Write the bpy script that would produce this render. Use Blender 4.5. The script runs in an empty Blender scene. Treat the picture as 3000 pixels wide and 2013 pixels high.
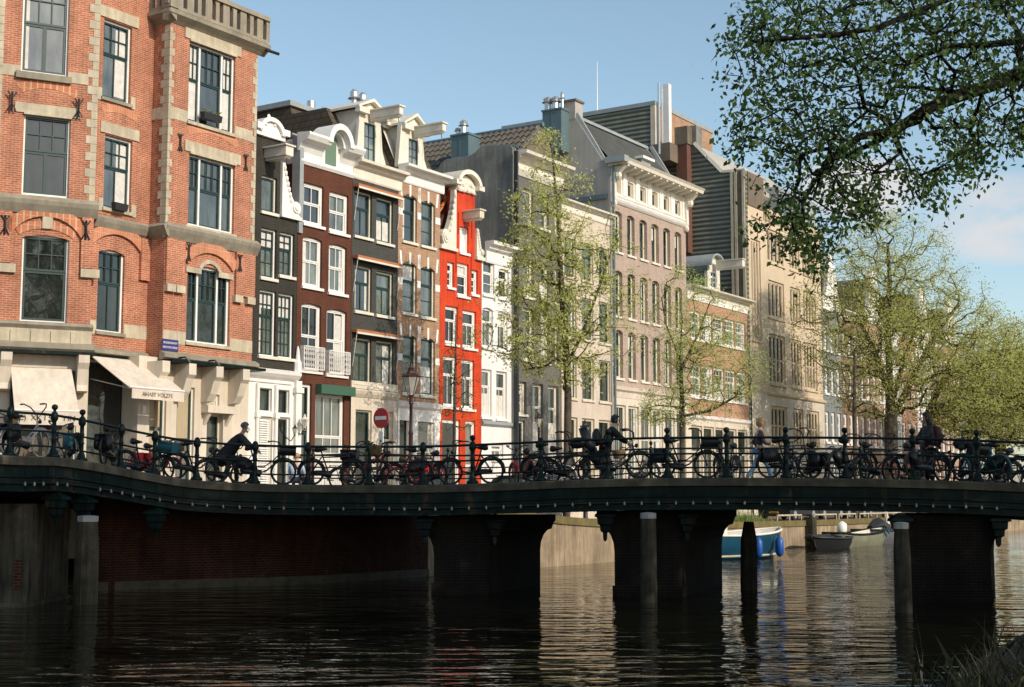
import bpy, bmesh, math, random
from mathutils import Vector, Matrix
rad = math.radians
random.seed(11)
SC = bpy.context.scene
COL = SC.collection

# ------------------------------------------------------------------ camera
F, CX, CY, CAMZ = 4167.0, 1500.0, 1006.5, 2.5
PITCH = math.atan(450.5 / F)
cd = bpy.data.cameras.new('camera'); cam = bpy.data.objects.new('camera', cd); COL.objects.link(cam)
cd.lens = 50; cd.sensor_width = 36; cd.clip_end = 3000
cam.location = (0, 0, CAMZ); cam.rotation_euler = (math.pi / 2 + PITCH, 0, 0)
SC.camera = cam

# ------------------------------------------------------------------ light
SUN_EL = rad(30)
SUN_H = Vector((0.765, -0.644, 0)).normalized()
SUN = Vector((SUN_H.x * math.cos(SUN_EL), SUN_H.y * math.cos(SUN_EL), math.sin(SUN_EL)))
sl = bpy.data.lights.new('sun', 'SUN'); so = bpy.data.objects.new('sun', sl); COL.objects.link(so)
sl.energy = 3.7; sl.angle = rad(0.5); sl.color = (1.0, 0.885, 0.73)
so.rotation_euler = (-SUN).to_track_quat('-Z', 'Y').to_euler(); so.location = (60, -50, 60)
wd = bpy.data.worlds.new('World'); SC.world = wd; wd.use_nodes = True
wn, wl = wd.node_tree.nodes, wd.node_tree.links
wn.clear()
w_out = wn.new('ShaderNodeOutputWorld'); w_bg = wn.new('ShaderNodeBackground'); w_sky = wn.new('ShaderNodeTexSky')
w_sky.sky_type = 'NISHITA'; w_sky.sun_disc = False; w_sky.sun_elevation = SUN_EL
w_sky.sun_rotation = math.atan2(SUN_H.x, SUN_H.y); w_sky.dust_density = 1.0; w_sky.air_density = 1.0; w_sky.ozone_density = 1.0
w_bg.inputs[1].default_value = 0.12
def wmath(op, a, b=None, c=None):
    n = wn.new('ShaderNodeMath'); n.operation = op
    for i, v in enumerate((a, b, c)):
        if v is None: continue
        if isinstance(v, (int, float)): n.inputs[i].default_value = v
        else: wl.new(v, n.inputs[i])
    return n.outputs[0]
w_tc = wn.new('ShaderNodeTexCoord'); w_sep = wn.new('ShaderNodeSeparateXYZ'); wl.new(w_tc.outputs['Generated'], w_sep.inputs[0])
w_map = wn.new('ShaderNodeMapping'); w_map.inputs['Scale'].default_value = (7, 7, 15); wl.new(w_tc.outputs['Generated'], w_map.inputs[0])
w_noi = wn.new('ShaderNodeTexNoise'); w_noi.inputs['Scale'].default_value = 1.0; w_noi.inputs['Detail'].default_value = 7; w_noi.inputs['Roughness'].default_value = 0.55
wl.new(w_map.outputs[0], w_noi.inputs['Vector'])
w_mask = None
for (px, py, rx, ry, amp) in ((2960, 630, 260, 150, 1.0), (2560, 540, 250, 110, 0.8), (3500, 640, 420, 160, 1.0), (-900, 520, 700, 150, 1.0), (5200, 700, 900, 200, 1.0)):
    ax, el = (px - CX) / F, (1457 - py) / F                           # a cumulus bank at this bearing and elevation
    az = wmath('DIVIDE', w_sep.outputs[0], wmath('MAXIMUM', w_sep.outputs[1], 0.05))
    ez = wmath('DIVIDE', w_sep.outputs[2], wmath('MAXIMUM', w_sep.outputs[1], 0.05))
    dx = wmath('DIVIDE', wmath('SUBTRACT', az, ax), rx / F); dy = wmath('DIVIDE', wmath('SUBTRACT', ez, el), ry / F)
    d2 = wmath('ADD', wmath('MULTIPLY', dx, dx), wmath('MULTIPLY', dy, dy))
    g = wmath('MULTIPLY', wmath('MAXIMUM', wmath('SUBTRACT', 1.0, d2), 0.0), amp)
    w_mask = g if w_mask is None else wmath('MAXIMUM', w_mask, g)
w_cl = wmath('MULTIPLY', wmath('MULTIPLY', w_mask, 2.2), wmath('MAXIMUM', wmath('SUBTRACT', w_noi.outputs['Fac'], 0.34), 0.0))
w_cl = wmath('MINIMUM', wmath('MULTIPLY', w_cl, 3.0), 0.85)
w_mix = wn.new('ShaderNodeMix'); w_mix.data_type = 'RGBA'
w_hsv = wn.new('ShaderNodeHueSaturation'); w_hsv.inputs['Saturation'].default_value = 0.92; w_hsv.inputs['Hue'].default_value = 0.485; w_hsv.inputs['Value'].default_value = 1.42
wl.new(w_sky.outputs[0], w_hsv.inputs['Color'])
wl.new(w_cl, w_mix.inputs[0]); wl.new(w_hsv.outputs[0], w_mix.inputs[6]); w_mix.inputs[7].default_value = (6.6, 6.3, 6.2, 1)
wl.new(w_mix.outputs[2], w_bg.inputs[0]); wl.new(w_bg.outputs[0], w_out.inputs[0])
SC.view_settings.view_transform = 'Standard'; SC.view_settings.look = 'None'
SC.view_settings.exposure = 0.0; SC.view_settings.gamma = 1
SC.cycles.max_bounces = 6; SC.cycles.transparent_max_bounces = 4

# ------------------------------------------------------------------ survey helpers: a sighting in the photograph to a bearing
FW = Vector((0, math.cos(PITCH), math.sin(PITCH))); UP = Vector((0, -math.sin(PITCH), math.cos(PITCH))); EYE = Vector((0, 0, CAMZ))
CROPS = dict(a=(0, 0, 2.24), b=(0, 600, 2.24), c=(700, 250, 2.614), d=(700, 800, 2.529), e=(1250, 250, 2.613), f=(1250, 750, 2.34),
             g=(2000, 400, 2.24), h=(2000, 1000, 2.24), i=(0, 1150, 2.4125), j=(700, 1250, 2.851), k=(1400, 1250, 2.851), l=(2200, 1150, 2.4125),
             m=(2050, 0, 2.24), n=(740, 1050, 4.2375), o=(1130, 1040, 4.1276), p=(2100, 1450, 3.895), q=(1480, 1000, 5.228), r=(2380, 800, 3.1357),
             s=(730, 330, 5.0576), t=(1030, 280, 5.6), u=(1270, 480, 4.9), v=(1480, 260, 4.356), w=(1750, 450, 4.479), x=(2000, 700, 5.225),
             y=(2150, 480, 2.132), z=(2150, 850, 1.993), P=(0, 0, 1.0), D=(0, 0, 0.779))
def PX(k, x, y):
    c = CROPS[k]; return c[0] + x / c[2], c[1] + y / c[2]
def ray(px, py):
    return Vector(((px - CX) / F, 0, 0)) + FW - UP * ((py - CY) / F)
def at(px, py, Y):
    r = ray(px, py); return EYE + r * (Y / r.y)
class Frame:
    def __init__(s, ax, ay, ang):
        s.o = Vector((ax, ay, 0)); s.ang = ang
        s.d = Vector((math.cos(ang), math.sin(ang), 0)); s.i = Vector((-math.sin(ang), math.cos(ang), 0))
    def hit(s, k, x, y, off=0.0):          # onto the facade plane local y=off -> (along, z)
        r = ray(*PX(k, x, y)); t = (off - (EYE - s.o).dot(s.i)) / r.dot(s.i)
        p = EYE + r * t - s.o; return p.dot(s.d), p.z
    def side(s, k, x, y, sx):              # onto a party wall plane local x=sx -> (depth, z)
        r = ray(*PX(k, x, y)); t = (sx - (EYE - s.o).dot(s.d)) / r.dot(s.d)
        p = EYE + r * t - s.o; return p.dot(s.i), p.z
    def w(s, x, y, z): return s.o + s.d * x + s.i * y + Vector((0, 0, z))
ROW = Frame(-7.28, 56.0, rad(57))

# ------------------------------------------------------------------ mesh helpers
class MB:
    def __init__(s): s.v = []; s.f = []
    def add(s, vs, fs):
        b = len(s.v); s.v += [tuple(v) for v in vs]; s.f += [tuple(b + i for i in f) for f in fs]; return s
    def quad(s, *p): return s.add(p, [tuple(range(len(p)))])
    def box(s, x0, x1, y0, y1, z0, z1):
        return s.add([(x0, y0, z0), (x1, y0, z0), (x1, y1, z0), (x0, y1, z0), (x0, y0, z1), (x1, y0, z1), (x1, y1, z1), (x0, y1, z1)],
                     [(0, 3, 2, 1), (4, 5, 6, 7), (0, 1, 5, 4), (1, 2, 6, 5), (2, 3, 7, 6), (3, 0, 4, 7)])
    def prism(s, prof, a0, a1, axis='x'):   # closed profile swept along an axis; x: prof=(y,z)  y: prof=(x,z)  z: prof=(x,y)
        n = len(prof); m = {'x': lambda p, a: (a, p[0], p[1]), 'y': lambda p, a: (p[0], a, p[1]), 'z': lambda p, a: (p[0], p[1], a)}[axis]
        return s.add([m(p, a0) for p in prof] + [m(p, a1) for p in prof],
                     [tuple(range(n)), tuple(range(2 * n - 1, n - 1, -1))] + [(i, (i + 1) % n, n + (i + 1) % n, n + i) for i in range(n)])
    def tube(s, pts, r, n=6, cap=True):
        pts = [Vector(p) for p in pts]; rs = r if isinstance(r, (list, tuple)) else [r] * len(pts)
        b = len(s.v); u = None
        for i, p in enumerate(pts):
            t = (pts[min(i + 1, len(pts) - 1)] - pts[max(i - 1, 0)])
            t = t.normalized() if t.length > 1e-9 else Vector((0, 0, 1))
            if u is None: u = t.orthogonal().normalized()
            else:
                u = u - t * u.dot(t); u = u.normalized() if u.length > 1e-6 else t.orthogonal().normalized()
            w = t.cross(u)
            for k in range(n):
                a = 2 * math.pi * k / n; s.v.append(tuple(p + (u * math.cos(a) + w * math.sin(a)) * rs[i]))
        for i in range(len(pts) - 1):
            for k in range(n):
                s.f.append((b + i * n + k, b + i * n + (k + 1) % n, b + (i + 1) * n + (k + 1) % n, b + (i + 1) * n + k))
        if cap:
            s.f.append(tuple(b + k for k in range(n))[::-1]); e = b + (len(pts) - 1) * n; s.f.append(tuple(e + k for k in range(n)))
        return s
    def lathe(s, prof, cx, cy, n=12, cap=True, rot=0.0):   # prof=(r,z)
        b = len(s.v)
        for r, z in prof:
            for k in range(n):
                a = 2 * math.pi * k / n + rot; s.v.append((cx + r * math.cos(a), cy + r * math.sin(a), z))
        for i in range(len(prof) - 1):
            for k in range(n):
                s.f.append((b + i * n + k, b + i * n + (k + 1) % n, b + (i + 1) * n + (k + 1) % n, b + (i + 1) * n + k))
        if cap:
            s.f.append(tuple(b + k for k in range(n))[::-1]); e = b + (len(prof) - 1) * n; s.f.append(tuple(e + k for k in range(n)))
        return s
    def ball(s, c, rx, ry=None, rz=None, n=10, m=6, M=None):
        ry = ry or rx; rz = rz or rx; b = len(s.v); c = Vector(c)
        for i in range(m + 1):
            th = math.pi * i / m
            for k in range(n):
                a = 2 * math.pi * k / n
                v = Vector((rx * math.sin(th) * math.cos(a), ry * math.sin(th) * math.sin(a), -rz * math.cos(th)))
                if M is not None: v = M @ v
                s.v.append(tuple(c + v))
        for i in range(m):
            for k in range(n):
                s.f.append((b + i * n + k, b + i * n + (k + 1) % n, b + (i + 1) * n + (k + 1) % n, b + (i + 1) * n + k))
        return s
    def mesh(s, name, mat, off=(0, 0, 0), smooth=False, fix=True):
        me = bpy.data.meshes.new(name)
        o = off; me.from_pydata([(v[0] - o[0], v[1] - o[1], v[2] - o[2]) for v in s.v], [], s.f)
        if fix:
            bm = bmesh.new(); bm.from_mesh(me)
            if len(bm.verts) < 60000: bmesh.ops.remove_doubles(bm, verts=bm.verts, dist=1e-5)
            bmesh.ops.recalc_face_normals(bm, faces=bm.faces); bm.to_mesh(me); bm.free()
        if smooth:
            me.polygons.foreach_set('use_smooth', [True] * len(me.polygons))
        if mat is not None: me.materials.append(mat)
        return me
OFF = {}
def link(name, me, parent=None):
    o = bpy.data.objects.new(name, me); COL.objects.link(o)
    if parent is not None: o.parent = parent
    return o
def root_of(o):
    while o.parent is not None: o = o.parent
    return o
def clusters(mb, gap):                      # loose pieces of a mesh, pieces closer than gap kept together
    par = list(range(len(mb.v)))
    def find(a):
        while par[a] != a: par[a] = par[par[a]]; a = par[a]
        return a
    for f in mb.f:
        for a in f[1:]: par[find(a)] = find(f[0])
    comp = {}
    for i in range(len(mb.v)): comp.setdefault(find(i), []).append(i)
    bx = [[[min(mb.v[i][k] for i in c) - gap / 2 for k in range(3)], [max(mb.v[i][k] for i in c) + gap / 2 for k in range(3)], set(c)] for c in comp.values()]
    out = []
    for b in bx:
        hit = [o for o in out if all(b[0][k] <= o[1][k] and b[1][k] >= o[0][k] for k in range(3))]
        for o in hit:
            out.remove(o); b = [[min(b[0][k], o[0][k]) for k in range(3)], [max(b[1][k], o[1][k]) for k in range(3)], b[2] | o[2]]
        out.append(b)
    res = []
    for b in out:
        m = MB(); mp = {}
        for i in sorted(b[2]): mp[i] = len(m.v); m.v.append(mb.v[i])
        m.f = [tuple(mp[i] for i in f) for f in mb.f if f[0] in mp]; res.append(m)
    return res
SPLIT = {'stone_trim': .03, 'string_course': .02, 'wall_pilaster': .02, 'brick_arch': .02, 'green_fascia': .02, 'cornice': .06, 'eaves_brackets': .01, 'pilaster': .02, 'claw_piece': .02, 'rain_pipe': .02, 'roof_lantern': .02, 'verge': .02, 'scroll': .01, 'stone_panel': .2, 'gable_top': .06, 'flue': .02, 'plate_seams': .0, 'dormer_side': .01}
SINGULAR = {'eaves_brackets': 'eaves_bracket', 'plate_seams': 'plate_seam'}
def part(name, mb, mat, parent, smooth=False, fix=True, label=None):
    if name in SPLIT:
        cs = clusters(mb, SPLIT[name]); o = None
        for c in cs: o = part_one(SINGULAR.get(name, name), c, mat, parent, smooth, fix, label)
        return o
    return part_one(name, mb, mat, parent, smooth, fix, label)
def part_one(name, mb, mat, parent, smooth=False, fix=True, label=None):
    off = OFF.get(root_of(parent).name, (0, 0, 0)) if parent is not None else (0, 0, 0)
    o = link(name, mb.mesh(name, mat, off, smooth, fix), parent)
    if label: o['label'] = label
    return o
def tag(o, label, cat, group=None):
    o['label'] = label; o['category'] = cat
    if group: o['group'] = group
    return o
def thing(name, label, cat, loc=(0, 0, 0), rz=0.0, group=None):
    o = bpy.data.objects.new(name, None); COL.objects.link(o); o.empty_display_size = 0.3
    o.location = loc; o.rotation_euler = (0, 0, rz); return tag(o, label, cat, group)
def frame_thing(fr, name, label, cat, x, y=0.0, z=0.0, group=None):   # a thing built in facade coordinates of a Frame
    t = thing(name, label, cat, fr.w(x, y, z), fr.ang, group); OFF[t.name] = (x, y, z); return t
def struct(name, mb, mat, smooth=False, fix=True, kind='structure'):
    o = link(name, mb.mesh(name, mat, (0, 0, 0), smooth, fix)); o['kind'] = kind; return o

# ------------------------------------------------------------------ materials
def newmat(name):
    m = bpy.data.materials.new(name); m.use_nodes = True; nt = m.node_tree
    return m, nt.nodes, nt.links, nt.nodes['Principled BSDF']
def lin(c): return (*[((v / 255) / 12.92 if v / 255 <= .04045 else ((v / 255 + .055) / 1.055) ** 2.4) for v in c], 1)
def noise_mix(n, l, vec, base, var, scale, detail=5, stretch=None):
    if stretch:
        mp = n.new('ShaderNodeMapping'); mp.inputs['Scale'].default_value = stretch; l.new(vec, mp.inputs[0]); vec = mp.outputs[0]
    no = n.new('ShaderNodeTexNoise'); no.inputs['Scale'].default_value = scale; no.inputs['Detail'].default_value = detail; no.inputs['Roughness'].default_value = .65
    l.new(vec, no.inputs['Vector'])
    mr = n.new('ShaderNodeMapRange'); mr.inputs[1].default_value = .3; mr.inputs[2].default_value = .7; mr.inputs[3].default_value = 1 - var; mr.inputs[4].default_value = 1 + var * .6
    l.new(no.outputs['Fac'], mr.inputs[0])
    mx = n.new('ShaderNodeMix'); mx.data_type = 'RGBA'; mx.blend_type = 'MULTIPLY'; mx.inputs[0].default_value = 1
    l.new(base, mx.inputs[6]); l.new(mr.outputs[0], mx.inputs[7])
    return mx.outputs[2], no.outputs['Fac']
def plain(name, col, rough=.6, var=.18, scale=1.3, bump=.0, metal=0.0, streak=0.0, spec=.4, bscale=18):
    m, n, l, b = newmat(name)
    tc = n.new('ShaderNodeTexCoord'); rgb = n.new('ShaderNodeRGB'); rgb.outputs[0].default_value = (*col, 1)
    c, f = noise_mix(n, l, tc.outputs['Object'], rgb.outputs[0], var, scale)
    if streak: c, _ = noise_mix(n, l, tc.outputs['Object'], c, streak, 1.0, 4, (5, 5, .45))
    l.new(c, b.inputs['Base Color']); b.inputs['Roughness'].default_value = rough; b.inputs['Metallic'].default_value = metal
    b.inputs['Specular IOR Level'].default_value = spec
    if bump:
        no = n.new('ShaderNodeTexNoise'); no.inputs['Scale'].default_value = bscale; no.inputs['Detail'].default_value = 5; l.new(tc.outputs['Object'], no.inputs['Vector'])
        bp = n.new('ShaderNodeBump'); bp.inputs['Strength'].default_value = bump; bp.inputs['Distance'].default_value = .02
        l.new(no.outputs['Fac'], bp.inputs['Height']); l.new(bp.outputs[0], b.inputs['Normal'])
    return m
def brick(name, c1, c2, mortar, var=.2, bw=.23, rh=.072, ms=.012, bump=.35, rough=.8, streak=.12, off=.5, blot=0.0, spec=.2, ax=1.0, ay=1.0):
    m, n, l, b = newmat(name)
    tc = n.new('ShaderNodeTexCoord'); sp = n.new('ShaderNodeSeparateXYZ'); l.new(tc.outputs['Object'], sp.inputs[0])
    my = n.new('ShaderNodeMath'); my.operation = 'MULTIPLY'; my.inputs[1].default_value = ay; l.new(sp.outputs[1], my.inputs[0]); ad = n.new('ShaderNodeMath'); ad.operation = 'MULTIPLY_ADD'; l.new(sp.outputs[0], ad.inputs[0]); ad.inputs[1].default_value = ax; l.new(my.outputs[0], ad.inputs[2])
    cb = n.new('ShaderNodeCombineXYZ'); l.new(ad.outputs[0], cb.inputs[0]); l.new(sp.outputs[2], cb.inputs[1])
    br = n.new('ShaderNodeTexBrick'); br.inputs['Scale'].default_value = 1; br.inputs['Brick Width'].default_value = bw; br.inputs['Row Height'].default_value = rh
    br.inputs['Mortar Size'].default_value = ms; br.inputs['Mortar Smooth'].default_value = .3; br.offset = off; br.inputs['Bias'].default_value = -.2
    br.inputs['Color1'].default_value = (*c1, 1); br.inputs['Color2'].default_value = (*c2, 1); br.inputs['Mortar'].default_value = (*mortar, 1)
    l.new(cb.outputs[0], br.inputs['Vector'])
    c, _ = noise_mix(n, l, tc.outputs['Object'], br.outputs['Color'], var, .9, 8)
    if blot: c, _ = noise_mix(n, l, tc.outputs['Object'], c, blot, 6.0, 3)
    if streak: c, _ = noise_mix(n, l, tc.outputs['Object'], c, streak, 1.0, 4, (3, 3, .3))
    l.new(c, b.inputs['Base Color']); b.inputs['Roughness'].default_value = rough; b.inputs['Specular IOR Level'].default_value = spec
    bp = n.new('ShaderNodeBump'); bp.inputs['Strength'].default_value = bump; bp.inputs['Distance'].default_value = .012; bp.invert = True
    l.new(br.outputs['Fac'], bp.inputs['Height']); l.new(bp.outputs[0], b.inputs['Normal'])
    return m
def glassmat(name, col, ior=2.0, rough=.04, vary=.8):
    m, n, l, b = newmat(name)
    oi = n.new('ShaderNodeObjectInfo'); mr = n.new('ShaderNodeMapRange'); mr.inputs[3].default_value = 1 - vary; mr.inputs[4].default_value = 1 + vary * 1.3
    l.new(oi.outputs['Random'], mr.inputs[0])
    rgb = n.new('ShaderNodeRGB'); rgb.outputs[0].default_value = (*col, 1)
    tc = n.new('ShaderNodeTexCoord')
    c, _ = noise_mix(n, l, tc.outputs['Object'], rgb.outputs[0], .7, 1.1, 3, (1.6, 1.6, .5))
    mx = n.new('ShaderNodeMix'); mx.data_type = 'RGBA'; mx.blend_type = 'MULTIPLY'; mx.inputs[0].default_value = 1
    l.new(c, mx.inputs[6]); l.new(mr.outputs[0], mx.inputs[7]); l.new(mx.outputs[2], b.inputs['Base Color'])
    b.inputs['Roughness'].default_value = rough; b.inputs['IOR'].default_value = ior
    no = n.new('ShaderNodeTexNoise'); no.inputs['Scale'].default_value = 1.3; no.inputs['Detail'].default_value = 1; l.new(tc.outputs['Object'], no.inputs['Vector'])
    bp = n.new('ShaderNodeBump'); bp.inputs['Strength'].default_value = .25; bp.inputs['Distance'].default_value = .05
    l.new(no.outputs['Fac'], bp.inputs['Height']); l.new(bp.outputs[0], b.inputs['Normal'])
    return m
def leafmat(name, c1, c2, trans=.45, rough=.5):
    m, n, l, b = newmat(name)
    ge = n.new('ShaderNodeNewGeometry'); mx = n.new('ShaderNodeMix'); mx.data_type = 'RGBA'
    mx.inputs[6].default_value = (*c1, 1); mx.inputs[7].default_value = (*c2, 1); l.new(ge.outputs['Random Per Island'], mx.inputs[0])
    l.new(mx.outputs[2], b.inputs['Base Color']); b.inputs['Roughness'].default_value = rough; b.inputs['Specular IOR Level'].default_value = .22
    tr = n.new('ShaderNodeBsdfTranslucent'); l.new(mx.outputs[2], tr.inputs[0])
    ms = n.new('ShaderNodeMixShader'); ms.inputs[0].default_value = trans
    out = n['Material Output']; l.new(b.outputs[0], ms.inputs[1]); l.new(tr.outputs[0], ms.inputs[2]); l.new(ms.outputs[0], out.inputs[0])
    return m
def rib(name, c1, c2, pitch, axis=2, rough=.6, bump=.8):        # corrugated or tiled surface: bands along one object axis
    m, n, l, b = newmat(name)
    tc = n.new('ShaderNodeTexCoord'); sp = n.new('ShaderNodeSeparateXYZ'); l.new(tc.outputs['Object'], sp.inputs[0])
    mu = n.new('ShaderNodeMath'); mu.operation = 'MULTIPLY'; mu.inputs[1].default_value = 2 * math.pi / pitch; l.new(sp.outputs[axis], mu.inputs[0])
    si = n.new('ShaderNodeMath'); si.operation = 'SINE'; l.new(mu.outputs[0], si.inputs[0])
    mr = n.new('ShaderNodeMapRange'); mr.inputs[1].default_value = -1; mr.inputs[2].default_value = 1; l.new(si.outputs[0], mr.inputs[0])
    mx = n.new('ShaderNodeMix'); mx.data_type = 'RGBA'; mx.inputs[6].default_value = (*c1, 1); mx.inputs[7].default_value = (*c2, 1); l.new(mr.outputs[0], mx.inputs[0])
    c, _ = noise_mix(n, l, tc.outputs['Object'], mx.outputs[2], .25, 1.2)
    l.new(c, b.inputs['Base Color']); b.inputs['Roughness'].default_value = rough
    bp = n.new('ShaderNodeBump'); bp.inputs['Strength'].default_value = bump; bp.inputs['Distance'].default_value = .05; l.new(mr.outputs[0], bp.inputs['Height']); l.new(bp.outputs[0], b.inputs['Normal'])
    return m
M = {}
M['brick_red'] = brick('orange_red_brick', (.47, .15, .078), (.35, .10, .055), (.52, .35, .24), var=.28, blot=.16, streak=.2)
M['brick_wing'] = brick('orange_red_brick_wing', (.47, .15, .078), (.35, .10, .055), (.52, .35, .24), var=.28, blot=.16, streak=.2, ax=.866, ay=-.5)
M['stone'] = plain('cream_sandstone', (.50, .435, .315), .8, .25, 1.5, .2, streak=.22)
M['stone_grey'] = plain('grey_weathered_stone', (.30, .265, .20), .85, .25, 1.5, .2, streak=.2)
M['stone_cream'] = plain('cream_painted_stone', (.62, .545, .44), .7, .12, 1.0, .08, streak=.12)
M['arch_brick'] = brick('rubbed_arch_brick', (.56, .21, .10), (.48, .16, .08), (.58, .40, .28), bw=.075, rh=.30, ms=.01, off=.0)
M['white'] = plain('white_paint', (.78, .76, .72), .5, .07, 1.2, .04, streak=.06)
M['offwhite'] = plain('cream_white_paint', (.70, .66, .56), .5, .1, 1.2, .04, streak=.08)
M['beige_paint'] = plain('beige_window_paint', (.62, .57, .45), .5, .1)
M['green_sash'] = plain('dark_green_sash_paint', (.022, .05, .045), .35, .15)
M['black_brick'] = brick('black_painted_brick', (.052, .048, .038), (.042, .038, .03), (.035, .032, .026), bump=.5, streak=.2)
M['brown_brick'] = brick('dark_brown_painted_brick', (.125, .048, .028), (.105, .038, .023), (.085, .032, .02), bump=.4, streak=.15)
M['grey_brick'] = brick('dark_grey_painted_brick', (.078, .078, .07), (.065, .065, .06), (.055, .055, .05), bump=.5, streak=.15)
M['tan_brick'] = brick('tan_brick', (.40, .22, .125), (.31, .155, .085), (.46, .35, .25), blot=.15)
M['red_paint'] = brick('bright_red_painted_brick', (.68, .068, .018), (.60, .055, .015), (.52, .045, .013), bump=.5, streak=.25, var=.2, rough=.55)
M['white_wall'] = brick('white_painted_brick', (.78, .76, .74), (.76, .74, .72), (.70, .68, .66), bump=.3, streak=.06, var=.08)
M['slate_paint'] = plain('slate_grey_render', (.135, .128, .115), .8, .12, .8, .1, streak=.15)
M['weathered'] = plain('weathered_grey_cement', (.205, .205, .18), .9, .4, .7, .35, streak=.3, bscale=6)
M['beige_wall'] = plain('pale_beige_stone', (.58, .49, .40), .8, .12, .8, .1, streak=.15)
M['pink_brick'] = brick('mauve_brown_brick', (.42, .32, .255), (.35, .255, .20), (.42, .34, .30), var=.12)
M['gable_grey'] = plain('pale_grey_render', (.40, .375, .335), .85, .1, .6, .1, streak=.12)
M['orange_brick'] = brick('orange_brick', (.46, .215, .13), (.37, .155, .095), (.50, .39, .30), blot=.12)
M['concrete'] = plain('tan_sandstone_ashlar', (.58, .47, .335), .85, .1, .7, .12, streak=.1)
M['concrete_dark'] = plain('dark_brown_concrete', (.16, .13, .095), .85, .2, .8, .15, streak=.2)  # darker brown tone for caps, corner strip, parapet and roof boards
M['corrugated'] = rib('green_grey_corrugated_cladding', (.055, .058, .044), (.23, .235, .18), .31, 2)
M['roof_slate'] = brick('grey_slate_shingles', (.095, .10, .09), (.075, .08, .07), (.05, .052, .048), bw=.3, rh=.22, ms=.02, bump=.8)
M['roof_brown'] = brick('brown_grey_shingles', (.105, .085, .06), (.085, .068, .05), (.05, .04, .03), bw=.35, rh=.26, ms=.02, bump=.8)
M['tile_red'] = plain('orange_clay_tiles', (.52, .14, .04), .6, .35, 4, .1)
M['tile_dark'] = plain('dark_glazed_tiles', (.12, .105, .085), .5, .4, 5, .1)
M['lead'] = plain('grey_lead_sheet', (.30, .33, .33), .5, .15, 1.5, .1)
M['teal_metal'] = plain('blue_grey_sheet_metal', (.10, .155, .17), .45, .15, 1.5)
M['steel'] = plain('galvanised_steel', (.55, .56, .56), .35, .1, 3, metal=.7)
M['iron'] = plain('black_wrought_iron', (.015, .014, .013), .5, .3)
M['glass'] = glassmat('window_glass', (.085, .096, .082), 2.1)
M['glass_dark'] = glassmat('shop_glass', (.022, .026, .022), 1.7)
M['curtain'] = plain('white_curtain', (.62, .60, .55), .9, .2, 4)
M['blind'] = plain('tan_roller_blind', (.42, .34, .22), .9, .08)
M['shutter_green'] = plain('sage_green_shutter', (.13, .21, .15), .6, .1)
M['awning'] = plain('cream_awning_canvas', (.66, .575, .47), .9, .16, 1.3, .15, streak=.14, bscale=5)
M['awning_orange'] = plain('faded_orange_awning', (.42, .16, .07), .8, .15)
M['door_green'] = plain('dark_green_door', (.02, .05, .04), .3, .1)
def bridge_paint():
    m, n, l, b = newmat('bridge_green_paint'); tc = n.new('ShaderNodeTexCoord'); rgb = n.new('ShaderNodeRGB'); rgb.outputs[0].default_value = (.006, .0155, .0135, 1)
    c, _ = noise_mix(n, l, tc.outputs['Object'], rgb.outputs[0], .5, 1.6); c, _ = noise_mix(n, l, tc.outputs['Object'], c, .6, 1.0, 4, (5, 5, .4))
    mp = n.new('ShaderNodeMapping'); mp.inputs['Scale'].default_value = (3.5, 3.5, .55); l.new(tc.outputs['Object'], mp.inputs[0]); no = n.new('ShaderNodeTexNoise'); no.inputs['Scale'].default_value = 1; no.inputs['Detail'].default_value = 6; l.new(mp.outputs[0], no.inputs['Vector'])
    rp = n.new('ShaderNodeMapRange'); rp.inputs[1].default_value = .60; rp.inputs[2].default_value = .72; l.new(no.outputs['Fac'], rp.inputs[0]); mx = n.new('ShaderNodeMix'); mx.data_type = 'RGBA'; l.new(rp.outputs[0], mx.inputs[0]); l.new(c, mx.inputs[6]); mx.inputs[7].default_value = (.05, .036, .022, 1)
    l.new(mx.outputs[2], b.inputs['Base Color']); b.inputs['Roughness'].default_value = .5; b.inputs['Specular IOR Level'].default_value = .12
    bp = n.new('ShaderNodeBump'); bp.inputs['Strength'].default_value = .25; bp.inputs['Distance'].default_value = .02; l.new(no.outputs['Fac'], bp.inputs['Height']); l.new(bp.outputs[0], b.inputs['Normal']); return m
M['bridge_green'] = bridge_paint()
M['curb_stone'] = plain('granite_kerb', (.085, .076, .056), .85, .45, 2.0, .25, streak=.3, spec=.15)
M['rail_green'] = plain('rail_green_paint', (.0045, .013, .0115), .4, .3, 6, spec=.2)
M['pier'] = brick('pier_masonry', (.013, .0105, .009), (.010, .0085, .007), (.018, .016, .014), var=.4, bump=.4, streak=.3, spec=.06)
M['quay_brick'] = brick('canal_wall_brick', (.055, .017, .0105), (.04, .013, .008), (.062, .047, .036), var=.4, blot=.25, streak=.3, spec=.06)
M['quay'] = plain('quay_wall_concrete', (.33, .25, .16), .9, .35, .9, .3, streak=.45, bscale=8)
M['quay_moss'] = plain('mossy_quay_coping', (.15, .12, .045), .95, .35, 2.5, .4)
M['paving'] = brick('street_clinker', (.22, .16, .13), (.17, .13, .11), (.12, .10, .085), bw=.2, rh=.1, ms=.01)
M['asphalt'] = plain('bridge_road', (.07, .068, .065), .85, .2, 2, .2)
M['wood'] = plain('weathered_oak_post', (.06, .053, .038), .9, .45, 2.5, .3, streak=.6, spec=.08)
M['zinc'] = plain('pale_zinc_cap', (.30, .30, .285), .6, .2)
M['bulb'] = plain('pearl_light_bulb', (.24, .225, .18), .3, .05)
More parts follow.
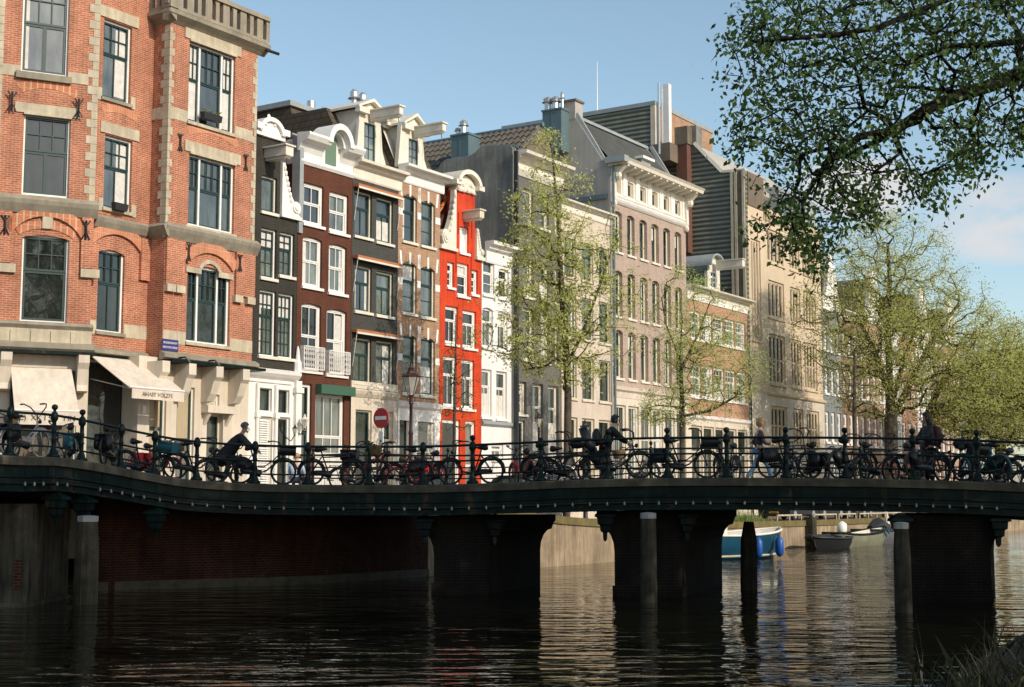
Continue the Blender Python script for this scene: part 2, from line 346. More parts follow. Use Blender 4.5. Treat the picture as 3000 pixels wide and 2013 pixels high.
# ------------------------------------------------------------------ building helpers
ZS = 1.35
def wall(mb, x0, x1, z0, z1, ops, y=0.0, rev=.22):
    xs = sorted({x0, x1} | {v for o in ops for v in o[:2] if x0 < v < x1}); zs = sorted({z0, z1} | {v for o in ops for v in o[2:4] if z0 < v < z1})
    for i in range(len(xs) - 1):
        for j in range(len(zs) - 1):
            cx, cz = (xs[i] + xs[i + 1]) / 2, (zs[j] + zs[j + 1]) / 2
            if any(o[0] < cx < o[1] and o[2] < cz < o[3] for o in ops): continue
            mb.quad((xs[i], y, zs[j]), (xs[i + 1], y, zs[j]), (xs[i + 1], y, zs[j + 1]), (xs[i], y, zs[j + 1]))
    for a, b, c, d in [o[:4] for o in ops]:
        c = max(c, z0); d = min(d, z1)
        mb.quad((a, y, c), (a, y + rev, c), (a, y + rev, d), (a, y, d)); mb.quad((b, y, c), (b, y, d), (b, y + rev, d), (b, y + rev, c))
        mb.quad((a, y, d), (a, y + rev, d), (b, y + rev, d), (b, y, d)); mb.quad((a, y, c), (b, y, c), (b, y + rev, c), (a, y + rev, c))
def shell(mb, x0, x1, z0, z1, dep, y=0.0):       # party walls, back and flat top behind a facade
    mb.quad((x0, y, z0), (x0, y, z1), (x0, y + dep, z1), (x0, y + dep, z0)); mb.quad((x1, y, z0), (x1, y + dep, z0), (x1, y + dep, z1), (x1, y, z1))
    mb.quad((x0, y + dep, z0), (x0, y + dep, z1), (x1, y + dep, z1), (x1, y + dep, z0)); mb.quad((x0, y, z1), (x1, y, z1), (x1, y + dep, z1), (x0, y + dep, z1))
def arch_fill(mb, x0, x1, zt, rise, y=0.0, dep=.2, n=10):     # wall left over between a square opening and its segmental head
    w = (x1 - x0) / 2; cx = (x0 + x1) / 2; r = (w * w + rise * rise) / (2 * rise)
    for i in range(n):
        a, b = x0 + (x1 - x0) * i / n, x0 + (x1 - x0) * (i + 1) / n
        za = zt - rise + (math.sqrt(max(r * r - (a - cx) ** 2, 0)) - (r - rise)); zb = zt - rise + (math.sqrt(max(r * r - (b - cx) ** 2, 0)) - (r - rise))
        mb.quad((a, y, za), (b, y, zb), (b, y, zt), (a, y, zt)); mb.quad((a, y, za), (a, y + dep, za), (b, y + dep, zb), (b, y, zb))
def arch_band(mb, x0, x1, zt, rise, th, y0, y1, n=12):        # voussoir ring over an opening
    w = (x1 - x0) / 2; cx = (x0 + x1) / 2; r = (w * w + rise * rise) / (2 * rise); cz = zt - r; a0 = math.asin(min(1, w / r))
    pts = [(-a0 + 2 * a0 * i / n) for i in range(n + 1)]
    prof = [(cx + r * math.sin(a), cz + r * math.cos(a)) for a in pts] + [(cx + (r + th) * math.sin(a), cz + (r + th) * math.cos(a)) for a in reversed(pts)]
    m = n + 1
    for i in range(n):
        mb.prism([prof[i], prof[i + 1], prof[2 * m - 2 - i], prof[2 * m - 1 - i]], y0, y1, 'y')
def molding(mb, x0, x1, prof):                    # prof = list of (out, z), closed back to the wall
    mb.prism([(.03, prof[0][1])] + [(-o, z) for o, z in prof] + [(.03, prof[-1][1])], x0, x1, 'x')
def grid_sash(mb, x0, x1, z0, z1, cols, rows, y, sw=.055, bw=.028):
    mb.box(x0, x0 + sw, y, y + .045, z0, z1); mb.box(x1 - sw, x1, y, y + .045, z0, z1)
    mb.box(x0 + sw, x1 - sw, y + .001, y + .044, z0, z0 + sw); mb.box(x0 + sw, x1 - sw, y + .001, y + .044, z1 - sw, z1)
    for i in range(1, cols):
        cx = x0 + sw + (x1 - x0 - 2 * sw) * i / cols; mb.box(cx - bw / 2, cx + bw / 2, y + .006, y + .04, z0 + sw, z1 - sw)
    for j in range(1, rows):
        cz = z0 + sw + (z1 - z0 - 2 * sw) * j / rows; mb.box(x0 + sw, x1 - sw, y + .009, y + .038, cz - bw / 2, cz + bw / 2)
def win(root, x0, x1, z0, z1, fm='white', sm=None, up=(2, 1), lo=(2, 1), tr=.45, rec=.10, fw=.07, sill='white', curt=0, glass='glass', lights=1, sw=.055, name='window', sillh=.1, y=0.0, bw=.03):
    sm = sm or fm; f = MB(); yy = y + rec
    f.box(x0, x0 + fw, yy, yy + .1, z0, z1); f.box(x1 - fw, x1, yy, yy + .1, z0, z1)
    f.box(x0 + fw, x1 - fw, yy + .001, yy + .099, z1 - fw, z1); f.box(x0 + fw, x1 - fw, yy + .001, yy + .099, z0, z0 + fw)
    cells = []; L = lights if isinstance(lights, (list, tuple)) else [1] * lights
    tot = sum(L); a = x0 + fw; W = (x1 - x0 - 2 * fw) - fw * (len(L) - 1)
    for i, k in enumerate(L):
        b = a + W * k / tot; cells.append((a, b))
        if i < len(L) - 1: f.box(b, b + fw, yy - .004, yy + .098, z0 + fw, z1 - fw)
        a = b + fw
    wo = part(name, f, M[fm], root)
    s = MB(); zt = z1 - fw - (z1 - z0 - 2 * fw) * tr
    for a, b in cells:
        if tr > 0: grid_sash(s, a, b, zt, z1 - fw, up[0] if len(cells) == 1 or (b - a) > .7 * max(q - p for p, q in cells) else max(1, up[0] - 1), up[1], yy + .02, sw, bw)
        grid_sash(s, a, b, z0 + fw, zt - .002, lo[0] if len(cells) == 1 else 1, lo[1], yy + .045, sw, bw)
    part('sash', s, M[sm], wo)
    part('pane', MB().quad((x0 + fw, yy + .085, z0 + fw), (x1 - fw, yy + .085, z0 + fw), (x1 - fw, yy + .085, z1 - fw), (x0 + fw, yy + .085, z1 - fw)), M[glass], wo)
    if curt:
        c = MB(); cw = (x1 - x0 - 2 * fw)
        for (u0, u1, v0, v1) in CURT[curt]:
            n = max(3, int((u1 - u0) * cw / .07)); xa, xb = x0 + fw + cw * u0, x0 + fw + cw * u1; za, zb = z0 + fw + (z1 - z0 - 2 * fw) * v0, z0 + fw + (z1 - z0 - 2 * fw) * v1
            for i in range(n):
                p, q = xa + (xb - xa) * i / n, xa + (xb - xa) * (i + 1) / n; d0, d1 = (.079, .083) if i % 2 else (.083, .079)
                c.quad((p, yy + d0, za), (q, yy + d1, za), (q, yy + d1, zb), (p, yy + d0, zb))
        part('blind' if curt in (4, 5) else 'curtain', c, M['blind'] if curt == 5 else M['curtain'], wo)
    if sill:
        part('sill', MB().box(x0 - .06, x1 + .06, y - .09, y + .12, z0 - sillh, z0 + .012), M[sill], wo)
    return wo
CURT = {1: [(.02, .2, 0, 1), (.8, .98, 0, 1)], 2: [(.55, .95, .05, .95)], 3: [(.0, 1, .0, .5)], 4: [(0, 1, .62, 1)], 5: [(0, 1, .5, 1)], 6: [(.03, .3, 0, .95)], 7: [(.0, 1., .75, 1.), (.0, .25, 0, .75)]}
def hits(fr, tl, br, off=0.0):
    x0, z1 = fr.hit(*tl, off); x1, z0 = fr.hit(*br, off); return x0, x1, z0, z1
def anchor(root, x, z0, z1, y=0.0):
    a = MB(); a.tube([(x, y - .05, z0), (x, y - .06, z1)], .03, 5)
    zm = z1 - (z1 - z0) * .25
    a.tube([(x - .11, y - .05, z1), (x - .05, y - .06, z1 - .07), (x, y - .06, zm)], .025, 5); a.tube([(x + .11, y - .05, z1), (x + .05, y - .06, z1 - .07), (x, y - .06, zm)], .025, 5)
    a.tube([(x, y - .06, z0 + (z1 - z0) * .35), (x - .1, y - .05, z0)], .022, 5); a.tube([(x, y - .06, z0 + (z1 - z0) * .35), (x + .1, y - .05, z0)], .022, 5)
    part('wall_anchor', a, M['iron'], root)
def tiles(mb, o, ux, uy, nx, ny, r=.09):          # curved roof tiles laid in columns on a slope
    o, ux, uy = Vector(o), Vector(ux), Vector(uy); nn = ux.cross(uy).normalized(); nn = nn if nn.z > 0 else -nn
    for i in range(nx):
        for j in range(ny):
            p = o + ux * ((i + .5) / nx) + uy * (j / ny); q = o + ux * ((i + .5) / nx) + uy * ((j + 1.06) / ny)
            b = len(mb.v); e = ux.normalized()
            for base, lift in ((p, .05), (q, .0)):
                for k in range(5):
                    a = math.pi * k / 4; mb.v.append(tuple(base - e * math.cos(a) * r + nn * (math.sin(a) * r + lift)))
            for k in range(4): mb.f.append((b + k, b + k + 1, b + 6 + k, b + 5 + k))
            mb.f.append((b, b + 1, b + 2, b + 3, b + 4))
def text_mesh(s, size, ext=.004):
    cu = bpy.data.curves.new('t', 'FONT'); cu.body = s; cu.size = size; cu.extrude = ext; cu.align_x = 'CENTER'; cu.align_y = 'CENTER'
    o = bpy.data.objects.new('t', cu); COL.objects.link(o)
    dg = bpy.context.evaluated_depsgraph_get(); me = bpy.data.meshes.new_from_object(o.evaluated_get(dg)); bpy.data.objects.remove(o); me.materials.clear(); return me
def lettering(name, s, size, loc, rot, mat, parent, squash=1.0):
    me = text_mesh(s, size); T = Matrix.Translation(Vector(loc)) @ rot.to_4x4() @ Matrix.Diagonal((squash, 1, 1, 1)); me.transform(T); me.materials.append(mat)
    return link(name, me, parent)

# ================================================================== corner building of orange brick
RF = Frame(*(ROW.w(0, -.5, 0).xy), ROW.ang)       # bay face, half a metre proud of the row
xr1, _ = RF.hit('P', 746, 600); xr0, _ = RF.hit('P', 486, 600)
MFY = .8                                           # the recessed middle bay lies this far behind
xm0, _ = RF.hit('P', 271, 600, MFY)
corner = frame_thing(RF, 'corner_building', 'orange-red brick corner building with cream stone bands, leftmost in the row', 'building', xr0, 0, ZS)
zc = RF.hit('a', 1090, 1505)[1]                    # grey string course
zg = RF.hit('b', 1090, 1000)[1]                    # top of the stone ground storey
ztop = RF.hit('a', 1110, 120)[1]                   # under the balustrade
# ---- bay face
w7 = hits(RF, ('a', 1245, 265), ('a', 1535, 885)); w8 = hits(RF, ('a', 1243, 1005), ('a', 1532, 1540)); w9 = hits(RF, ('b', 1232, 385), ('b', 1502, 935))
g1 = hits(RF, ('b', 985, 1250), ('b', 1092, 1500)); g2 = hits(RF, ('b', 1180, 1190), ('b', 1287, 1535)); gd = hits(RF, ('b', 1375, 1370), ('b', 1475, 1700)); gt = hits(RF, ('b', 1375, 1240), ('b', 1455, 1335))
g1 = (*RF.hit('b', 985, 1240, .12)[:1], *RF.hit('b', 1094, 1240, .12)[:1], ZS + 1.0, RF.hit('b', 1040, 1255, .12)[1]); xg0 = RF.hit('b', 905, 1300, .12)[0]; g2 = (g2[0], g2[1], ZS + 1.3, g2[3]); gd = (gd[0], gd[1], ZS, gd[3])
w = MB(); wall(w, xr0, xr1, zg, ztop, [w7, w8, w9]); shell(w, xr0, xr1, zg, ztop, 9.0); arch_fill(w, w9[0], w9[1], w9[3], .28); part('wall', w, M['brick_red'], corner)
GB = .12
w = MB(); wall(w, xg0, xr1, ZS - .8, zg - .02, [g1, g2, gd, gt], GB); w.quad((xg0, GB, ZS - .8), (xg0, GB, zg - .02), (xg0, MFY + .1, zg - .02), (xg0, MFY + .1, ZS - .8)); shell(w, xr0, xr1, ZS - .8, zg - .01, 8.9, GB); part('ground_storey_wall', w, M['stone_cream'], corner)
win(corner, *w7, 'white', 'green_sash', (3, 2), (2, 1), .46, lights=(.55, 1.2, .55), sill='stone', curt=1, fw=.085)
win(corner, *w8, 'white', 'green_sash', (3, 2), (2, 1), .46, lights=(.55, 1.2, .55), sill=None, curt=0, fw=.085)
win(corner, *w9, 'white', 'green_sash', (3, 2), (1, 1), .44, lights=(.5, 1.0, .5), sill='stone', glass='glass_dark', fw=.085)
win(corner, *g1, 'offwhite', 'green_sash', (1, 1), (2, 1), .3, sill='stone_cream', curt=5, y=GB); win(corner, *g2, 'offwhite', 'green_sash', (1, 1), (2, 1), .5, sill='stone_cream', curt=5, y=GB)
win(corner, *gt, 'offwhite', 'beige_paint', (2, 2), (2, 2), .5, sill=None, glass='glass_dark', y=GB)
dr = win(corner, *gd, 'stone_cream', 'door_green', (1, 1), (1, 2), .2, sill=None, glass='glass_dark', name='door', rec=.2, y=GB)
part('handle', MB().ball((gd[0] + .25, GB + .2, ZS + 1.1), .035), M['steel'], dr)
d = MB(); d.box(gd[0] - .3, gd[1] + .3, GB - .35, GB + .02, gd[3] + .02, gd[3] + .28)
for xx in (gd[0] - .2, gd[1] + .06): d.prism([(GB - .3, gd[3] + .02), (GB + .02, gd[3] + .02), (GB + .02, gd[3] - .45)], xx, xx + .14, 'x')
part('door_hood', d, M['stone_cream'], corner)
# return of the bay and recessed middle
w4 = hits(RF, ('a', 685, 118), ('a', 852, 690), MFY); w5 = hits(RF, ('a', 690, 880), ('a', 856, 1400), MFY); w6 = hits(RF, ('b', 648, 283), ('b', 805, 850), MFY)
ms = hits(RF, ('b', 577, 1030), ('b', 862, 1568), MFY); ms = (ms[0], ms[1], ZS, ms[3])
zmt = RF.hit('a', 900, -330, MFY)[1]
w = MB(); wall(w, xm0, xr0, zg, zmt, [w4, w5, w6], MFY); shell(w, xm0, xr0 - .01, zg, zmt, 8.0, MFY); arch_fill(w, w6[0], w6[1], w6[3], .12, MFY); part('wall', w, M['brick_red'], corner)
w = MB(); wall(w, xm0, xr0, ZS - .8, zg, [ms], MFY - .05); part('ground_storey_wall', w, M['stone_cream'], corner)
win(corner, *w4, 'white', 'green_sash', (3, 2), (2, 1), .42, sill='stone_grey', curt=2, y=MFY); win(corner, *w5, 'white', 'green_sash', (3, 2), (2, 1), .42, sill='stone', curt=2, y=MFY)
win(corner, *w6, 'white', 'green_sash', (3, 2), (2, 1), .40, sill='stone_grey', glass='glass_dark', y=MFY)
win(corner, *ms, 'green_sash', 'green_sash', (1, 1), (2, 1), .5, sill=None, glass='glass_dark', name='shop_window', y=MFY - .05)
# ---- left wing, turned towards the water
lo = RF.w(xm0, MFY, 0)
LF0 = Frame(lo.x, lo.y, rad(27)); LF = Frame(*(LF0.w(.0, -.22, 0).xy), rad(27))
wing_len = 6.2
lw = bpy.data.objects.new('side_wing', None); COL.objects.link(lw); lw.parent = corner
q = Vector(RF.w(xr0, 0, ZS)); rel = LF.w(0, 0, ZS) - q
lw.location = (rel.dot(RF.d), rel.dot(RF.i), 0); lw.rotation_euler = (0, 0, LF.ang - RF.ang)
bpy.data.objects.remove(lw)
def wing(name, mb, mat, smooth=False, parent=None):       # a part of the corner building measured in the wing's own frame
    q0 = RF.w(xr0, 0, ZS); out = MB(); out.f = mb.f
    for v in mb.v:
        g = LF.w(*v) - q0; out.v.append((g.dot(RF.d) + xr0, g.dot(RF.i), g.z + ZS))
    return part(name, out, mat, parent or corner, smooth)
x0w = -wing_len
v1 = hits(LF, ('a', 160, -190), ('a', 442, 510)); v2 = hits(LF, ('a', 160, 745), ('a', 448, 1305)); v3 = hits(LF, ('b', 150, 190), ('b', 437, 785)); vs = hits(LF, ('b', 60, 1060), ('b', 500, 1500)); vs = (vs[0], vs[1], ZS, vs[3])
zgl = LF.hit('b', 300, 960)[1]; zlt = v1[3] + 1.2
w = MB(); wall(w, x0w, 0, zgl, zlt, [v1, v2, v3], 0, .2); shell(w, x0w, 0, zgl, zlt, 7.0); arch_fill(w, v3[0], v3[1], v3[3], .1); wing('wall', w, M['brick_wing'])
w = MB(); wall(w, x0w, 0, ZS - .8, zgl, [vs], .05); shell(w, x0w, 0, ZS - .8, zgl - .01, 6.9, .05); wing('ground_storey_wall', w, M['stone_cream'])
def wing_win(r, up, lo_, tr, glass, curt=0, fm='white', sill=None, name='window'):
    x0, x1, z0, z1 = r; f = MB(); fw = .06; yy = .1
    f.box(x0, x0 + fw, yy, yy + .1, z0, z1); f.box(x1 - fw, x1, yy, yy + .1, z0, z1); f.box(x0 + fw, x1 - fw, yy, yy + .1, z1 - fw, z1); f.box(x0 + fw, x1 - fw, yy, yy + .1, z0, z0 + fw * 1.5)
    wo = wing(name, f, M[fm]); s = MB(); zt = z1 - fw - (z1 - z0 - 2 * fw) * tr
    if tr: grid_sash(s, x0 + fw, x1 - fw, zt, z1 - fw, up[0], up[1], yy + .02, .07, .035)
    grid_sash(s, x0 + fw, x1 - fw, z0 + fw * 1.5, zt - .002, lo_[0], lo_[1], yy + .045, .08, .12 if lo_[0] == 2 else .03)
    wing('sash', s, M['green_sash'], parent=wo)
    wing('pane', MB().quad((x0 + fw, yy + .085, z0 + fw), (x1 - fw, yy + .085, z0 + fw), (x1 - fw, yy + .085, z1 - fw), (x0 + fw, yy + .085, z1 - fw)), M[glass], parent=wo)
    if curt: wing('curtain', MB().box(x0 + .09, x0 + .24, yy + .06, yy + .08, z0 + .15, z1 - .1), M['curtain'], parent=wo)
    if sill: wing('sill', MB().box(x0 - .15, x1 + .12, -.14, .1, z0 - .22, z0), M[sill], parent=wo)
wing_win(v1, (3, 2), (2, 1), .5, 'glass', 1, sill='stone_grey'); wing_win(v2, (3, 2), (2, 1), .44, 'glass_dark'); wing_win(v3, (3, 2), (1, 1), .4, 'glass_dark'); wing_win(vs, (1, 1), (2, 1), .4, 'glass_dark', fm='stone_cream', name='shop_window')
# stone trim of the wing: quoins, bands, string course, brackets
def quoins(mk, x_in, x_out, z0, z1, a=.20, b=.35, h=.28, y0=-.022, y1=.02, side=1):
    z = z0; i = 0
    while z < z1 - .1:
        wd = b if i % 2 else a; zt = min(z + h - .012, z1); i += 1
        mk.box(min(x_out, x_out - side * wd), max(x_out, x_out - side * wd), y0, y1, z, zt); z += h
t = MB(); zcl = LF.hit('a', 300, 1350)[1]
quoins(t, 0, .022, zcl + .25, zlt, side=1)
quoins(t, 0, v1[0] - .55, zcl + .25, zlt, side=1)
zb = LF.hit('a', 300, 500)[1]; t.box(v1[0] - .55, v1[0] - .02, -.02, .02, zb - .12, zb + .24); t.box(v1[1] + .02, -.3, -.02, .02, zb - .12, zb + .24)
zl = v2[3]; t.box(v2[0] - .3, v2[1] + .28, -.05, .02, zl + .03, zl + .36); t.box(v2[0] - .02, v2[1] + .02, -.09, .0, zl - .03, zl + .04); t.box(v2[0] - .16, v2[1] + .16, -.06, .02, v2[2] - .2, v2[2])
zk = LF.hit('b', 300, 75)[1]; t.box((v3[0] + v3[1]) / 2 - .15, (v3[0] + v3[1]) / 2 + .17, -.09, .0, zk - .42, zk + .12)
for xx in (v3[0] - .75, v3[1] + .42): t.box(xx - .05, xx + .55, -.13, .02, LF.hit('b', 300, 405)[1] - .28, LF.hit('b', 300, 405)[1])
wing('stone_trim', t, M['stone'])
t = MB(); molding(t, x0w, .12, [(.06, zcl - .3), (.12, zcl - .2), (.22, zcl - .02), (.26, zcl + .12), (.04, zcl + .3)])
zp = LF.hit('b', 300, 790)[1]; molding(t, x0w, .08, [(.1, zp - .14), (.2, zp - .02), (.18, zp + .06), (.02, zp + .1)]); zq = LF.hit('b', 300, 925)[1]; molding(t, x0w, .14, [(.12, zq - .22), (.26, zq - .1), (.26, zq + .06), (.05, zq + .12)])
wing('string_course', t, M['stone_grey'])
t = MB(); t.box(x0w, .05, -.1, .02, zq + .1, zp - .12)
for i in range(9): xx = -.5 - i * .62; t.box(xx - .12, xx + .12, -.14, -.09, zp - .6, zp - .2)
wing('stone_panel', t, M['stone'])
t = MB(); arch_band(t, v3[0] - .35, v3[1] + .35, v3[3] + .62, .62, .34, -.10, .0); arch_band(t, v3[0] - .12, v3[1] + .1, v3[3] + .22, .25, .26, -.03, .0); arch_band(t, v2[0] - .1, v2[1] + .1, v2[3] + .92, .24, .3, -.012, .02)
wing('brick_arch', t, M['arch_brick'])
t = MB(); za = LF.hit('b', 300, 400)[1]
for xa, xb in ((x0w, v3[0] - .36), (v3[1] + .36, .0)): t.box(xa, xb, -.1, .01, za, zcl - .29)
wing('wall_pilaster', t, M['brick_wing'])
for cx in (LF.hit('b', 530, 1100)[0], LF.hit('b', 25, 1100)[0]):
    t = MB(); t.prism([(.05, zq - .3), (-.55, zq - .3), (-.55, zq - .55), (-.42, zq - .75), (-.3, zq - 1.25), (-.36, zq - 1.45), (-.12, zq - 1.5), (.05, zq - 1.45)], cx - .17, cx + .17, 'x'); wing('stone_bracket', t, M['stone_cream'])
def wing_anchor(cx, cz, h):
    a = MB(); a.tube([(cx, -.13, cz - h / 2), (cx, -.14, cz + h / 2)], .035, 5); a.tube([(cx - .13, -.13, cz + h / 2), (cx, -.14, cz + h * .2), (cx + .13, -.13, cz + h / 2)], .028, 5); a.tube([(cx - .13, -.13, cz - h / 2), (cx, -.14, cz - h * .1), (cx + .13, -.13, cz - h / 2)], .028, 5); wing('wall_anchor', a, M['iron'])
for (k, x, y, h) in (('a', 75, 670, .62), ('a', 512, 715, .62), ('b', 30, 135, .62), ('b', 560, 170, .62)): wing_anchor(*LF.hit(k, x, y), h)
# trim of the middle and the bay
t = MB()
quoins(t, 0, xr0 - .022, zc + .25, ztop - .3, a=.12, b=.22, side=-1); quoins(t, 0, xr1 + .0, zc + .25, ztop - .3, a=.12, b=.24, side=1)
z = zc + .25; i = 0
while z < ztop - .4:
    yd = .26 if i % 2 == 0 else .4; t.box(xr0 - .024, xr0 + .01, -.024, yd, z, z + .268); z += .28; i += 1
zb = RF.hit('a', 1115, 735)[1]
t.box(xr0 - .02, w7[0] - .02, -.02, .02, zb - .2, zb + .22); t.box(w7[1] + .02, xr1 - .2, -.02, .02, zb - .2, zb + .22); t.box(xr0 - .022, xr0 + .01, -.01, MFY, zb - .2, zb + .2)
for ww in (w7, w8):
    t.box(ww[0] - .25, ww[1] + .25, -.05, .02, ww[3] + .05, ww[3] + .42); t.box(ww[0] - .02, ww[1] + .02, -.085, .02, ww[3] - .02, ww[3] + .06)
t.box(w8[0] - .12, w8[1] + .12, -.05, .04, w8[2] - .16, w8[2])
t.box(xr0 + .01, w9[0] - .03, -.02, .02, w9[2] - .12, w9[2] + .32); t.box(w9[1] + .03, xr1, -.02, .02, w9[2] - .12, w9[2] + .32)
for ww in (w4, w5):
    t.box(ww[0] - .22, ww[1] + .26, MFY - .045, MFY + .02, ww[3] + .04, ww[3] + .42); t.box(ww[0] - .22, ww[0] - .02, MFY - .03, MFY + .02, ww[2] - .12, ww[2] + .3); t.box(ww[1] + .02, ww[1] + .22, MFY - .03, MFY + .02, ww[2] - .12, ww[2] + .3)
t.box(xm0 + .02, w6[0] - .02, MFY - .02, MFY + .02, w6[2] - .1, w6[2] + .35); t.box(w6[1] + .02, xr0, MFY - .02, MFY + .02, w6[2] - .1, w6[2] + .35)
zi = RF.hit('b', 1090, 520)[1]
for xx in (xr0 + .02, w9[0] - .62, w9[1] + .12, xr1 - .42): t.box(xx, xx + .40, -.16, .0, zi - .25, zi)
arch_band(t, w9[0] + .62, w9[1] - .62, w9[3] + .12, .26, .14, -.06, .02); t.box(w9[0] - .1, w9[0] + .62, -.05, .02, w9[3] - .3, w9[3] - .1); t.box(w9[1] - .62, w9[1] + .1, -.05, .02, w9[3] - .3, w9[3] - .1)
part('stone_trim', t, M['stone'], corner)
t = MB(); molding(t, xr0 - .1, xr1 + .14, [(.05, zc - .3), (.1, zc - .2), (.2, zc - .02), (.24, zc + .1), (.04, zc + .26)])
t.prism([(xr0 + .0, zc - .3), (xr0 - .1, zc - .2), (xr0 - .2, zc - .02), (xr0 - .24, zc + .1), (xr0 - .0, zc + .26)], -.2, MFY + .1, 'y')
t.prism([(MFY + .03, zc - .3), (MFY - .1, zc - .2), (MFY - .2, zc - .02), (MFY - .24, zc + .1), (MFY + .03, zc + .26)], xm0 + .02, xr0 - .15, 'x')
molding(t, xr0 - .1, xr1 + .16, [(.1, zg - .12), (.24, zg - .02), (.24, zg + .1), (.03, zg + .2)]); t.prism([(MFY + .03, zg - .12), (MFY - .24, zg - .02), (MFY - .24, zg + .1), (MFY + .03, zg + .2)], xm0, xr0 - .08, 'x')
part('string_course', t, M['stone_grey'], corner)
t = MB(); arch_band(t, w9[0] - .05, w9[1] + .05, w9[3] + .5, .5, .38, -.09, .0); arch_band(t, w8[0] - .05, w8[1] + .05, w8[3] + .9, .26, .28, -.012, .02)
arch_band(t, w5[0] - .1, w5[1] + .1, w5[3] + .85, .16, .26, MFY - .012, MFY + .02); arch_band(t, w6[0] - .3, w6[1] + .62, w6[3] + .55, .45, .36, MFY - .1, MFY)
part('brick_arch', t, M['arch_brick'], corner)
t = MB()
for xa, xb in ((xr0 + .012, w9[0] - .2), (w9[1] + .2, xr1)): t.box(xa, xb, -.1, .01, zi, zc - .29)
t.box(w6[1] + .62, xr0 - .01, MFY - .12, MFY + .01, RF.hit('b', 940, 500, MFY)[1], zc - .29)
part('wall_pilaster', t, M['brick_red'], corner)
for (k, x, y, h) in (('a', 1178, 935, .6), ('a', 1608, 1068, .6), ('b', 1220, 315, .6), ('b', 1557, 385, .6)):
    hx, hz = RF.hit(k, x, y); anchor(corner, hx, hz - h / 2, hz + h / 2, -.1 if k == 'b' else 0)
for k, x in (('b', 1240), ('b', 1420), ('b', 1595), ('b', 1065)):
    cx = RF.hit(k, x - 60, 1100)[0]; t = MB(); z0 = zg - .2
    t.prism([(GB + .02, z0), (-.62, z0), (-.62, z0 - .38), (-.5, z0 - .5), (-.34, z0 - .95), (-.16, z0 - 1.2), (GB + .02, z0 - 1.25)], cx - .17, cx + .17, 'x'); part('stone_bracket', t, M['stone_cream'], corner)
t = MB(); t.box(xr0 - .1, xr1 + .1, -.62, .1, zg - .2, zg - .1); t.box(xm0, xr0, MFY - .2, MFY, zg - .25, zg - .1); part('green_fascia', t, M['bridge_green'], corner)
t = MB(); t.box(x0w, .1, -.5, .0, zq - .3, zq - .2); wing('green_fascia', t, M['bridge_green'])
# balustrade balcony on top of the bay, upper storey set back
zb0 = ztop; t = MB(); molding(t, xr0 - .35, xr1 + .35, [(.02, zb0 - .12), (.14, zb0 - .02), (.34, zb0 + .12), (.36, zb0 + .26), (.0, zb0 + .3)])
t.prism([(xr0 - .0, zb0 - .12), (xr0 - .14, zb0), (xr0 - .36, zb0 + .14), (xr0 - .36, zb0 + .26), (xr0, zb0 + .3)], -.3, 2.0, 'y'); part('cornice', t, M['stone_grey'], corner)
t = MB(); zb1 = zb0 + 1.32; t.box(xr0 - .3, xr1 + .3, -.36, -.04, zb1 - .16, zb1); t.box(xr0 - .26, xr1 + .26, -.3, -.1, zb0 + .3, zb0 + .42)
n = 11
for i in range(n + 1):
    xx = xr0 - .24 + (xr1 - xr0 + .48) * i / n; wd = .16 if i % 2 == 0 else .09
    t.box(xx - wd, xx + wd, -.29, -.11, zb0 + .42, zb1 - .16)
for i in range(n):
    xa = xr0 - .24 + (xr1 - xr0 + .48) * i / n; xb = xa + (xr1 - xr0 + .48) / n; arch_fill(t, xa + .08, xb - .08, zb1 - .16, .16, -.27, .14, 6)
t.box(xr0 - .36, xr0 + .04, -.36, .1, zb0 + .3, zb1 + .4)
t.box(xr0 - .3, xr0 - .1, .1, 1.6, zb1 - .16, zb1); t.box(xr0 - .28, xr0 - .12, .1, 1.6, zb0 + .3, zb0 + .42)
for i in range(4): t.box(xr0 - .27, xr0 - .13, .3 + i * .4, .45 + i * .4, zb0 + .42, zb1 - .16)
part('stone_balustrade', t, M['stone_grey'], corner)
zu = zb0 + 3.4; uw = (xr0 + 1.9, xr0 + 3.2, zb0 + .9, zb0 + 3.0)
t = MB(); wall(t, xr0 + .3, xr1 - .02, zb0 + .3, zu, [uw], 1.5); shell(t, xr0 + .3, xr1 - .02, zb0 + .3, zu, 7.0, 1.5); part('upper_storey_wall', t, M['brick_red'], corner)
win(corner, *uw, 'white', 'green_sash', (3, 2), (2, 1), .45, sill=None, y=1.5)
t = MB(); t.tube([RF_ for RF_ in [(xr1 + .12, -.3, zb0 + .05), (xr1 + .62, -.5, zb0 - .02)]], .06, 8); part('gutter_spout', t, M['iron'], corner)
# street sign, number plaque, spot lamps
hx, hz = RF.hit('b', 1115, 922, -.012)
ss = part('street_sign', MB().box(hx - .37, hx + .37, -.03, -.0125, hz - .2, hz + .2), plain('enamel_blue', (.03, .03, .16), .3, .05), corner)
RX = Matrix.Rotation(math.pi / 2, 3, 'X')
def lx(x, y, z): return (x - xr0, y, z - ZS)
for s_, dz in (('REGULIERSGRACHT', .075), ('GRACHTEN GORDEL', -.08)): lettering('lettering', s_, .1, lx(hx, -.034, hz + dz), RX, M['white'], ss, .72)
hx, hz = RF.hit('b', 945, 1345, .1); part('number_plaque', MB().box(hx - .07, hx + .07, .085, .115, hz - .14, hz + .14), M['white'], corner)
for k, x, y in (('b', 1210, 1020), ('b', 1405, 1040)):
    hx, hz = RF.hit(k, x, y, -.5); t = MB(); t.tube([(hx, -.2, hz + .1), (hx, -.55, hz + .1), (hx + .12, -.62, hz - .08)], [.03, .03, .07], 6); part('spot_lamp', t, M['iron'], corner)
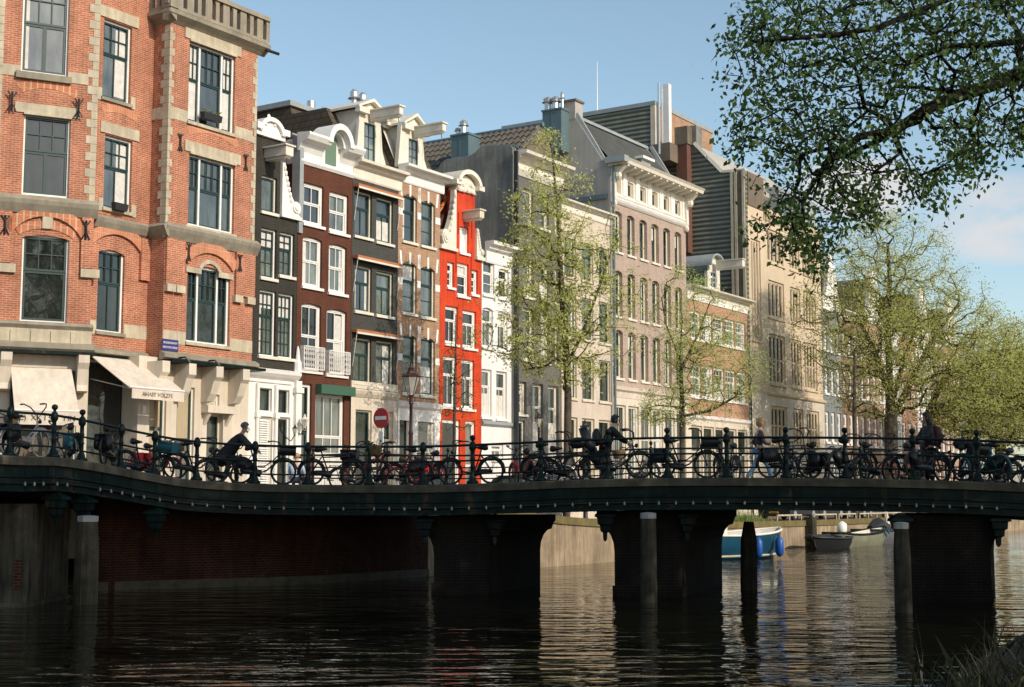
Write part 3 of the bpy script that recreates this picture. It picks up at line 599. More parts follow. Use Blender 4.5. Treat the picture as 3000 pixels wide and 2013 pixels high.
# awnings
aw = MB(); z_t = RF.hit('b', 700, 985, MFY - .1)[1]; z_t2 = z_t - .1
pa = RF.hit('b', 592, 980, MFY - .15); pb = RF.hit('b', 960, 1030, MFY - .15); fa = RF.hit('b', 848, 1190, -1.15); fb = RF.hit('b', 1208, 1228, -1.15)
zf = (fa[1] + fb[1]) / 2; zt_ = (pa[1] + pb[1]) / 2
aw.add([(pa[0], MFY - .15, zt_), (pb[0], MFY - .15, zt_), (fb[0], -1.15, zf), (fa[0], -1.15, zf), (pa[0], MFY - .15, zt_ - .03), (pb[0], MFY - .15, zt_ - .03), (fb[0], -1.15, zf - .03), (fa[0], -1.15, zf - .03)], [(0, 1, 2, 3), (7, 6, 5, 4), (0, 3, 7, 4), (1, 5, 6, 2), (3, 2, 6, 7), (0, 4, 5, 1)])
a1 = part('awning', aw, M['awning'], corner)
v = MB(); n = 30
for i in range(n):
    xa, xb = fa[0] + .1 + (fb[0] - fa[0] - .1) * i / n, fa[0] + .1 + (fb[0] - fa[0] - .1) * (i + 1) / n; ya = -1.17 + .012 * math.sin(i * 1.1); yb = -1.17 + .012 * math.sin((i + 1) * 1.1)
    v.quad((xa, ya, zf - .04), (xb, yb, zf - .04), (xb, yb, zf - .36), (xa, ya, zf - .36))
va = part('valance', v, M['awning'], a1)
part('front_bar', MB().tube([(fa[0], -1.15, zf), (fb[0], -1.15, zf)], .035, 8), M['white'], a1); part('arm', MB().tube([(fb[0] - .15, -1.1, zf - .05), (fb[0] - .1, MFY, zf + .35)], .02, 6).tube([(fa[0] + .15, -1.1, zf - .05), (fa[0] + .1, MFY, zf + .35)], .02, 6), M['steel'], a1)
lettering('lettering', 'AHAST VOLZFE', .19, lx((fa[0] + fb[0]) / 2, -1.19, zf - .2), RX, plain('faded_print', (.20, .17, .14), .8), a1)
la = MB(); ta, tb = LF.hit('b', 70, 1068, -.15), LF.hit('b', 468, 1075, -.15); ba, bb = LF.hit('b', 95, 1348, -1.3), LF.hit('b', 520, 1352, -1.3); zta, zba = (ta[1] + tb[1]) / 2, (ba[1] + bb[1]) / 2
la.add([(ta[0], -.15, zta), (tb[0], -.15, zta), (bb[0], -1.3, zba), (ba[0], -1.3, zba), (ta[0], -.12, zta - .03), (tb[0], -.12, zta - .03), (bb[0], -1.28, zba - .03), (ba[0], -1.28, zba - .03)], [(0, 1, 2, 3), (7, 6, 5, 4), (0, 3, 7, 4), (1, 5, 6, 2), (3, 2, 6, 7), (0, 4, 5, 1)])
a2 = wing('awning', la, M['awning']); wing('front_bar', MB().tube([(ba[0], -1.3, zba), (bb[0], -1.3, zba)], .03, 8), M['white'], parent=a2)
wing('valance', MB().quad((ba[0] + .02, -1.31, zba - .02), (bb[0] - .02, -1.31, zba - .02), (bb[0] - .02, -1.31, zba - .45), (ba[0] + .02, -1.31, zba - .45)), M['awning'], parent=a2)
gl = LF.w((ba[0] + bb[0]) / 2, -1.33, zba - .24) - RF.w(xr0, 0, ZS)
lettering('lettering', 'C)  XK I 5     I IN', .24, (gl.dot(RF.d), gl.dot(RF.i), gl.z), Matrix.Rotation(LF.ang - RF.ang, 3, 'Z') @ RX, plain('black_print', (.03, .03, .03), .8), a2)

# ================================================================== row houses
def house(name, label, xl, xr, zt, wmat, wins, dep=9.0, zb=ZS - .6, extra_ops=(), fr=ROW, rev=.22):
    t = frame_thing(fr, name, label, 'house', xl, 0, ZS); m = MB(); ops = [tuple(wv[:4]) for wv in wins] + list(extra_ops)
    wall(m, xl, xr, zb, zt, ops, 0, rev); shell(m, xl, xr, zb, zt, dep)
    return t, m
def cornice(root, xl, xr, zt, h, out, mat='offwhite', y=0):
    t = MB(); molding(t, xl, xr, [(.03, zt - h), (.06, zt - h * .92), (.06, zt - h * .45), (out * .45, zt - h * .36), (out * .55, zt - h * .22), (out * .95, zt - h * .17), (out, zt - h * .03), (out * .9, zt)])
    return part('cornice', t, M[mat], root)
def curve_gable(mb, xc, hw, z0, h, y0, y1, n=14):
    prof = [(xc - hw, z0)] + [(xc - hw * math.cos(math.pi * i / n), z0 + h * math.sin(math.pi * i / n)) for i in range(1, n)] + [(xc + hw, z0)]
    mb.prism(prof, y0, y1, 'y')
def arch_hood(mb, xc, hw, z0, h, th, y0, y1, n=16):
    for i in range(n):
        a, b = math.pi * i / n, math.pi * (i + 1) / n
        f = lambda s, k: (xc - (hw + k) * math.cos(s), z0 + (h + k) * math.sin(s))
        mb.prism([f(a, 0), f(b, 0), f(b, th), f(a, th)], y0, y1, 'y')
def hoist(root, x, z, length, w=.3, h=.3, mat='offwhite'):
    m = MB(); m.box(x - w / 2, x + w / 2, -length, .05, z - h, z); m.box(x - w / 2 - .08, x + w / 2 + .08, -length - .06, .05, z + .001, z + .06); m.prism([(-length, z - h), (-length + .12, z - h - .1), (.05, z - h - .1), (.05, z - h)], x - w * .35, x + w * .35, 'x')
    h_ = part('hoist_beam', m, M[mat], root); part('hook', MB().tube([(x, -length + .15, z - h), (x, -length + .15, z - h - .22), (x + .05, -length + .15, z - h - .3)], .015, 5), M['iron'], h_)
def claw(mb, x0, x1, z0, z1, y0=-.12, y1=.12, flip=False):   # scrolled shoulder ornament, tall at x0 running out to x1
    n = 10; L = x1 - x0; H = z1 - z0; prof = [(x0, z0), (x0, z1)]
    for i in range(n + 1):
        s = i / n; prof.append((x0 + L * (.14 + .5 * s ** 1.6), z1 - H * (s ** .75) * .72))
    c = (x0 + L * .74, z0 + H * .17)
    for i in range(8):
        a = math.pi * .9 - math.pi * 1.25 * i / 7; prof.append((c[0] + abs(L) * .26 * math.cos(a) * (1 if L > 0 else -1), c[1] + H * .13 * math.sin(a)))
    prof.append((x1, z0))
    mb.prism(prof, y0, y1, 'y')
    for r_, d_ in ((.2, .05), (.11, .09)): mb.prism([(c[0] + abs(L) * r_ * math.cos(2 * math.pi * k / 10), c[1] + H * r_ * .5 * math.sin(2 * math.pi * k / 10)) for k in range(10)], y0 - d_, y0 + .01, 'y')
    random.seed(3)
    for i in range(7): mb.ball((x0 + L * (.1 + .06 * i), y0 - .01, z1 - H * (.1 + .1 * i)), .07, .06, .12, 6, 4)
X = lambda k, x, y: ROW.hit(k, x, y)[0]
Z = lambda k, x, y: ROW.hit(k, x, y)[1]

# ---- black house with neck gable
xl = xr1 + .03; xr = X('c', 452, 1000)
zsh = Z('s', 600, 1535); zn = Z('s', 300, 372)
H1w = [hits(ROW, ('c', 175, 683), ('c', 288, 990))]
H1a = [hits(ROW, ('c', 172, 1085), ('c', 283, 1490)), hits(ROW, ('c', 314, 1118), ('c', 420, 1475)), hits(ROW, ('d', 155, 118), ('d', 268, 625)), hits(ROW, ('d', 295, 145), ('d', 400, 640))]
zg1 = Z('n', 300, 140)
shop = [hits(ROW, ('n', 62, 362), ('n', 222, 662)), hits(ROW, ('n', 300, 385), ('n', 440, 690))]; low = [hits(ROW, ('n', 62, 715), ('n', 222, 1500)), hits(ROW, ('n', 300, 725), ('n', 440, 1500))]
low = [(a, b, ZS + .2, d) for a, b, c, d in low]
h, m = house('black_house', 'narrow black-painted neck-gabled house beside the orange corner building', xl, xr, zsh, None, H1a, zb=zg1, dep=10)
xn0, xn1 = X('s', 105, 600), X('s', 468, 600)
wall(m, xn0, xn1, zsh, zn, H1w); m.quad((xn1, 0, zsh), (xn1, 0, zn), (xn1, .4, zn), (xn1, .4, zsh)); m.quad((xn0, .4, zsh), (xn1, .4, zsh), (xn1, .4, zn), (xn0, .4, zn)); part('wall', m, M['black_brick'], h)
m = MB(); wall(m, xl, xr, ZS - .6, zg1, shop + low, -.06); m.quad((xr, -.06, ZS), (xr, .0, ZS), (xr, .0, zg1), (xr, -.06, zg1)); m.quad((xl, -.06, zg1), (xr, -.06, zg1), (xr, 0, zg1), (xl, 0, zg1)); part('shop_front', m, M['white'], h)
win(h, *H1w[0], 'offwhite', 'green_sash', lo=(1, 1), tr=0, sill='offwhite')
for i, wv in enumerate(H1a): win(h, *wv, 'white', 'green_sash', (3, 2) if i > 1 else (2, 2), (3, 3) if i > 1 else (2, 2), .38, sill='offwhite', curt=(4, 4, 7, 4)[i])
for wv in shop: win(h, *wv, 'white', 'green_sash', lo=(1, 1), tr=0, sill=None, glass='glass_dark', y=-.06, fw=.03, sw=.03)
lv = win(h, *low[0], 'beige_paint', 'white', lo=(1, 1), tr=0, sill=None, y=-.06, name='shop_window'); sv = MB(); a, b, c, d_ = low[0]
for i in range(int((d_ - c - .2) / .085)): sv.box(a + .12, b - .12, -.0, .03, c + .1 + i * .085, c + .16 + i * .085)
part('louvre', sv, M['white'], lv)
dr = win(h, *low[1], 'white', 'door_green', lo=(1, 2), tr=0, sill=None, glass='glass_dark', y=-.06, name='door'); part('handle', MB().ball((low[1][0] + .25, -.03, ZS + 1.2), .03), M['steel'], dr)
m = MB(); xc1 = X('n', 588, 230); zc1 = Z('n', 580, 225); molding(m, xl, xr + .02, [(.1, zc1 - .22), (.2, zc1 - .14), (.3, zc1 - .02), (.32, zc1 + .08), (.06, zc1 + .16)]); molding(m, xl, xr - .3, [(.05, zc1 - .40), (.12, zc1 - .36), (.12, zc1 - .30), (.05, zc1 - .26)]); part('cornice', m, M['white'], h)
m = MB(); px = X('n', 522, 900); m.box(px - .16, px + .16, -.2, -.05, ZS, zc1 - .2); m.box(px - .22, px + .22, -.26, -.05, zc1 - .66, zc1 - .46); m.lathe([(.16, zc1 + .12), (.16, zc1 + .5), (.1, zc1 + .6), (.06, zc1 + 1.0), (.02, zc1 + 1.15)], px, -.1, 8)
for k in (X('n', 268, 500), X('n', 35, 500)): m.tube([(k, -.12, ZS + .3), (k, -.12, zc1 - .42)], .07, 8); m.box(k - .11, k + .11, -.2, -.05, shop[0][2] - .25, shop[0][2] - .05)
part('pilaster', m, M['white'], h)
m = MB(); claw(m, xn1, xr + .05, zsh, Z('s', 480, 745)); m.box(xn1 - .02, xr + .1, -.15, .15, zsh - .12, zsh); part('claw_piece', m, M['white'], h)
m = MB(); xc = (xn0 + xn1) / 2; hw = (xn1 - xn0) / 2; curve_gable(m, xc, hw * .82, zn, Z('s', 330, 60) - zn - .22, -.1, .3); arch_hood(m, xc, hw * .8, zn + .15, Z('s', 330, 60) - zn - .4, .16, -.22, .35)
m.box(xn0 - .12, xn1 + .12, -.12, .3, zn - .02, zn + .18); m.box(xn1 - .1, xn1 + .26, -.24, .3, zn + .18, zn + .42); m.box(xn0 - .2, xn0 + .12, -.24, .3, zn + .18, zn + .42)
for dx, dz in ((-.15, .75), (.2, .55), (-.3, .5)): m.ball((xc + dx, -.12, zn + dz), .09, .05, .12, 6, 4)
part('gable_top', m, M['white'], h)
hoist(h, X('s', 275, 700), Z('s', 300, 560), 1.1, .42, .36)
yb_, zrb = ROW.side('s', 480, 250, xn1)
m = MB(); rz0, rz1 = zsh + .1, zn + .1; tiles(m, (xr - .05, .35, rz0 - .1), (0, 7.5, 0), (-(xr - xc), 0, rz1 - rz0 + .4), 26, 8); part('roof', m, M['tile_red'], h)
m = MB(); m.quad((xr, .3, zsh - 1), (xc, .3, rz1 + .3), (xc, 8, rz1 + .3), (xr, 8, zsh - 1)); m.quad((xl, .3, zsh - 1), (xc, .3, rz1 + .3), (xc, 8, rz1 + .3), (xl, 8, zsh - 1)); part('roof_boards', m, M['brown_brick'], h)
m = MB(); cx_, cy_ = xc + .2, 3.2; zb_ = zn + .5; m.box(cx_ - .5, cx_ + .9, cy_ - .5, cy_ + .5, zb_ - 1.5, zb_ + .35); st = part('chimney', m, M['weathered'], h); m = MB(); m.lathe([(.2, zb_ + .35), (.19, zb_ + 1.15), (.22, zb_ + 1.2), (.22, zb_ + 1.25)], cx_ + .1, cy_, 10); m.lathe([(.14, zb_ + .35), (.13, zb_ + 1.0)], cx_ - .35, cy_, 10); part('chimney_pot', m, M['tile_red'], st)
# wall lanterns by the brown house door
# ---- brown house
xl = xr + .02; xr = X('c', 884, 715) - .12
zt = Z('c', 670, 650)
H2 = [hits(ROW, ('c', 497, 738), ('c', 645, 1090)), hits(ROW, ('c', 695, 808), ('c', 836, 1150)), (*hits(ROW, ('c', 490, 1148), ('d', 612, 120)),), (*hits(ROW, ('c', 690, 1205), ('d', 795, 165)),), hits(ROW, ('d', 465, 215), ('d', 604, 735)), hits(ROW, ('d', 652, 258), ('d', 793, 765))]
gdoor = hits(ROW, ('n', 556, 305), ('n', 716, 1568)); gwin = hits(ROW, ('n', 782, 430), ('n', 1128, 1500)); gdoor = (max(gdoor[0], xl + .05), gdoor[1], ZS, gdoor[3]); gwin = (gwin[0], min(gwin[1], xr - .3), ZS + .6, gwin[3])
h, m = house('brown_house', 'dark brown brick house with white sash windows and an arched white attic cornice', xl, xr, zt, None, H2 + [gdoor, gwin])
for wv in H2[2:]: arch_fill(m, wv[0], wv[1], wv[3], .07)
part('wall', m, M['brown_brick'], h)
for i, wv in enumerate(H2):
    wo = win(h, *wv, 'white', 'white', (2, 1), (2, 1), .48, fw=.1, sill='white', curt=(0, 0, 6, 1, 0, 2)[i], glass='glass' if i < 4 else 'glass_dark')
    if i >= 4:
        b = MB(); za_, zb_ = wv[2] + .05, wv[2] + .95
        b.box(wv[0] - .03, wv[1] + .03, -.2, -.17, zb_ - .03, zb_); b.box(wv[0] - .03, wv[1] + .03, -.2, -.17, za_, za_ + .03)
        nn = 11
        for k in range(nn + 1):
            xx = wv[0] + (wv[1] - wv[0]) * k / nn; b.box(xx - .01, xx + .01, -.195, -.175, za_, zb_)
            for zz in (.18, .4, .62, .8): b.tube([(xx + .05 * math.cos(a), -.185, za_ + zz + .06 * math.sin(a)) for a in [2 * math.pi * q / 6 for q in range(7)]], .008, 3, False)
        b.box(wv[0] - .03, wv[0], -.2, .0, za_, zb_); b.box(wv[1], wv[1] + .03, -.2, .0, za_, zb_); part('balcony_railing', b, M['white'], h)
dr = win(h, *gdoor, 'white', 'door_green', (1, 1), (1, 2), .34, sill=None, fw=.12, glass='glass', name='door'); part('handle', MB().ball((gdoor[0] + .3, .12, ZS + 1.1), .03), M['steel'], dr)
win(h, *gwin, 'white', 'white', (3, 1), (3, 1), .36, fw=.09, sill='white', curt=3, name='shop_window')
bx = hits(ROW, ('n', 842, 340), ('n', 1190, 450), -.3); part('awning_box', MB().box(gwin[0] - .02, xr - .02, -.32, .02, gwin[3] - .02, gwin[3] + .34), plain('green_awning_box', (.045, .115, .075), .5, .08), h)
m = MB(); zsp = ROW.hit('c', 575, 352, -.6)[1] - .2; ha, hb = ROW.hit('c', 692, 400, -.6)[0], ROW.hit('c', 884, 470, -.6)[0]; xc = (ha + hb) / 2; aw_ = (hb - ha) / 2 - .24; hpk = ROW.hit('c', 800, 296, -.6)[1] - zsp - .26
part('attic_wall', MB().box(xl, xr, -.03, 6, zt + .001, zsp), M['white'], h)
m = MB(); curve_gable(m, xc, aw_, zsp + .001, hpk, -.03, 5.5); part('attic_wall', m, M['white'], h)
m = MB(); molding(m, xl, xr, [(.05, zt - .03), (.12, zt + .08), (.12, zt + .14), (.04, zt + .2)])
for xa, xb in ((xl - .1, xc - aw_), (xc + aw_, xr + .1)): molding(m, xa, xb, [(.04, zsp - .52), (.1, zsp - .4), (.2, zsp - .2), (.5, zsp - .12), (.62, zsp + .06), (.6, zsp + .16), (.03, zsp + .2)])
arch_hood(m, xc, aw_, zsp, hpk, .24, -.62, .4); arch_hood(m, xc, aw_ - .12, zsp, hpk - .12, .12, -.35, .1); part('cornice', m, M['white'], h)
m = MB(); arch_hood(m, xc, aw_ + .24, zsp + .001, hpk, .02, .4, 5.0); m.box(xl - .08, xr, .3, 5, zsp + .16, zsp + .22); part('roof', m, M['lead'], h)
m = MB(); m.box(xc - .34, xc + .3, -.06, -.03, zt + .25, zsp + .5); part('shutter', m, M['shutter_green'], h)
m = MB(); m.box(xl - .06, xl + .16, -.1, .3, zt - 2.8, zsp); part('rain_pipe', m, M['lead'], h)
# slate mansard block rising behind
m = MB(); e0 = ROW.hit('c', 458, 300, 3.0); tt = ROW.hit('c', 455, 180, 3.6)
zb_, zt_ = zsp + .1, tt[1]
X0 = e0[0]; X1 = X0 + 4.4
m.add([(X0, 2.8, zb_), (X1, 2.8, zb_), (X1 - .1, 3.6, zt_), (X0 + .1, 3.6, zt_), (X0, 9, zb_), (X1, 9, zb_), (X1 - .1, 9, zt_), (X0 + .1, 9, zt_)], [(0, 1, 2, 3), (0, 3, 7, 4), (1, 5, 6, 2), (3, 2, 6, 7)]); mr_ = part('mansard_roof', m, M['roof_brown'], h)
part('gutter', MB().box(X0 - .05, X1 + .05, 3.45, 9, zt_, zt_ + .22), M['lead'], mr_)
m = MB(); m.lathe([(.2, zt_ + .2), (.2, zt_ + .95)], X0 + 2.6, 4.6, 10); m.lathe([(.05, zt_ + .2), (.05, zt_ + .9)], X0 + 3.4, 4.6, 6); part('flue', m, M['steel'], mr_)
# ---- dark grey house
xl = xr + .02; xr = X('d', 1170, 600)
zt = Z('t', 860, 1300); zfz = Z('t', 760, 1510)
H3 = [hits(ROW, ('c', 888, 800), ('c', 1016, 1180)), hits(ROW, ('c', 1054, 852), ('c', 1178, 1225)), hits(ROW, ('c', 890, 1372), ('d', 982, 300)), hits(ROW, ('c', 1054, 1418), ('d', 1140, 330)), hits(ROW, ('d', 852, 475), ('d', 978, 820)), hits(ROW, ('d', 1017, 497), ('d', 1143, 850))]
H3 = [(max(a, xl + .1), b, c, d) for a, b, c, d in H3]
zst = Z('d', 1000, 885); g = [hits(ROW, ('d', 858, 1010), ('d', 972, 1568)), hits(ROW, ('d', 1070, 1025), ('d', 1135, 1400))]; g = [(max(g[0][0], xl + .2), g[0][1], ZS, g[0][3]), (g[1][0], g[1][1], ZS + .8, g[1][3])]
h, m = house('grey_house', 'dark grey painted house with orange rolled awnings and a white dormer', xl, xr, zfz + .02, None, H3, zb=zst); part('wall', m, M['grey_brick'], h)
m = MB(); wall(m, xl, xr, ZS - .6, zst, g, -.05); part('ground_storey_wall', m, M['stone_cream'], h)
m = MB(); molding(m, xl, xr + .03, [(.08, zst - .25), (.16, zst - .12), (.2, zst), (.02, zst + .1)]); m.box(xl, xr, -.07, 0, zst + .1, zst + .4); part('string_course', m, M['stone_cream'], h)
for i, wv in enumerate(H3): win(h, *wv, 'beige_paint', 'green_sash', (1, 1), (2, 1), .36, sill='offwhite', curt=(0, 3, 1, 0, 0, 2)[i])
dr = win(h, *g[0], 'stone_cream', 'green_sash', (1, 1), (1, 1), .32, sill=None, glass='glass_dark', name='door', y=-.05); part('handle', MB().ball((g[0][0] + .22, .08, ZS + 1.1), .03), M['steel'], dr)
win(h, *g[1], 'stone_cream', 'beige_paint', (1, 1), (1, 1), .3, sill='stone_cream', glass='glass_dark', y=-.05)
for ka, kb in ((('c', 885, 750), ('c', 1222, 875)), (('c', 885, 1300), ('c', 1215, 1400)), (('d', 848, 420), ('d', 1170, 488))):
    a = ROW.hit(*ka, -.15); b = ROW.hit(*kb, -.15); zz = (a[1] + b[1]) / 2; A = MB(); A.box(xl + .03, xr - .02, -.3, .0, zz - .02, zz + .09); ao = part('rolled_awning', A, M['awning_orange'], h)
    A = MB(); A.box(xl + .03, xr - .02, -.32, -.26, zz - .1, zz - .02)
    for xx in (xl + .06, xr - .1): A.tube([(xx, -.26, zz - .1), (xx, -.05, zz - 1.4)], .014, 4)
    part('bar', A, M['offwhite'], ao)
cornice(h, xl - .02, xr + .2, zt, zt - zfz + .15, .5)
def dormer(h, xc, hw, zb, zt, zp, yf=.15, dep=2.4, mats=('offwhite', 'roof_brown'), beam=1.5, arch=False, wmat='green_sash'):
    wv = (xc - hw * .52, xc + hw * .52, zb + .25, zt - .5); m = MB(); wall(m, xc - hw, xc + hw, zb, zt, [wv], yf, .1); m.prism([(xc - hw, zt), (xc + hw, zt), (xc, zp)], yf, yf + .15, 'y'); m.quad((xc - hw, yf, zb), (xc - hw, yf, zt), (xc - hw, yf + dep, zt), (xc - hw, yf + dep, zb)); m.quad((xc + hw, yf, zb), (xc + hw, yf + dep, zb), (xc + hw, yf + dep, zt), (xc + hw, yf, zt))
    do = part('dormer', m, M[mats[0]], h); x0, x1, z0, z1 = wv; f = MB(); grid_sash(f, x0, x1, z0, z1, 2, 3, yf + .05, .06); part('dormer_window', f, M[wmat], do); part('pane', MB().quad((x0, yf + .08, z0), (x1, yf + .08, z0), (x1, yf + .08, z1), (x0, yf + .08, z1)), M['glass'], do)
    r = MB(); k = .12; zz = zt - .02
    r.prism([(xc - hw - .28, zz), (xc - hw - .28, zz + .1), (xc, zp + .16), (xc + hw + .28, zz + .1), (xc + hw + .28, zz), (xc, zp + .02)], yf - .22, yf + dep, 'y'); r.box(xc - hw - .26, xc - hw * .45, yf - .25, yf + .0, zt - .2, zt + .04); r.box(xc + hw * .45, xc + hw + .26, yf - .25, yf, zt - .2, zt + .04); part('dormer_roof', r, M[mats[0]], do)
    cl = MB()
    for s_ in (-1, 1): cl.prism([(xc + s_ * hw, zb), (xc + s_ * hw, zb + (zt - zb) * .8), (xc + s_ * (hw + .12), zb + (zt - zb) * .35), (xc + s_ * (hw + .5), zb)], yf - .02, yf + .12, 'y')
    part('scroll', cl, M[mats[0]], do)
    if beam: hoist(h, xc, zt - .02, beam, .26, .32)
    return do
xd = X('t', 345, 700); m = MB(); zr0 = zt - .05; zr1 = ROW.hit('t', 100, 330, 1.2)[1]
m.add([(xl, .25, zr0), (xr, .25, zr0), (xr, 1.5, zr1), (xl, 1.5, zr1), (xl, 8, zr0), (xr, 8, zr0), (xr, 8, zr1), (xl, 8, zr1)], [(0, 1, 2, 3), (3, 2, 6, 7), (0, 3, 7, 4), (1, 5, 6, 2)]); part('mansard_roof', m, M['roof_brown'], h)
dormer(h, xd, .72, zt - .1, ROW.hit('t', 300, 270, .15)[1], ROW.hit('t', 398, 155, .15)[1])
# ---- tan brick house
xl = xr + .02; xr = X('u', 92, 1200)
zt = Z('t', 1560, 1370); zfz = Z('t', 1465, 1540)
H4 = [hits(ROW, ('c', 1256, 822), ('c', 1362, 1215)), hits(ROW, ('c', 1396, 872), ('c', 1500, 1250)), hits(ROW, ('c', 1254, 1342), ('d', 1316, 310)), hits(ROW, ('c', 1392, 1378), ('d', 1450, 340)), hits(ROW, ('d', 1214, 448), ('d', 1316, 900)), hits(ROW, ('d', 1347, 472), ('d', 1450, 915))]
zst = Z('o', 300, 600); g = [hits(ROW, ('d', 1183, 1040), ('d', 1262, 1568)), hits(ROW, ('d', 1316, 1058), ('d', 1440, 1500))]; g = [(g[0][0], g[0][1], ZS, g[0][3]), (g[1][0], g[1][1], ZS + .7, g[1][3])]
h, m = house('tan_brick_house', 'tan brick house with white stone stripes, a cream dormer and white ground floor', xl, xr, zfz + .02, None, H4, zb=zst)
for wv in H4: arch_fill(m, wv[0], wv[1], wv[3], .14)
part('wall', m, M['tan_brick'], h)
m = MB(); wall(m, xl, xr, ZS - .6, zst, g, -.06); part('ground_storey_wall', m, M['white'], h)
m = MB(); molding(m, xl, xr + .03, [(.08, zst - .7), (.1, zst - .2), (.22, zst - .1), (.26, zst + .06), (.02, zst + .14)]); part('string_course', m, M['white'], h)
for i, wv in enumerate(H4): win(h, *wv, 'offwhite', 'green_sash', (1, 1), (1, 2), .36, sill='offwhite', curt=(6, 0, 4, 0, 0, 3)[i])
m = MB()
for wv in H4:
    cx = (wv[0] + wv[1]) / 2; hw = (wv[1] - wv[0]) / 2 + .1
    for s_ in (-1, 0, 1): x_ = cx + s_ * hw; m.prism([(x_ - .06 + s_ * .0, wv[3] - .08 - abs(s_) * .12), (x_ + .06, wv[3] - .08 - abs(s_) * .12), (x_ + .07 + s_ * .08, wv[3] + .42), (x_ - .07 + s_ * .08, wv[3] + .42)], -.02, .02, 'y')
for i in (0, 2, 4):
    zz = H4[i][2] + (H4[i][3] - H4[i][2]) * .6
    for a, b in ((xl, H4[i][0] - .02), (H4[i][1] + .02, H4[i + 1][0] - .02), (H4[i + 1][1] + .02, xr)): m.box(a, b, -.018, .02, zz - .15, zz + .15)
part('stone_trim', m, M['white'], h)
dr = win(h, *g[0], 'offwhite', 'offwhite', (1, 1), (1, 1), .5, sill=None, glass='glass_dark', name='door', y=-.06); part('handle', MB().ball((g[0][0] + .22, .06, ZS + 1.1), .03), M['steel'], dr)
win(h, *g[1], 'offwhite', 'beige_paint', (1, 1), (2, 1), .4, sill='offwhite', curt=1, y=-.06)
cornice(h, xl, xr + .25, zt, zt - zfz + .2, .55, 'white')
xd = X('t', 1060, 900); m = MB(); zr0 = zt - .05; zr1 = ROW.hit('t', 700, 560, 1.0)[1]
m.add([(xl + .1, .25, zr0), (xr, .25, zr0), (xr, 1.2, zr1), (xl + .3, 1.2, zr1), (xl + .1, 8, zr0), (xr, 8, zr0), (xr, 8, zr1), (xl + .3, 8, zr1)], [(0, 1, 2, 3), (3, 2, 6, 7), (0, 3, 7, 4), (1, 5, 6, 2)]); mr_ = part('mansard_roof', m, M['roof_brown'], h)
m = MB(); m.prism([(xl + .08, zr0), (xl + .42, zr0), (xl + .62, zr1), (xl + .28, zr1)], .1, .3, 'y'); m.quad((xl + .1, .2, zr0), (xl + .4, .2, zr0), (xl + .6, 1.15, zr1), (xl + .25, 1.15, zr1)); m.prism([(.9, zr1 - .1), (.75, zr1 + .1), (.55, zr1 + .25), (.5, zr1 + .36), (1.4, zr1 + .4)], xl + .1, xr, 'x'); m.box(xl + .1, xl + .3, .7, 6, zr1, zr1 + .38); part('roof_trim', m, M['offwhite'], mr_)
dormer(h, xd, .66, zt - .1, ROW.hit('t', 1030, 545, .15)[1], ROW.hit('t', 1135, 400, .15)[1])
m = MB(); cx_, zz = X('t', 850, 700) + .6, zr1 + .3; m.box(cx_ - .75, cx_ + .6, 2.6, 3.4, zr1 - .3, zz + .5); ch = part('chimney', m, M['weathered'], h); m = MB()
for dx in (-.3, .3): m.lathe([(.15, zz + .5), (.13, zz + .6), (.13, zz + 1.3), (.3, zz + 1.32), (.2, zz + 1.4), (.2, zz + 1.6), (.08, zz + 1.75)], cx_ + dx, 3.0, 10)
part('flue', m, M['steel'], ch)
# ---- red house
xl = xr + .02; xr = X('u', 690, 1500)
zsh = Z('u', 200, 1235); zn = Z('u', 450, 410); xn0, xn1 = X('u', 300, 800), X('u', 594, 800)
H5 = [hits(ROW, ('f', 142, 37), ('f', 187, 222)), hits(ROW, ('f', 210, 42), ('f', 287, 285)), hits(ROW, ('f', 307, 92), ('f', 350, 270)), hits(ROW, ('f', 127, 337), ('f', 214, 612)), hits(ROW, ('f', 247, 367), ('f', 338, 640)), hits(ROW, ('f', 114, 682), ('f', 205, 1040)), hits(ROW, ('f', 237, 707), ('f', 325, 1055))]
g = [hits(ROW, ('f', 107, 1117), ('f', 228, 1568)), hits(ROW, ('f', 267, 1127), ('f', 333, 1568))]; g = [(a, b, ZS + .1, d) for a, b, c, d in g]
nk = [hits(ROW, ('u', 377, 893), ('u', 503, 1300))]
h, m = house('red_house', 'narrow bright red neck-gabled house with white carved scrolls', xl, xr, zsh, None, H5 + g)
wall(m, xn0, xn1, zsh, zn, nk); m.quad((xn1, 0, zsh), (xn1, 0, zn), (xn1, .4, zn), (xn1, .4, zsh)); m.quad((xn0, 0, zsh), (xn0, .4, zsh), (xn0, .4, zn), (xn0, 0, zn)); m.quad((xn0, .4, zsh), (xn1, .4, zsh), (xn1, .4, zn), (xn0, .4, zn)); part('wall', m, M['red_paint'], h)
for i, wv in enumerate(H5): win(h, *wv, 'white', 'white', (1, 1), (1, 2) if i < 3 else (2, 1), .35, fw=.1 if i > 2 else .085, sill='white', curt=(0, 4, 0, 0, 0, 0, 0)[i], glass='glass_dark')
for i, wv in enumerate(g): win(h, *wv, 'white', 'white', (1, 1), (1, 2), .45, fw=.1, sill=None, glass='glass' if i else 'glass_dark', name='door' if i else 'window')
wv = nk[0]; do = win(h, *wv, 'white', 'white', (1, 1), (1, 1), 0, fw=.1, sill='white', name='loft_door'); part('door_panel', MB().box(wv[0] + .12, wv[1] - .12, .13, .17, wv[2] + .12, wv[3] - .12), M['white'], do)
m = MB(); claw(m, xn0, xl - .0, zsh + .1, zn - .05); m.box(xl - .1, xn0 + .1, -.16, .2, zsh - .02, zsh + .12); claw(m, xn1, xr + .02, zsh + .02, Z('u', 580, 925)); m.box(xn1 - .02, xr + .1, -.16, .2, zsh - .14, zsh + .02); part('claw_piece', m, M['offwhite'], h)
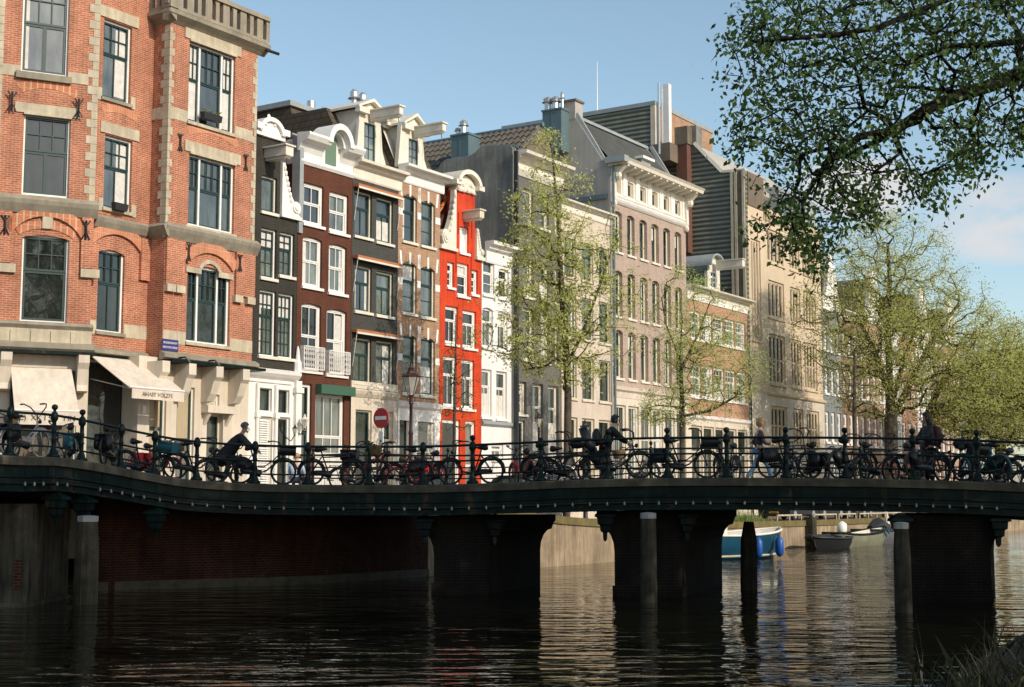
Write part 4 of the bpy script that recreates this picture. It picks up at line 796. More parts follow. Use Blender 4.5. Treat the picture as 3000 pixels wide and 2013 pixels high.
m = MB(); xc = (xn0 + xn1) / 2; hw = (xn1 - xn0) / 2; zpk = Z('u', 470, 108); curve_gable(m, xc, hw, zn, zpk - zn - .25, -.08, .3); arch_hood(m, xc, hw * .92, zn + .3, zpk - zn - .5, .2, -.35, .9); m.box(xn0 - .3, xn0 + .12, -.35, .8, zn + .18, zn + .4); m.box(xn1 - .12, xn1 + .3, -.35, .8, zn + .18, zn + .4)
random.seed(5)
for i in range(26):
    a = random.uniform(0, math.pi); r_ = random.uniform(.1, .8); m.ball((xc - hw * r_ * math.cos(a), -.1, zn + .05 + (zpk - zn - .4) * r_ * math.sin(a)), .1, .07, .13, 6, 4)
part('gable_top', m, M['offwhite'], h)
hoist(h, X('u', 450, 760), Z('u', 440, 700), .95, .34, .33, 'beige_paint')
m = MB(); tiles(m, (xl + .05, .4, zsh + 1.0), (0, 6, 0), (xc - xl, 0, zn - zsh - .5), 20, 7); tiles(m, (xr + .05, .4, zsh - .2), (0, 6, 0), (xc - xr, 0, 3.4), 20, 8); part('roof', m, M['tile_red'], h)
m = MB(); m.prism([(xl + .1, zsh), (xr - .02, zsh), (xr - .02, zsh + .1), (xc, zn - .2), (xl + .1, zsh + 1.0)], .42, 7, 'y'); part('roof_boards', m, M['brown_brick'], h)
for k, x, y in (('u', 352, 850), ('u', 547, 910), ('u', 322, 1390), ('u', 538, 1430)): hx, hz = ROW.hit(k, x, y); part('wall_anchor', MB().box(hx - .02, hx + .02, -.03, .01, hz - .5, hz + .5), plain('red_iron', (.3, .03, .015), .6), h)
# ---- white house
xl = xr + .02; xr = X('f', 598, 700)
zt = Z('u', 1000, 1175); zfz = zt - 1.0
H6 = [hits(ROW, ('f', 387, 22), ('f', 464, 278)), hits(ROW, ('f', 492, 80), ('f', 563, 300)), hits(ROW, ('f', 382, 347), ('f', 455, 635)), hits(ROW, ('f', 487, 372), ('f', 555, 655)), hits(ROW, ('f', 374, 772), ('f', 445, 1108)), hits(ROW, ('f', 477, 787), ('f', 550, 1122)), hits(ROW, ('f', 445, 1285), ('f', 525, 1400))]
h, m = house('white_house', 'small white-painted house between the red house and the tall dark grey one', xl, xr, zfz + .02, None, H6)
for wv in H6[:4]: arch_fill(m, wv[0], wv[1], wv[3], .1)
part('wall', m, M['white_wall'], h)
for i, wv in enumerate(H6): win(h, *wv, 'white', 'white', (1, 1), (2, 1) if i > 1 else (1, 2), .35, fw=.07, sill='white', curt=(0, 6, 0, 4, 3, 3, 0)[i])
cornice(h, xl + .3, xr + .1, zt, 1.0, .5, 'white'); m = MB(); zz = Z('f', 450, 1140); molding(m, xl, xr, [(.03, zz - .2), (.12, zz - .1), (.12, zz), (.02, zz + .06)]); part('string_course', m, M['lead'], h)
# ---- tall dark grey house with weathered party wall
xl = xr + .02; xs7 = xl; xr = X('f', 925, 1200)
zt = ROW.hit('v', 245, 792, -.4)[1]; zfz = Z('v', 240, 1125)
H7 = [hits(ROW, ('e', 737, 783), ('e', 818, 1090)), hits(ROW, ('e', 862, 833), ('e', 935, 1115))]
H7.append((H7[1][1] + .55, H7[1][1] + .55 + H7[1][1] - H7[1][0], H7[1][2], H7[1][3]))
rowsz = [hits(ROW, ('f', 632, 22), ('f', 700, 285))[2:], hits(ROW, ('f', 627, 345), ('f', 695, 715))[2:]]
H7 = [(a, min(b, xr - .25), c, d) for a, b, c, d in H7]
base7 = [(a, b) for a, b, _, _ in H7]
for zz in rowsz: H7 += [(a, b, zz[0], zz[1]) for a, b in base7]
G7 = [hits(ROW, ('f', 615, 857), ('f', 685, 1090)), hits(ROW, ('f', 726, 872), ('f', 800, 1400)), hits(ROW, ('f', 832, 887), ('f', 906, 1400))]
D7 = hits(ROW, ('f', 608, 1125), ('f', 672, 1568)); D7 = (D7[0], D7[1], ZS, D7[3])
h, m = house('tall_grey_house', 'tall slate grey house with a white cornice and a bare weathered side wall', xl, xr, zfz + .02, None, H7 + G7 + [D7], dep=4)
part('wall', m, M['slate_paint'], h)
for i, wv in enumerate(H7): win(h, *wv, 'offwhite', 'beige_paint', (1, 1), (1, 2), .5, fw=.08, sill='offwhite', curt=(0, 6, 0, 1, 3, 0, 0, 2, 6)[i], rec=.14)
for i, wv in enumerate(G7): win(h, *wv, 'offwhite', 'offwhite', (2, 2) if i == 0 else (1, 1), (1, 2), .3, fw=.08, sill=None if i else 'offwhite', curt=(1, 3, 3)[i], rec=.16)
dr = win(h, *D7, 'offwhite', 'door_green', (1, 1), (1, 2), 0, fw=.1, sill=None, glass='glass_dark', name='door'); part('handle', MB().ball((D7[0] + .2, .12, ZS + 1.1), .03), M['steel'], dr)
prof7 = [ROW.side('e', x, y, xl) for x, y in ((700, 478), (655, 462), (560, 466), (480, 470), (440, 478), (405, 494), (372, 528), (330, 552), (240, 560), (150, 578), (115, 612), (95, 665))]
m = MB(); pr = [(0.0, ZS - .6), (0.0, prof7[0][1])] + prof7[1:] + [(prof7[-1][0] + .1, ZS - .6)]
m.prism(pr, xl - .14, xl + .16, 'x'); part('party_wall', m, M['weathered'], h)
m = MB(); pp = [(xl, p[0], p[1] + .03) for p in prof7]; m.tube(pp, .05, 5); part('wall_coping', m, M['teal_metal'], h)
m = MB(); px, pz0 = ROW.side('e', 685, 790, xl - .2); m.box(xl - .26, xl - .15, px - .12, px + .12, ZS, pz0); m.box(xl - .26, xl - .15, px - .1, px + .1, pz0, prof7[0][1] - .2); part('rain_pipe', m, plain('dark_pipe', (.025, .03, .035), .5), h)
xrg = xl + 3.0; yA, zR = ROW.side('e', 880, 306, xrg); yB, _ = ROW.side('e', 0, 370, xrg); yB += 3; ze = prof7[3][1] - 1.2
m = MB(); tiles(m, (xl + .1, yA, ze - .0), (0, yB - yA, 0), (xrg - xl, 0, zR - ze), int((yB - yA) / .34), 7, .17); part('roof', m, M['tile_dark'], h)
m = MB(); m.prism([(xl + .2, ze - .1), (xrg, zR - .06), (xrg + 2.6, ze - .1)], yA, yB, 'y'); part('roof_boards', m, M['concrete_dark'], h)
part('ridge', MB().tube([(xrg, yA - .1, zR + .04), (xrg, yB, zR + .04)], .13, 6), M['teal_metal'], h)
cornice(h, xl, xr + .25, zt, 1.0, .75, 'offwhite'); m = MB(); m.box(xl + .05, xr - .02, -.05, .3, zfz + .3, zt - .9); molding(m, xl, xr + .1, [(.05, zfz - .02), (.12, zfz + .12), (.2, zfz + .28), (.05, zfz + .36)])
for k in range(4): xx = xl + .1 + (xr - xl - .4) * k / 3; m.box(xx, xx + .22, -.16, 0, zfz + .36, zt - .7)
part('frieze', m, M['offwhite'], h)
def flue_box(root, k, x0, y0, x1, y1, xp, dep, flues):
    ya, za = ROW.side(k, x0, y0, xp); yb, zb = ROW.side(k, x1, y1, xp)
    b = MB(); b.box(xp, xp + dep, min(ya, yb), max(ya, yb), min(za, zb) - 1.2, max(za, zb)); b.box(xp - .05, xp + dep + .05, min(ya, yb) - .05, max(ya, yb) + .05, max(za, zb) + .001, max(za, zb) + .1); b.box(xp - .02, xp, (ya + yb) / 2 - .02, (ya + yb) / 2 + .02, min(za, zb) - 1.2, max(za, zb)); c = part('chimney', b, M['teal_metal'], root)
    for fx, fy0, fy1, rr in flues:
        yc, zt_ = ROW.side(k, fx, fy1, xp + dep / 2); b = MB(); z0 = max(za, zb) + .08; hh = zt_ - z0
        b.lathe([(rr * 1.25, z0), (rr, z0 + .1 * hh), (rr, z0 + .6 * hh), (rr * 1.7, z0 + .64 * hh), (rr * 1.2, z0 + .7 * hh), (rr * 1.4, z0 + .85 * hh), (rr * .4, z0 + hh)], xp + dep / 2, yc, 10); part('flue', b, M['steel'], c)
flue_box(h, 'e', 188, 395, 318, 560, xl + .35, 1.0, ((283, 390, 265, .16), (240, 390, 325, .12)))
# ---- pale beige house
xl = xr + .02; xr = X('w', 182, 800)
zt = ROW.hit('e', 1000, 905, -.3)[1]
cw = (xr - xl) / 3; H8 = []
zrow = [hits(ROW, ('q', 1142, 300), ('q', 1288, 920))[2:]]
z0_, z1_ = ROW.hit('q', 1142, 560)[1], ROW.hit('q', 1288, 905)[1]
for r_ in range(4):
    zb_ = z1_ + r_ * 3.1; hh = (2.2, 2.2, 2.0, 1.7)[r_]
    for c_ in range(3): H8.append((xl + cw * c_ + .3, xl + cw * c_ + cw - .25, zb_, zb_ + hh))
zt = ROW.hit('P', 1690, 598)[1]; H8 = [o_ for o_ in H8 if o_[3] < zt - .7]
G8 = [(xl + cw * c_ + .25, xl + cw * c_ + cw - .2, ZS + .4, ROW.hit('q', 1120, 1170)[1]) for c_ in range(3)]
h, m = house('beige_house', 'pale beige stone house half hidden behind the leafy street tree', xl, xr, zt - .4, None, H8 + G8); part('wall', m, M['beige_wall'], h)
for i, wv in enumerate(H8): win(h, *wv, 'beige_paint', 'green_sash', (1, 1), (2, 1), .35, sill='stone_cream', curt=(1, 0, 6)[i % 3])
for i, wv in enumerate(G8): win(h, *wv, 'beige_paint', 'beige_paint', (1, 1), (2, 1), .3, sill=None, glass='glass_dark')
cornice(h, xl, xr, zt, .6, .4, 'offwhite')
# ---- mauve brick house with slate roof
xl = xr + .02; xr = X('w', 1158, 1000)
zfz = Z('w', 1135, 945)
ztop9 = ROW.hit('w', 1300, 650, -.9)[1]
def wcol(tl, br, off=0): return hits(ROW, tl, br, off)
H9 = [wcol(('w', 388, 785), ('w', 492, 1310)), wcol(('w', 552, 852), ('w', 656, 1385)), wcol(('w', 709, 910), ('w', 810, 1455)), wcol(('w', 864, 980), ('w', 960, 1530)), wcol(('w', 1014, 1045), ('w', 1108, 1580))]
H9 = [(H9[0][0] - (H9[1][0] - H9[0][0]), H9[0][1] - (H9[1][0] - H9[0][0]), H9[0][2], H9[0][3])] + H9
zA, zB = H9[3][2], H9[3][3]; H9 = [(a, b, zA, zB) for a, b, _, _ in H9]; cols9 = [(a, b) for a, b, _, _ in H9]
r2 = hits(ROW, ('f', 1355, 112), ('f', 1410, 330)); r3 = hits(ROW, ('f', 1342, 512), ('f', 1400, 850))
dz = zA - r3[2]
H9 += [(a, b, r2[3] - 2.5, r2[3]) for a, b in cols9] + [(a, b, r3[2], r3[3]) for a, b in cols9]
at9 = [wcol(('w', 247, 375), ('w', 300, 500)), wcol(('w', 404, 437), ('w', 470, 575))]
zst = Z('f', 1500, 930)
G9 = [(a - .1, b + .2, ZS + .3, zst - .9) for a, b in cols9]
h, m = house('mauve_brick_house', 'wide mauve brick house with bracketed cream eaves and a steep slate roof', xl, xr, zfz, None, H9, zb=zst, dep=9.5, rev=.3)
for wv in H9: arch_fill(m, wv[0], wv[1], wv[3], .12)
part('wall', m, M['pink_brick'], h)
for i, wv in enumerate(H9): win(h, *wv, 'beige_paint', 'green_sash', (1, 1), (1, 2) if i < 6 else (2, 1), .45, fw=.13, rec=.2, sill='offwhite', curt=(4, 0, 0, 4, 0, 4, 0, 0, 1, 0, 0, 6, 0, 4, 0, 0, 1, 0)[i])
m = MB(); wall(m, xl, xr, ZS - .6, zst, G9, -.04); part('ground_storey_wall', m, M['stone_cream'], h)
m = MB(); molding(m, xl, xr, [(.06, zst - .5), (.1, zst - .2), (.22, zst - .1), (.25, zst + .06), (.02, zst + .12)]); part('string_course', m, M['stone_cream'], h)
for i, wv in enumerate(G9): win(h, *wv, 'offwhite', 'offwhite', (2, 1), (2, 1), .3, sill=None, glass='glass', curt=(0, 1, 0, 2, 0, 0)[i], y=-.04)
zat0 = Z('w', 1135, 870); zat1 = ROW.hit('w', 1030, 700)[1]
aw9 = [((a + b) / 2 - .36, (a + b) / 2 + .30, zat0 + .12, zat0 + .98) for a, b in cols9]
m = MB(); wall(m, xl, xr, zfz, zat0 + 1.75, aw9, -.02, .12); part('attic_wall', m, M['offwhite'], h)
for wv in aw9: win(h, *wv, 'stone_cream', 'beige_paint', lo=(1, 1), tr=0, sill=None, y=-.02, rec=.08, glass='glass_dark')
m = MB(); molding(m, xl - .05, xr + .1, [(.05, zfz - .12), (.14, zfz - .02), (.2, zfz + .1), (.08, zfz + .2)]); molding(m, xl, xr, [(.04, zat0 - .12), (.12, zat0 - .04), (.12, zat0 + .04), (.04, zat0 + .08)])
for i in range(len(cols9) + 1):
    xx = (xl + .2) if i == 0 else ((xr - .25) if i == len(cols9) else (cols9[i - 1][1] + cols9[i][0]) / 2); m.box(xx - .22, xx + .22, -.07, 0, zat0 + .1, zat0 + 1.4)
part('frieze', m, M['white'], h)
ze = zat0 + 1.55; m = MB(); molding(m, xl - .25, xr + .5, [(.05, ze - .1), (.95, ze + .02), (1.0, ze + .18), (1.1, ze + .3), (.0, ze + .36)]); part('eaves', m, M['offwhite'], h)
m = MB()
for i in range(12): xx = xl + .35 + (xr - xl - .6) * i / 11; m.prism([(0, ze - .08), (-.9, ze + .02), (-.9, ze - .08), (-.6, ze - .18), (0, ze - .26)], xx - .09, xx + .09, 'x')
part('eaves_brackets', m, M['offwhite'], h)
for xx in (xl + .12, xr - .12):
    m = MB(); m.prism([(-.05, zfz - .35), (-.22, zfz + .1), (-.2, zat0 + .6), (-.5, zat0 + 1.1), (-.85, ze - .12), (-.05, ze - .1)], xx - .14, xx + .14, 'x'); m.ball((xx, -.35, zat0 + .95), .2, .25, .25, 8, 5); m.ball((xx, -.15, zfz - .2), .12, .14, .2, 8, 5); part('console', m, M['offwhite'], h)
part('gutter', MB().box(xl - .5, xl + .0, -1.1, .1, ze + .02, ze + .36), M['lead'], h)
# gable wall, roof
pg = [ROW.side('v', x, y, xl) for x, y in ((1320, 1015), (1385, 910), (1245, 905), (905, 330))]; pk = ROW.side('v', 810, 330, xl); yr, zr = ROW.side('v', 850, 300, xl)
ysl = ROW.side('v', 590, 600, xl); bk = max(ysl[0], yr + 4)
m = MB(); m.prism([(0, ZS - .6), (0, pg[1][1]), (pg[2][0], pg[2][1]), (ROW.side('v', 870, 315, xl)[0], ROW.side('v', 870, 315, xl)[1]), (ROW.side('v', 745, 335, xl)[0], ROW.side('v', 745, 335, xl)[1]), (bk, ysl[1]), (bk + 3.5, ysl[1] - 4.0), (bk + 3.5, ZS - .6)], xl - .06, xl + .3, 'x'); part('gable_wall', m, M['gable_grey'], h)
c0, c1 = ROW.side('v', 903, 330, xl)[0], ROW.side('v', 746, 330, xl)[0]; zc0 = ROW.side('v', 820, 172, xl)[1]; zc1 = ROW.side('v', 820, 330, xl)[1] - .3
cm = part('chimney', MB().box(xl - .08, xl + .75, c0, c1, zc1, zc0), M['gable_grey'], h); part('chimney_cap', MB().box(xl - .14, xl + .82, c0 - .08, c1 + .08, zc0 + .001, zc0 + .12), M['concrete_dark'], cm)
zrid = zc1 + .25; yrid = (c0 + c1) / 2; y_e = .1
m = MB(); m.add([(xl + .3, y_e, ze + .3), (xr - .02, y_e, ze + .3), (xr - .02, yrid, zrid), (xl + .3, yrid, zrid), (xl + .3, bk + 3, ysl[1] - 3.5), (xr - .02, bk + 3, ysl[1] - 3.5)], [(0, 1, 2, 3), (3, 2, 5, 4)]); part('roof', m, M['roof_slate'], h)
part('ridge', MB().box(xl + .3, xr, yrid - .16, yrid + .16, zrid - .05, zrid + .12), M['lead'], h)
m = MB(); p0, p1 = Vector((0, pg[2][0], pg[2][1] + .06)), Vector((0, c0, zc1 + .3))
for xx in (xl - .1, xr - .3): m.tube([(xx + .2, p0.y, p0.z), (xx + .2, p1.y, p1.z)], .14, 4)
m.box(xl - .1, xl + .35, pg[1][0] - .2, pg[2][0], pg[1][1], pg[1][1] + .1); m.box(xr - .32, xr + .02, 0, .9, ze, pg[1][1] + .4); part('verge', m, M['lead'], h)
m = MB(); m.prism([(y_e, ze + .28), (yrid, zrid + .1), (yrid, ze)], xr - .25, xr, 'x'); part('gable_wall', m, M['gable_grey'], h)
dx0, dx1 = ROW.hit('w', 580, 100, .9)[0], ROW.hit('w', 700, 150, .9)[0]; dzt = ROW.hit('w', 630, 85, .9)[1]; dzb = ze + .5
m = MB(); dw = dx1 - dx0; wv = (dx0 + .12, dx1 - .2, dzb + .1, dzt - .25); wall(m, dx0, dx1, dzb, dzt, [wv], .9, .1); m.quad((dx0, .9, dzb), (dx0, .9, dzt), (dx0, 3.2, dzt), (dx0, 3.2, dzb)); m.quad((dx1, .9, dzb), (dx1, 3.2, dzb), (dx1, 3.2, dzt), (dx1, .9, dzt)); do = part('dormer', m, M['lead'], h)
win(h, *wv, 'white', 'white', (2, 1), (2, 2), .4, sill=None, y=.9, rec=.0, fw=.06, name='dormer_window'); part('dormer_roof', MB().box(dx0 - .15, dx1 + .15, .7, 3.6, dzt, dzt + .15), M['white'], do)
m = MB(); gx = xl - .18; m.tube([(gx, -.25, ze + .1), (gx, -.25, ZS)], .07, 8); part('rain_pipe', m, M['teal_metal'], h)
m = MB(); zz = ROW.side('v', 1150, 1400, xl)[1]; m.box(xl - .22, xl - .05, .2, 6, zz - .12, zz + .12); part('wall_coping', m, M['teal_metal'], h)
flue_box(h, 'e', 886, 205, 1030, 330, xl - .9, 1.2, ((928, 195, 90, .2), (986, 195, 85, .2), (1038, 195, 50, .09)))
# ---- orange brick house
xl = xr + .02; xr = X('x', 985, 1200)
zfz = Z('x', 980, 1150); zt = ROW.hit('x', 1070, 945, -.4)[1]
ra = hits(ROW, ('x', 612, 1210), ('x', 742, 1568)); cw = (xr - xl - .5) / 5
rb = hits(ROW, ('h', 105, 152), ('h', 160, 375)); zst = Z('h', 300, 515)
H10 = [(xl + .3 + cw * c_ + .06, xl + .3 + cw * c_ + cw - .09, *zz) for zz in ((ra[2] - .35, ra[3]), (rb[2], rb[3])) for c_ in range(5)]
G10 = [(xl + .3 + cw * c_ + .05, xl + .3 + cw * c_ + cw - .15, ZS + .3, zst - .55) for c_ in range(5)]
h, m = house('orange_brick_house', 'low orange brick house with tall white windows and a barrel-roofed dormer', xl, xr, zfz, None, H10, zb=zst, dep=9); part('wall', m, M['orange_brick'], h)
for i, wv in enumerate(H10): win(h, *wv, 'white', 'white', (3, 2), (3, 3), .4, fw=.09, sill='white', curt=(0, 2, 3, 0, 1)[i % 5])
m = MB(); wall(m, xl, xr, ZS - .6, zst, G10, -.03); part('ground_storey_wall', m, M['stone_cream'], h)
for i, wv in enumerate(G10): win(h, *wv, 'beige_paint', 'beige_paint', (1, 1), (2, 1), .3, sill=None, glass='glass_dark', y=-.03)
m = MB(); molding(m, xl, xr, [(.04, zst - .2), (.15, zst - .1), (.18, zst + .04), (.02, zst + .1)]); part('string_course', m, M['white'], h)
m = MB(); m.box(xl, xr, -.05, .2, zfz, zt - .5); part('frieze', m, M['white'], h); cornice(h, xl, xr + .2, zt, .6, .55, 'offwhite')
m = MB(); m.add([(xl, .2, zt - .1), (xr, .2, zt - .1), (xr, 4.5, zt + 2.6), (xl, 4.5, zt + 2.6), (xl, 9, zt - .1), (xr, 9, zt - .1)], [(0, 1, 2, 3), (3, 2, 5, 4), (0, 3, 4), (1, 5, 2)]); part('roof', m, M['roof_slate'], h)
d0, d1 = ROW.hit('x', 380, 500, .3)[0], ROW.hit('x', 568, 500, .3)[0]; dzt = ROW.hit('x', 480, 440, .3)[1]; dpk = ROW.hit('x', 505, 245, .3)[1]; xc = (d0 + d1) / 2; hw = (d1 - d0) / 2
m = MB(); wv = (xc - .5, xc + .5, zt + .3, dzt - .2); wall(m, d0, d1, zt - .1, dzt, [wv], .3, .1); m.quad((d0, .3, zt - .1), (d0, .3, dzt), (d0, 7, dzt), (d0, 7, zt - .1)); m.quad((d1, .3, zt), (d1, 7, zt), (d1, 7, dzt), (d1, .3, dzt)); curve_gable(m, xc, hw, dzt, dpk - dzt - .15, .3, .45); do = part('dormer', m, M['offwhite'], h)
m = MB(); arch_hood(m, xc, hw + .05, dzt, dpk - dzt - .1, .1, -.05, 7.2); part('dormer_roof', m, M['lead'], do); win(h, *wv, 'white', 'white', (2, 1), (2, 2), .35, sill=None, y=.3, rec=.02, name='dormer_window')
m = MB(); m.quad((d0 - .01, .5, zt), (d0 - .01, .5, dzt - .3), (d0 - .01, 7, dzt - .3), (d0 - .01, 7, zt)); m.box(d0 - .2, d0 + .1, .2, 7, dzt - .25, dzt); part('dormer_side', m, M['teal_metal'], do)
hoist(h, xc, ROW.hit('x', 480, 355, .2)[1], 1.7, .4, .42)
# ---- tan stone office block with corrugated flank
xl = xr + .02; x11 = X('g', 430, 600); xl = max(xl, x11 - .02); xst = X('g', 530, 600); xr = X('z', 515, 300)
ztw = ROW.hit('g', 430, 232)[1]; zt = ROW.hit('g', 830, 605)[1]
lights3 = lambda a, b, z0, z1: (a, b, z0, z1)
zst = Z('z', 300, 625)
s1 = [hits(ROW, ('y', 108, 205), ('y', 170, 345)), (*hits(ROW, ('y', 105, 462), ('y', 168, 690))[:2], Z('z', 150, 300), ROW.hit('y', 105, 462)[1])]
A_ = hits(ROW, ('y', 207, 400), ('y', 310, 645)); B_ = hits(ROW, ('y', 344, 452), ('y', 411, 692)); C_ = hits(ROW, ('z', 411, 320), ('z', 490, 600))
colz = [(A_[0], A_[1]), (B_[0], B_[1]), (C_[0], C_[1])]
rz = [A_[2:], hits(ROW, ('y', 205, 718), ('z', 284, 178))[2:], hits(ROW, ('z', 190, 248), ('z', 284, 558))[2:]]
H11 = [(a, b, z0, z1) for z0, z1 in rz for a, b in colz]
gz = hits(ROW, ('z', 178, 668), ('z', 284, 840)); G11 = [(a, b, gz[2] - .8, gz[3]) for a, b in colz]
h, m = house('stone_office_block', 'tall tan stone block with mullioned windows and a ribbed green-grey flank', xl, xr, zt, None, H11 + s1[1:], zb=zst, dep=10)
wall(m, xl, xst, zt, ztw, s1[:1]); m.box(xl + .01, xst, .01, 4, zt, ztw); part('wall', m, M['concrete'], h)
m = MB(); wall(m, xl, xr, ZS - .6, zst, G11, -.06); part('ground_storey_wall', m, M['stone_cream'], h)
m = MB(); molding(m, xst, xr + .1, [(.05, zst - .1), (.2, zst), (.22, zst + .14), (.02, zst + .2)]); molding(m, xst - .02, xr + .2, [(.03, zt - .7), (.1, zt - .55), (.3, zt - .2), (.34, zt), (.02, zt + .06)]); part('string_course', m, M['concrete'], h)
for i, wv in enumerate(H11 + G11 + s1):
    n_ = 3 if i in (1, 4, 7, 10) or i > 11 else 4
    wo = win(h, *wv, 'concrete', 'concrete', (1, 1), (1, 1), (.5 if 6 <= i else 0) if i < 12 else 0, fw=.16, rec=.1, sill='concrete', curt=0, lights=n_, glass='glass_dark', y=-.06 if 9 <= i < 12 else 0)
    if i < 9:
        b = MB()
        for k in range(n_):
            xa = wv[0] + .2 + (wv[1] - wv[0] - .3) * k / n_; xb = wv[0] + .1 + (wv[1] - wv[0] - .3) * (k + 1) / n_; arch_fill(b, xa, xb, wv[3] + .0, .25, .09, .04, 4)
        part('arch_heads', b, M['concrete'], wo)
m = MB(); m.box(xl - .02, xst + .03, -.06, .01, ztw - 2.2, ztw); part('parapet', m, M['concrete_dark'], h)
sp = [ROW.side('g', x, y, xl) for x, y in ((437, 236), (272, 242), (90, 55))]
yback = 26.0
m = MB(); m.prism([(0, ZS), (0, ztw), (sp[1][0], sp[1][1]), (sp[2][0], sp[2][1]), (yback, sp[2][1] + .6), (yback, ZS)], xl - .3, xl - .0, 'x'); part('flank_wall', m, M['corrugated'], h)
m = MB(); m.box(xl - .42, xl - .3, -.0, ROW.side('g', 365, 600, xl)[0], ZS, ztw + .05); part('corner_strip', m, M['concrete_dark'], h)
m = MB()
for gx in (345, 370, 420): yy = ROW.side('g', gx, 600, xl)[0]; m.box(xl - .5, xl - .42, yy - .09, yy + .09, ZS, ztw)
part('rain_pipe', m, M['stone'], h)
m = MB(); m.prism([(sp[1][0], sp[1][1] - .3), (sp[1][0], sp[1][1]), (sp[2][0], sp[2][1]), (yback, sp[2][1] + .6), (yback, ZS)], xl + .001, xr, 'x'); part('roof', m, M['gable_grey'], h)
m = MB(); m.tube([(xl - .3, sp[1][0], sp[1][1] + .05), (xl - .3, sp[2][0], sp[2][1] + .05)], .16, 4); m.tube([(xl - .3, 0, ztw + .05), (xl - .3, sp[1][0], sp[1][1] + .05)], .12, 4); part('verge', m, M['offwhite'], h)
m = MB()
for k, (xa, xb) in enumerate(((xst + .2, xst + 1.5), (xst + 5.0, xst + 7.6), (xst + 9.5, xst + 12))):
    m.prism([(xa, zt), (xb, zt), (xb, zt + 2.6), (xa, zt + 2.6)], .9, 4, 'y')
do = part('roof_lantern', m, M['lead'], h)
for xa, xb in ((xst + .3, xst + 1.4), (xst + 5.2, xst + 7.4)): part('pane', MB().quad((xa, .88, zt + .4), (xb, .88, zt + .4), (xb, .88, zt + 2.3), (xa, .88, zt + 2.3)), M['glass'], do)
bx0 = xl - .95; ya, z_a = ROW.side('e', 1990, 322, bx0); yb, _ = ROW.side('e', 1908, 322, bx0); zlo = ROW.side('e', 1950, 825, bx0)[1]
m = MB(); m.box(bx0, xl - .3, ya, yb, zlo - 4, z_a); ch = part('chimney', m, brick('dark_red_chimney_brick', (.16, .055, .035), (.12, .04, .03), (.18, .13, .1)), h); part('chimney_cap', MB().box(bx0 - .06, xl - .25, ya - .08, yb + .08, z_a - 1.1, z_a + .1), M['concrete_dark'], ch)
yc, _ = ROW.side('e', 2078, 318, xl); yd, _ = ROW.side('e', 2000, 318, xl); part('chimney', MB().box(xl - .32, xl + .6, yc, yd, sp[2][1] - .5, ROW.side('e', 2040, 318, xl)[1]), M['weathered'], h)
# tower block on its roof
xt = xl - 1.5; y0_, ztb = ROW.side('e', 1745, 118, xt); y1_, _ = ROW.side('e', 1140, 160, xt); zlo = ROW.side('e', 1745, 430, xt)[1]; zf_ = ROW.side('e', 1745, 150, xt)[1]
m = MB(); m.box(xt, xt + .3, y0_, y1_ + 6, zlo - 6, zf_); rt = part('rooftop_block', m, M['corrugated'], h)
m = MB(); m.box(xt + .301, xt + 9, y0_, y1_ + 6, zlo - 6, zf_); part('block_wall', m, M['tan_brick'], rt)
m = MB(); m.box(xt - .06, xt + 9.1, y0_ - .06, y1_ + 6.1, zf_ + .001, ztb); part('block_fascia', m, M['lead'], rt)
m = MB(); m.box(xt - .04, xt + .34, y0_ - .04, y0_ + .3, zlo - 6, zf_); part('block_corner', m, M['stone_cream'], rt)
ax_ = ROW.hit('e', 1845, 330, y0_ - .8)
m = MB(); za0, za1 = ax_[1] - 2, ROW.hit('e', 1843, -5, y0_ - .8)[1]; m.box(ax_[0] - .2, ax_[0] + .2, y0_ - 1.0, y0_ - .6, za0, za1); part('antenna', m, M['white'], rt)
for ex, ey, rr in ((1775, -20, .07), (1800, 20, .06)):
    q_ = ROW.hit('e', ex, ey, y0_ - .8); m = MB(); m.tube([(q_[0], y0_ - .8, za0), (q_[0], y0_ - .8, q_[1])], rr, 6); part('antenna', m, M['steel'], rt)
q_ = ROW.side('e', 1305, 150, xt + .5); q2 = ROW.side('e', 1305, -180, xt + .5); m = MB(); m.tube([(xt + .5, q_[0], q_[1] - .5), (xt + .5, q2[0], q2[1])], [.05, .02], 5); part('antenna', m, M['steel'], rt)
m = MB(); m.box(ax_[0] - .9, ax_[0] + .9, y0_ - 1.4, y0_ - .02, za0 - .4, za0 + .8); part('antenna_cabinet', m, M['concrete_dark'], rt)
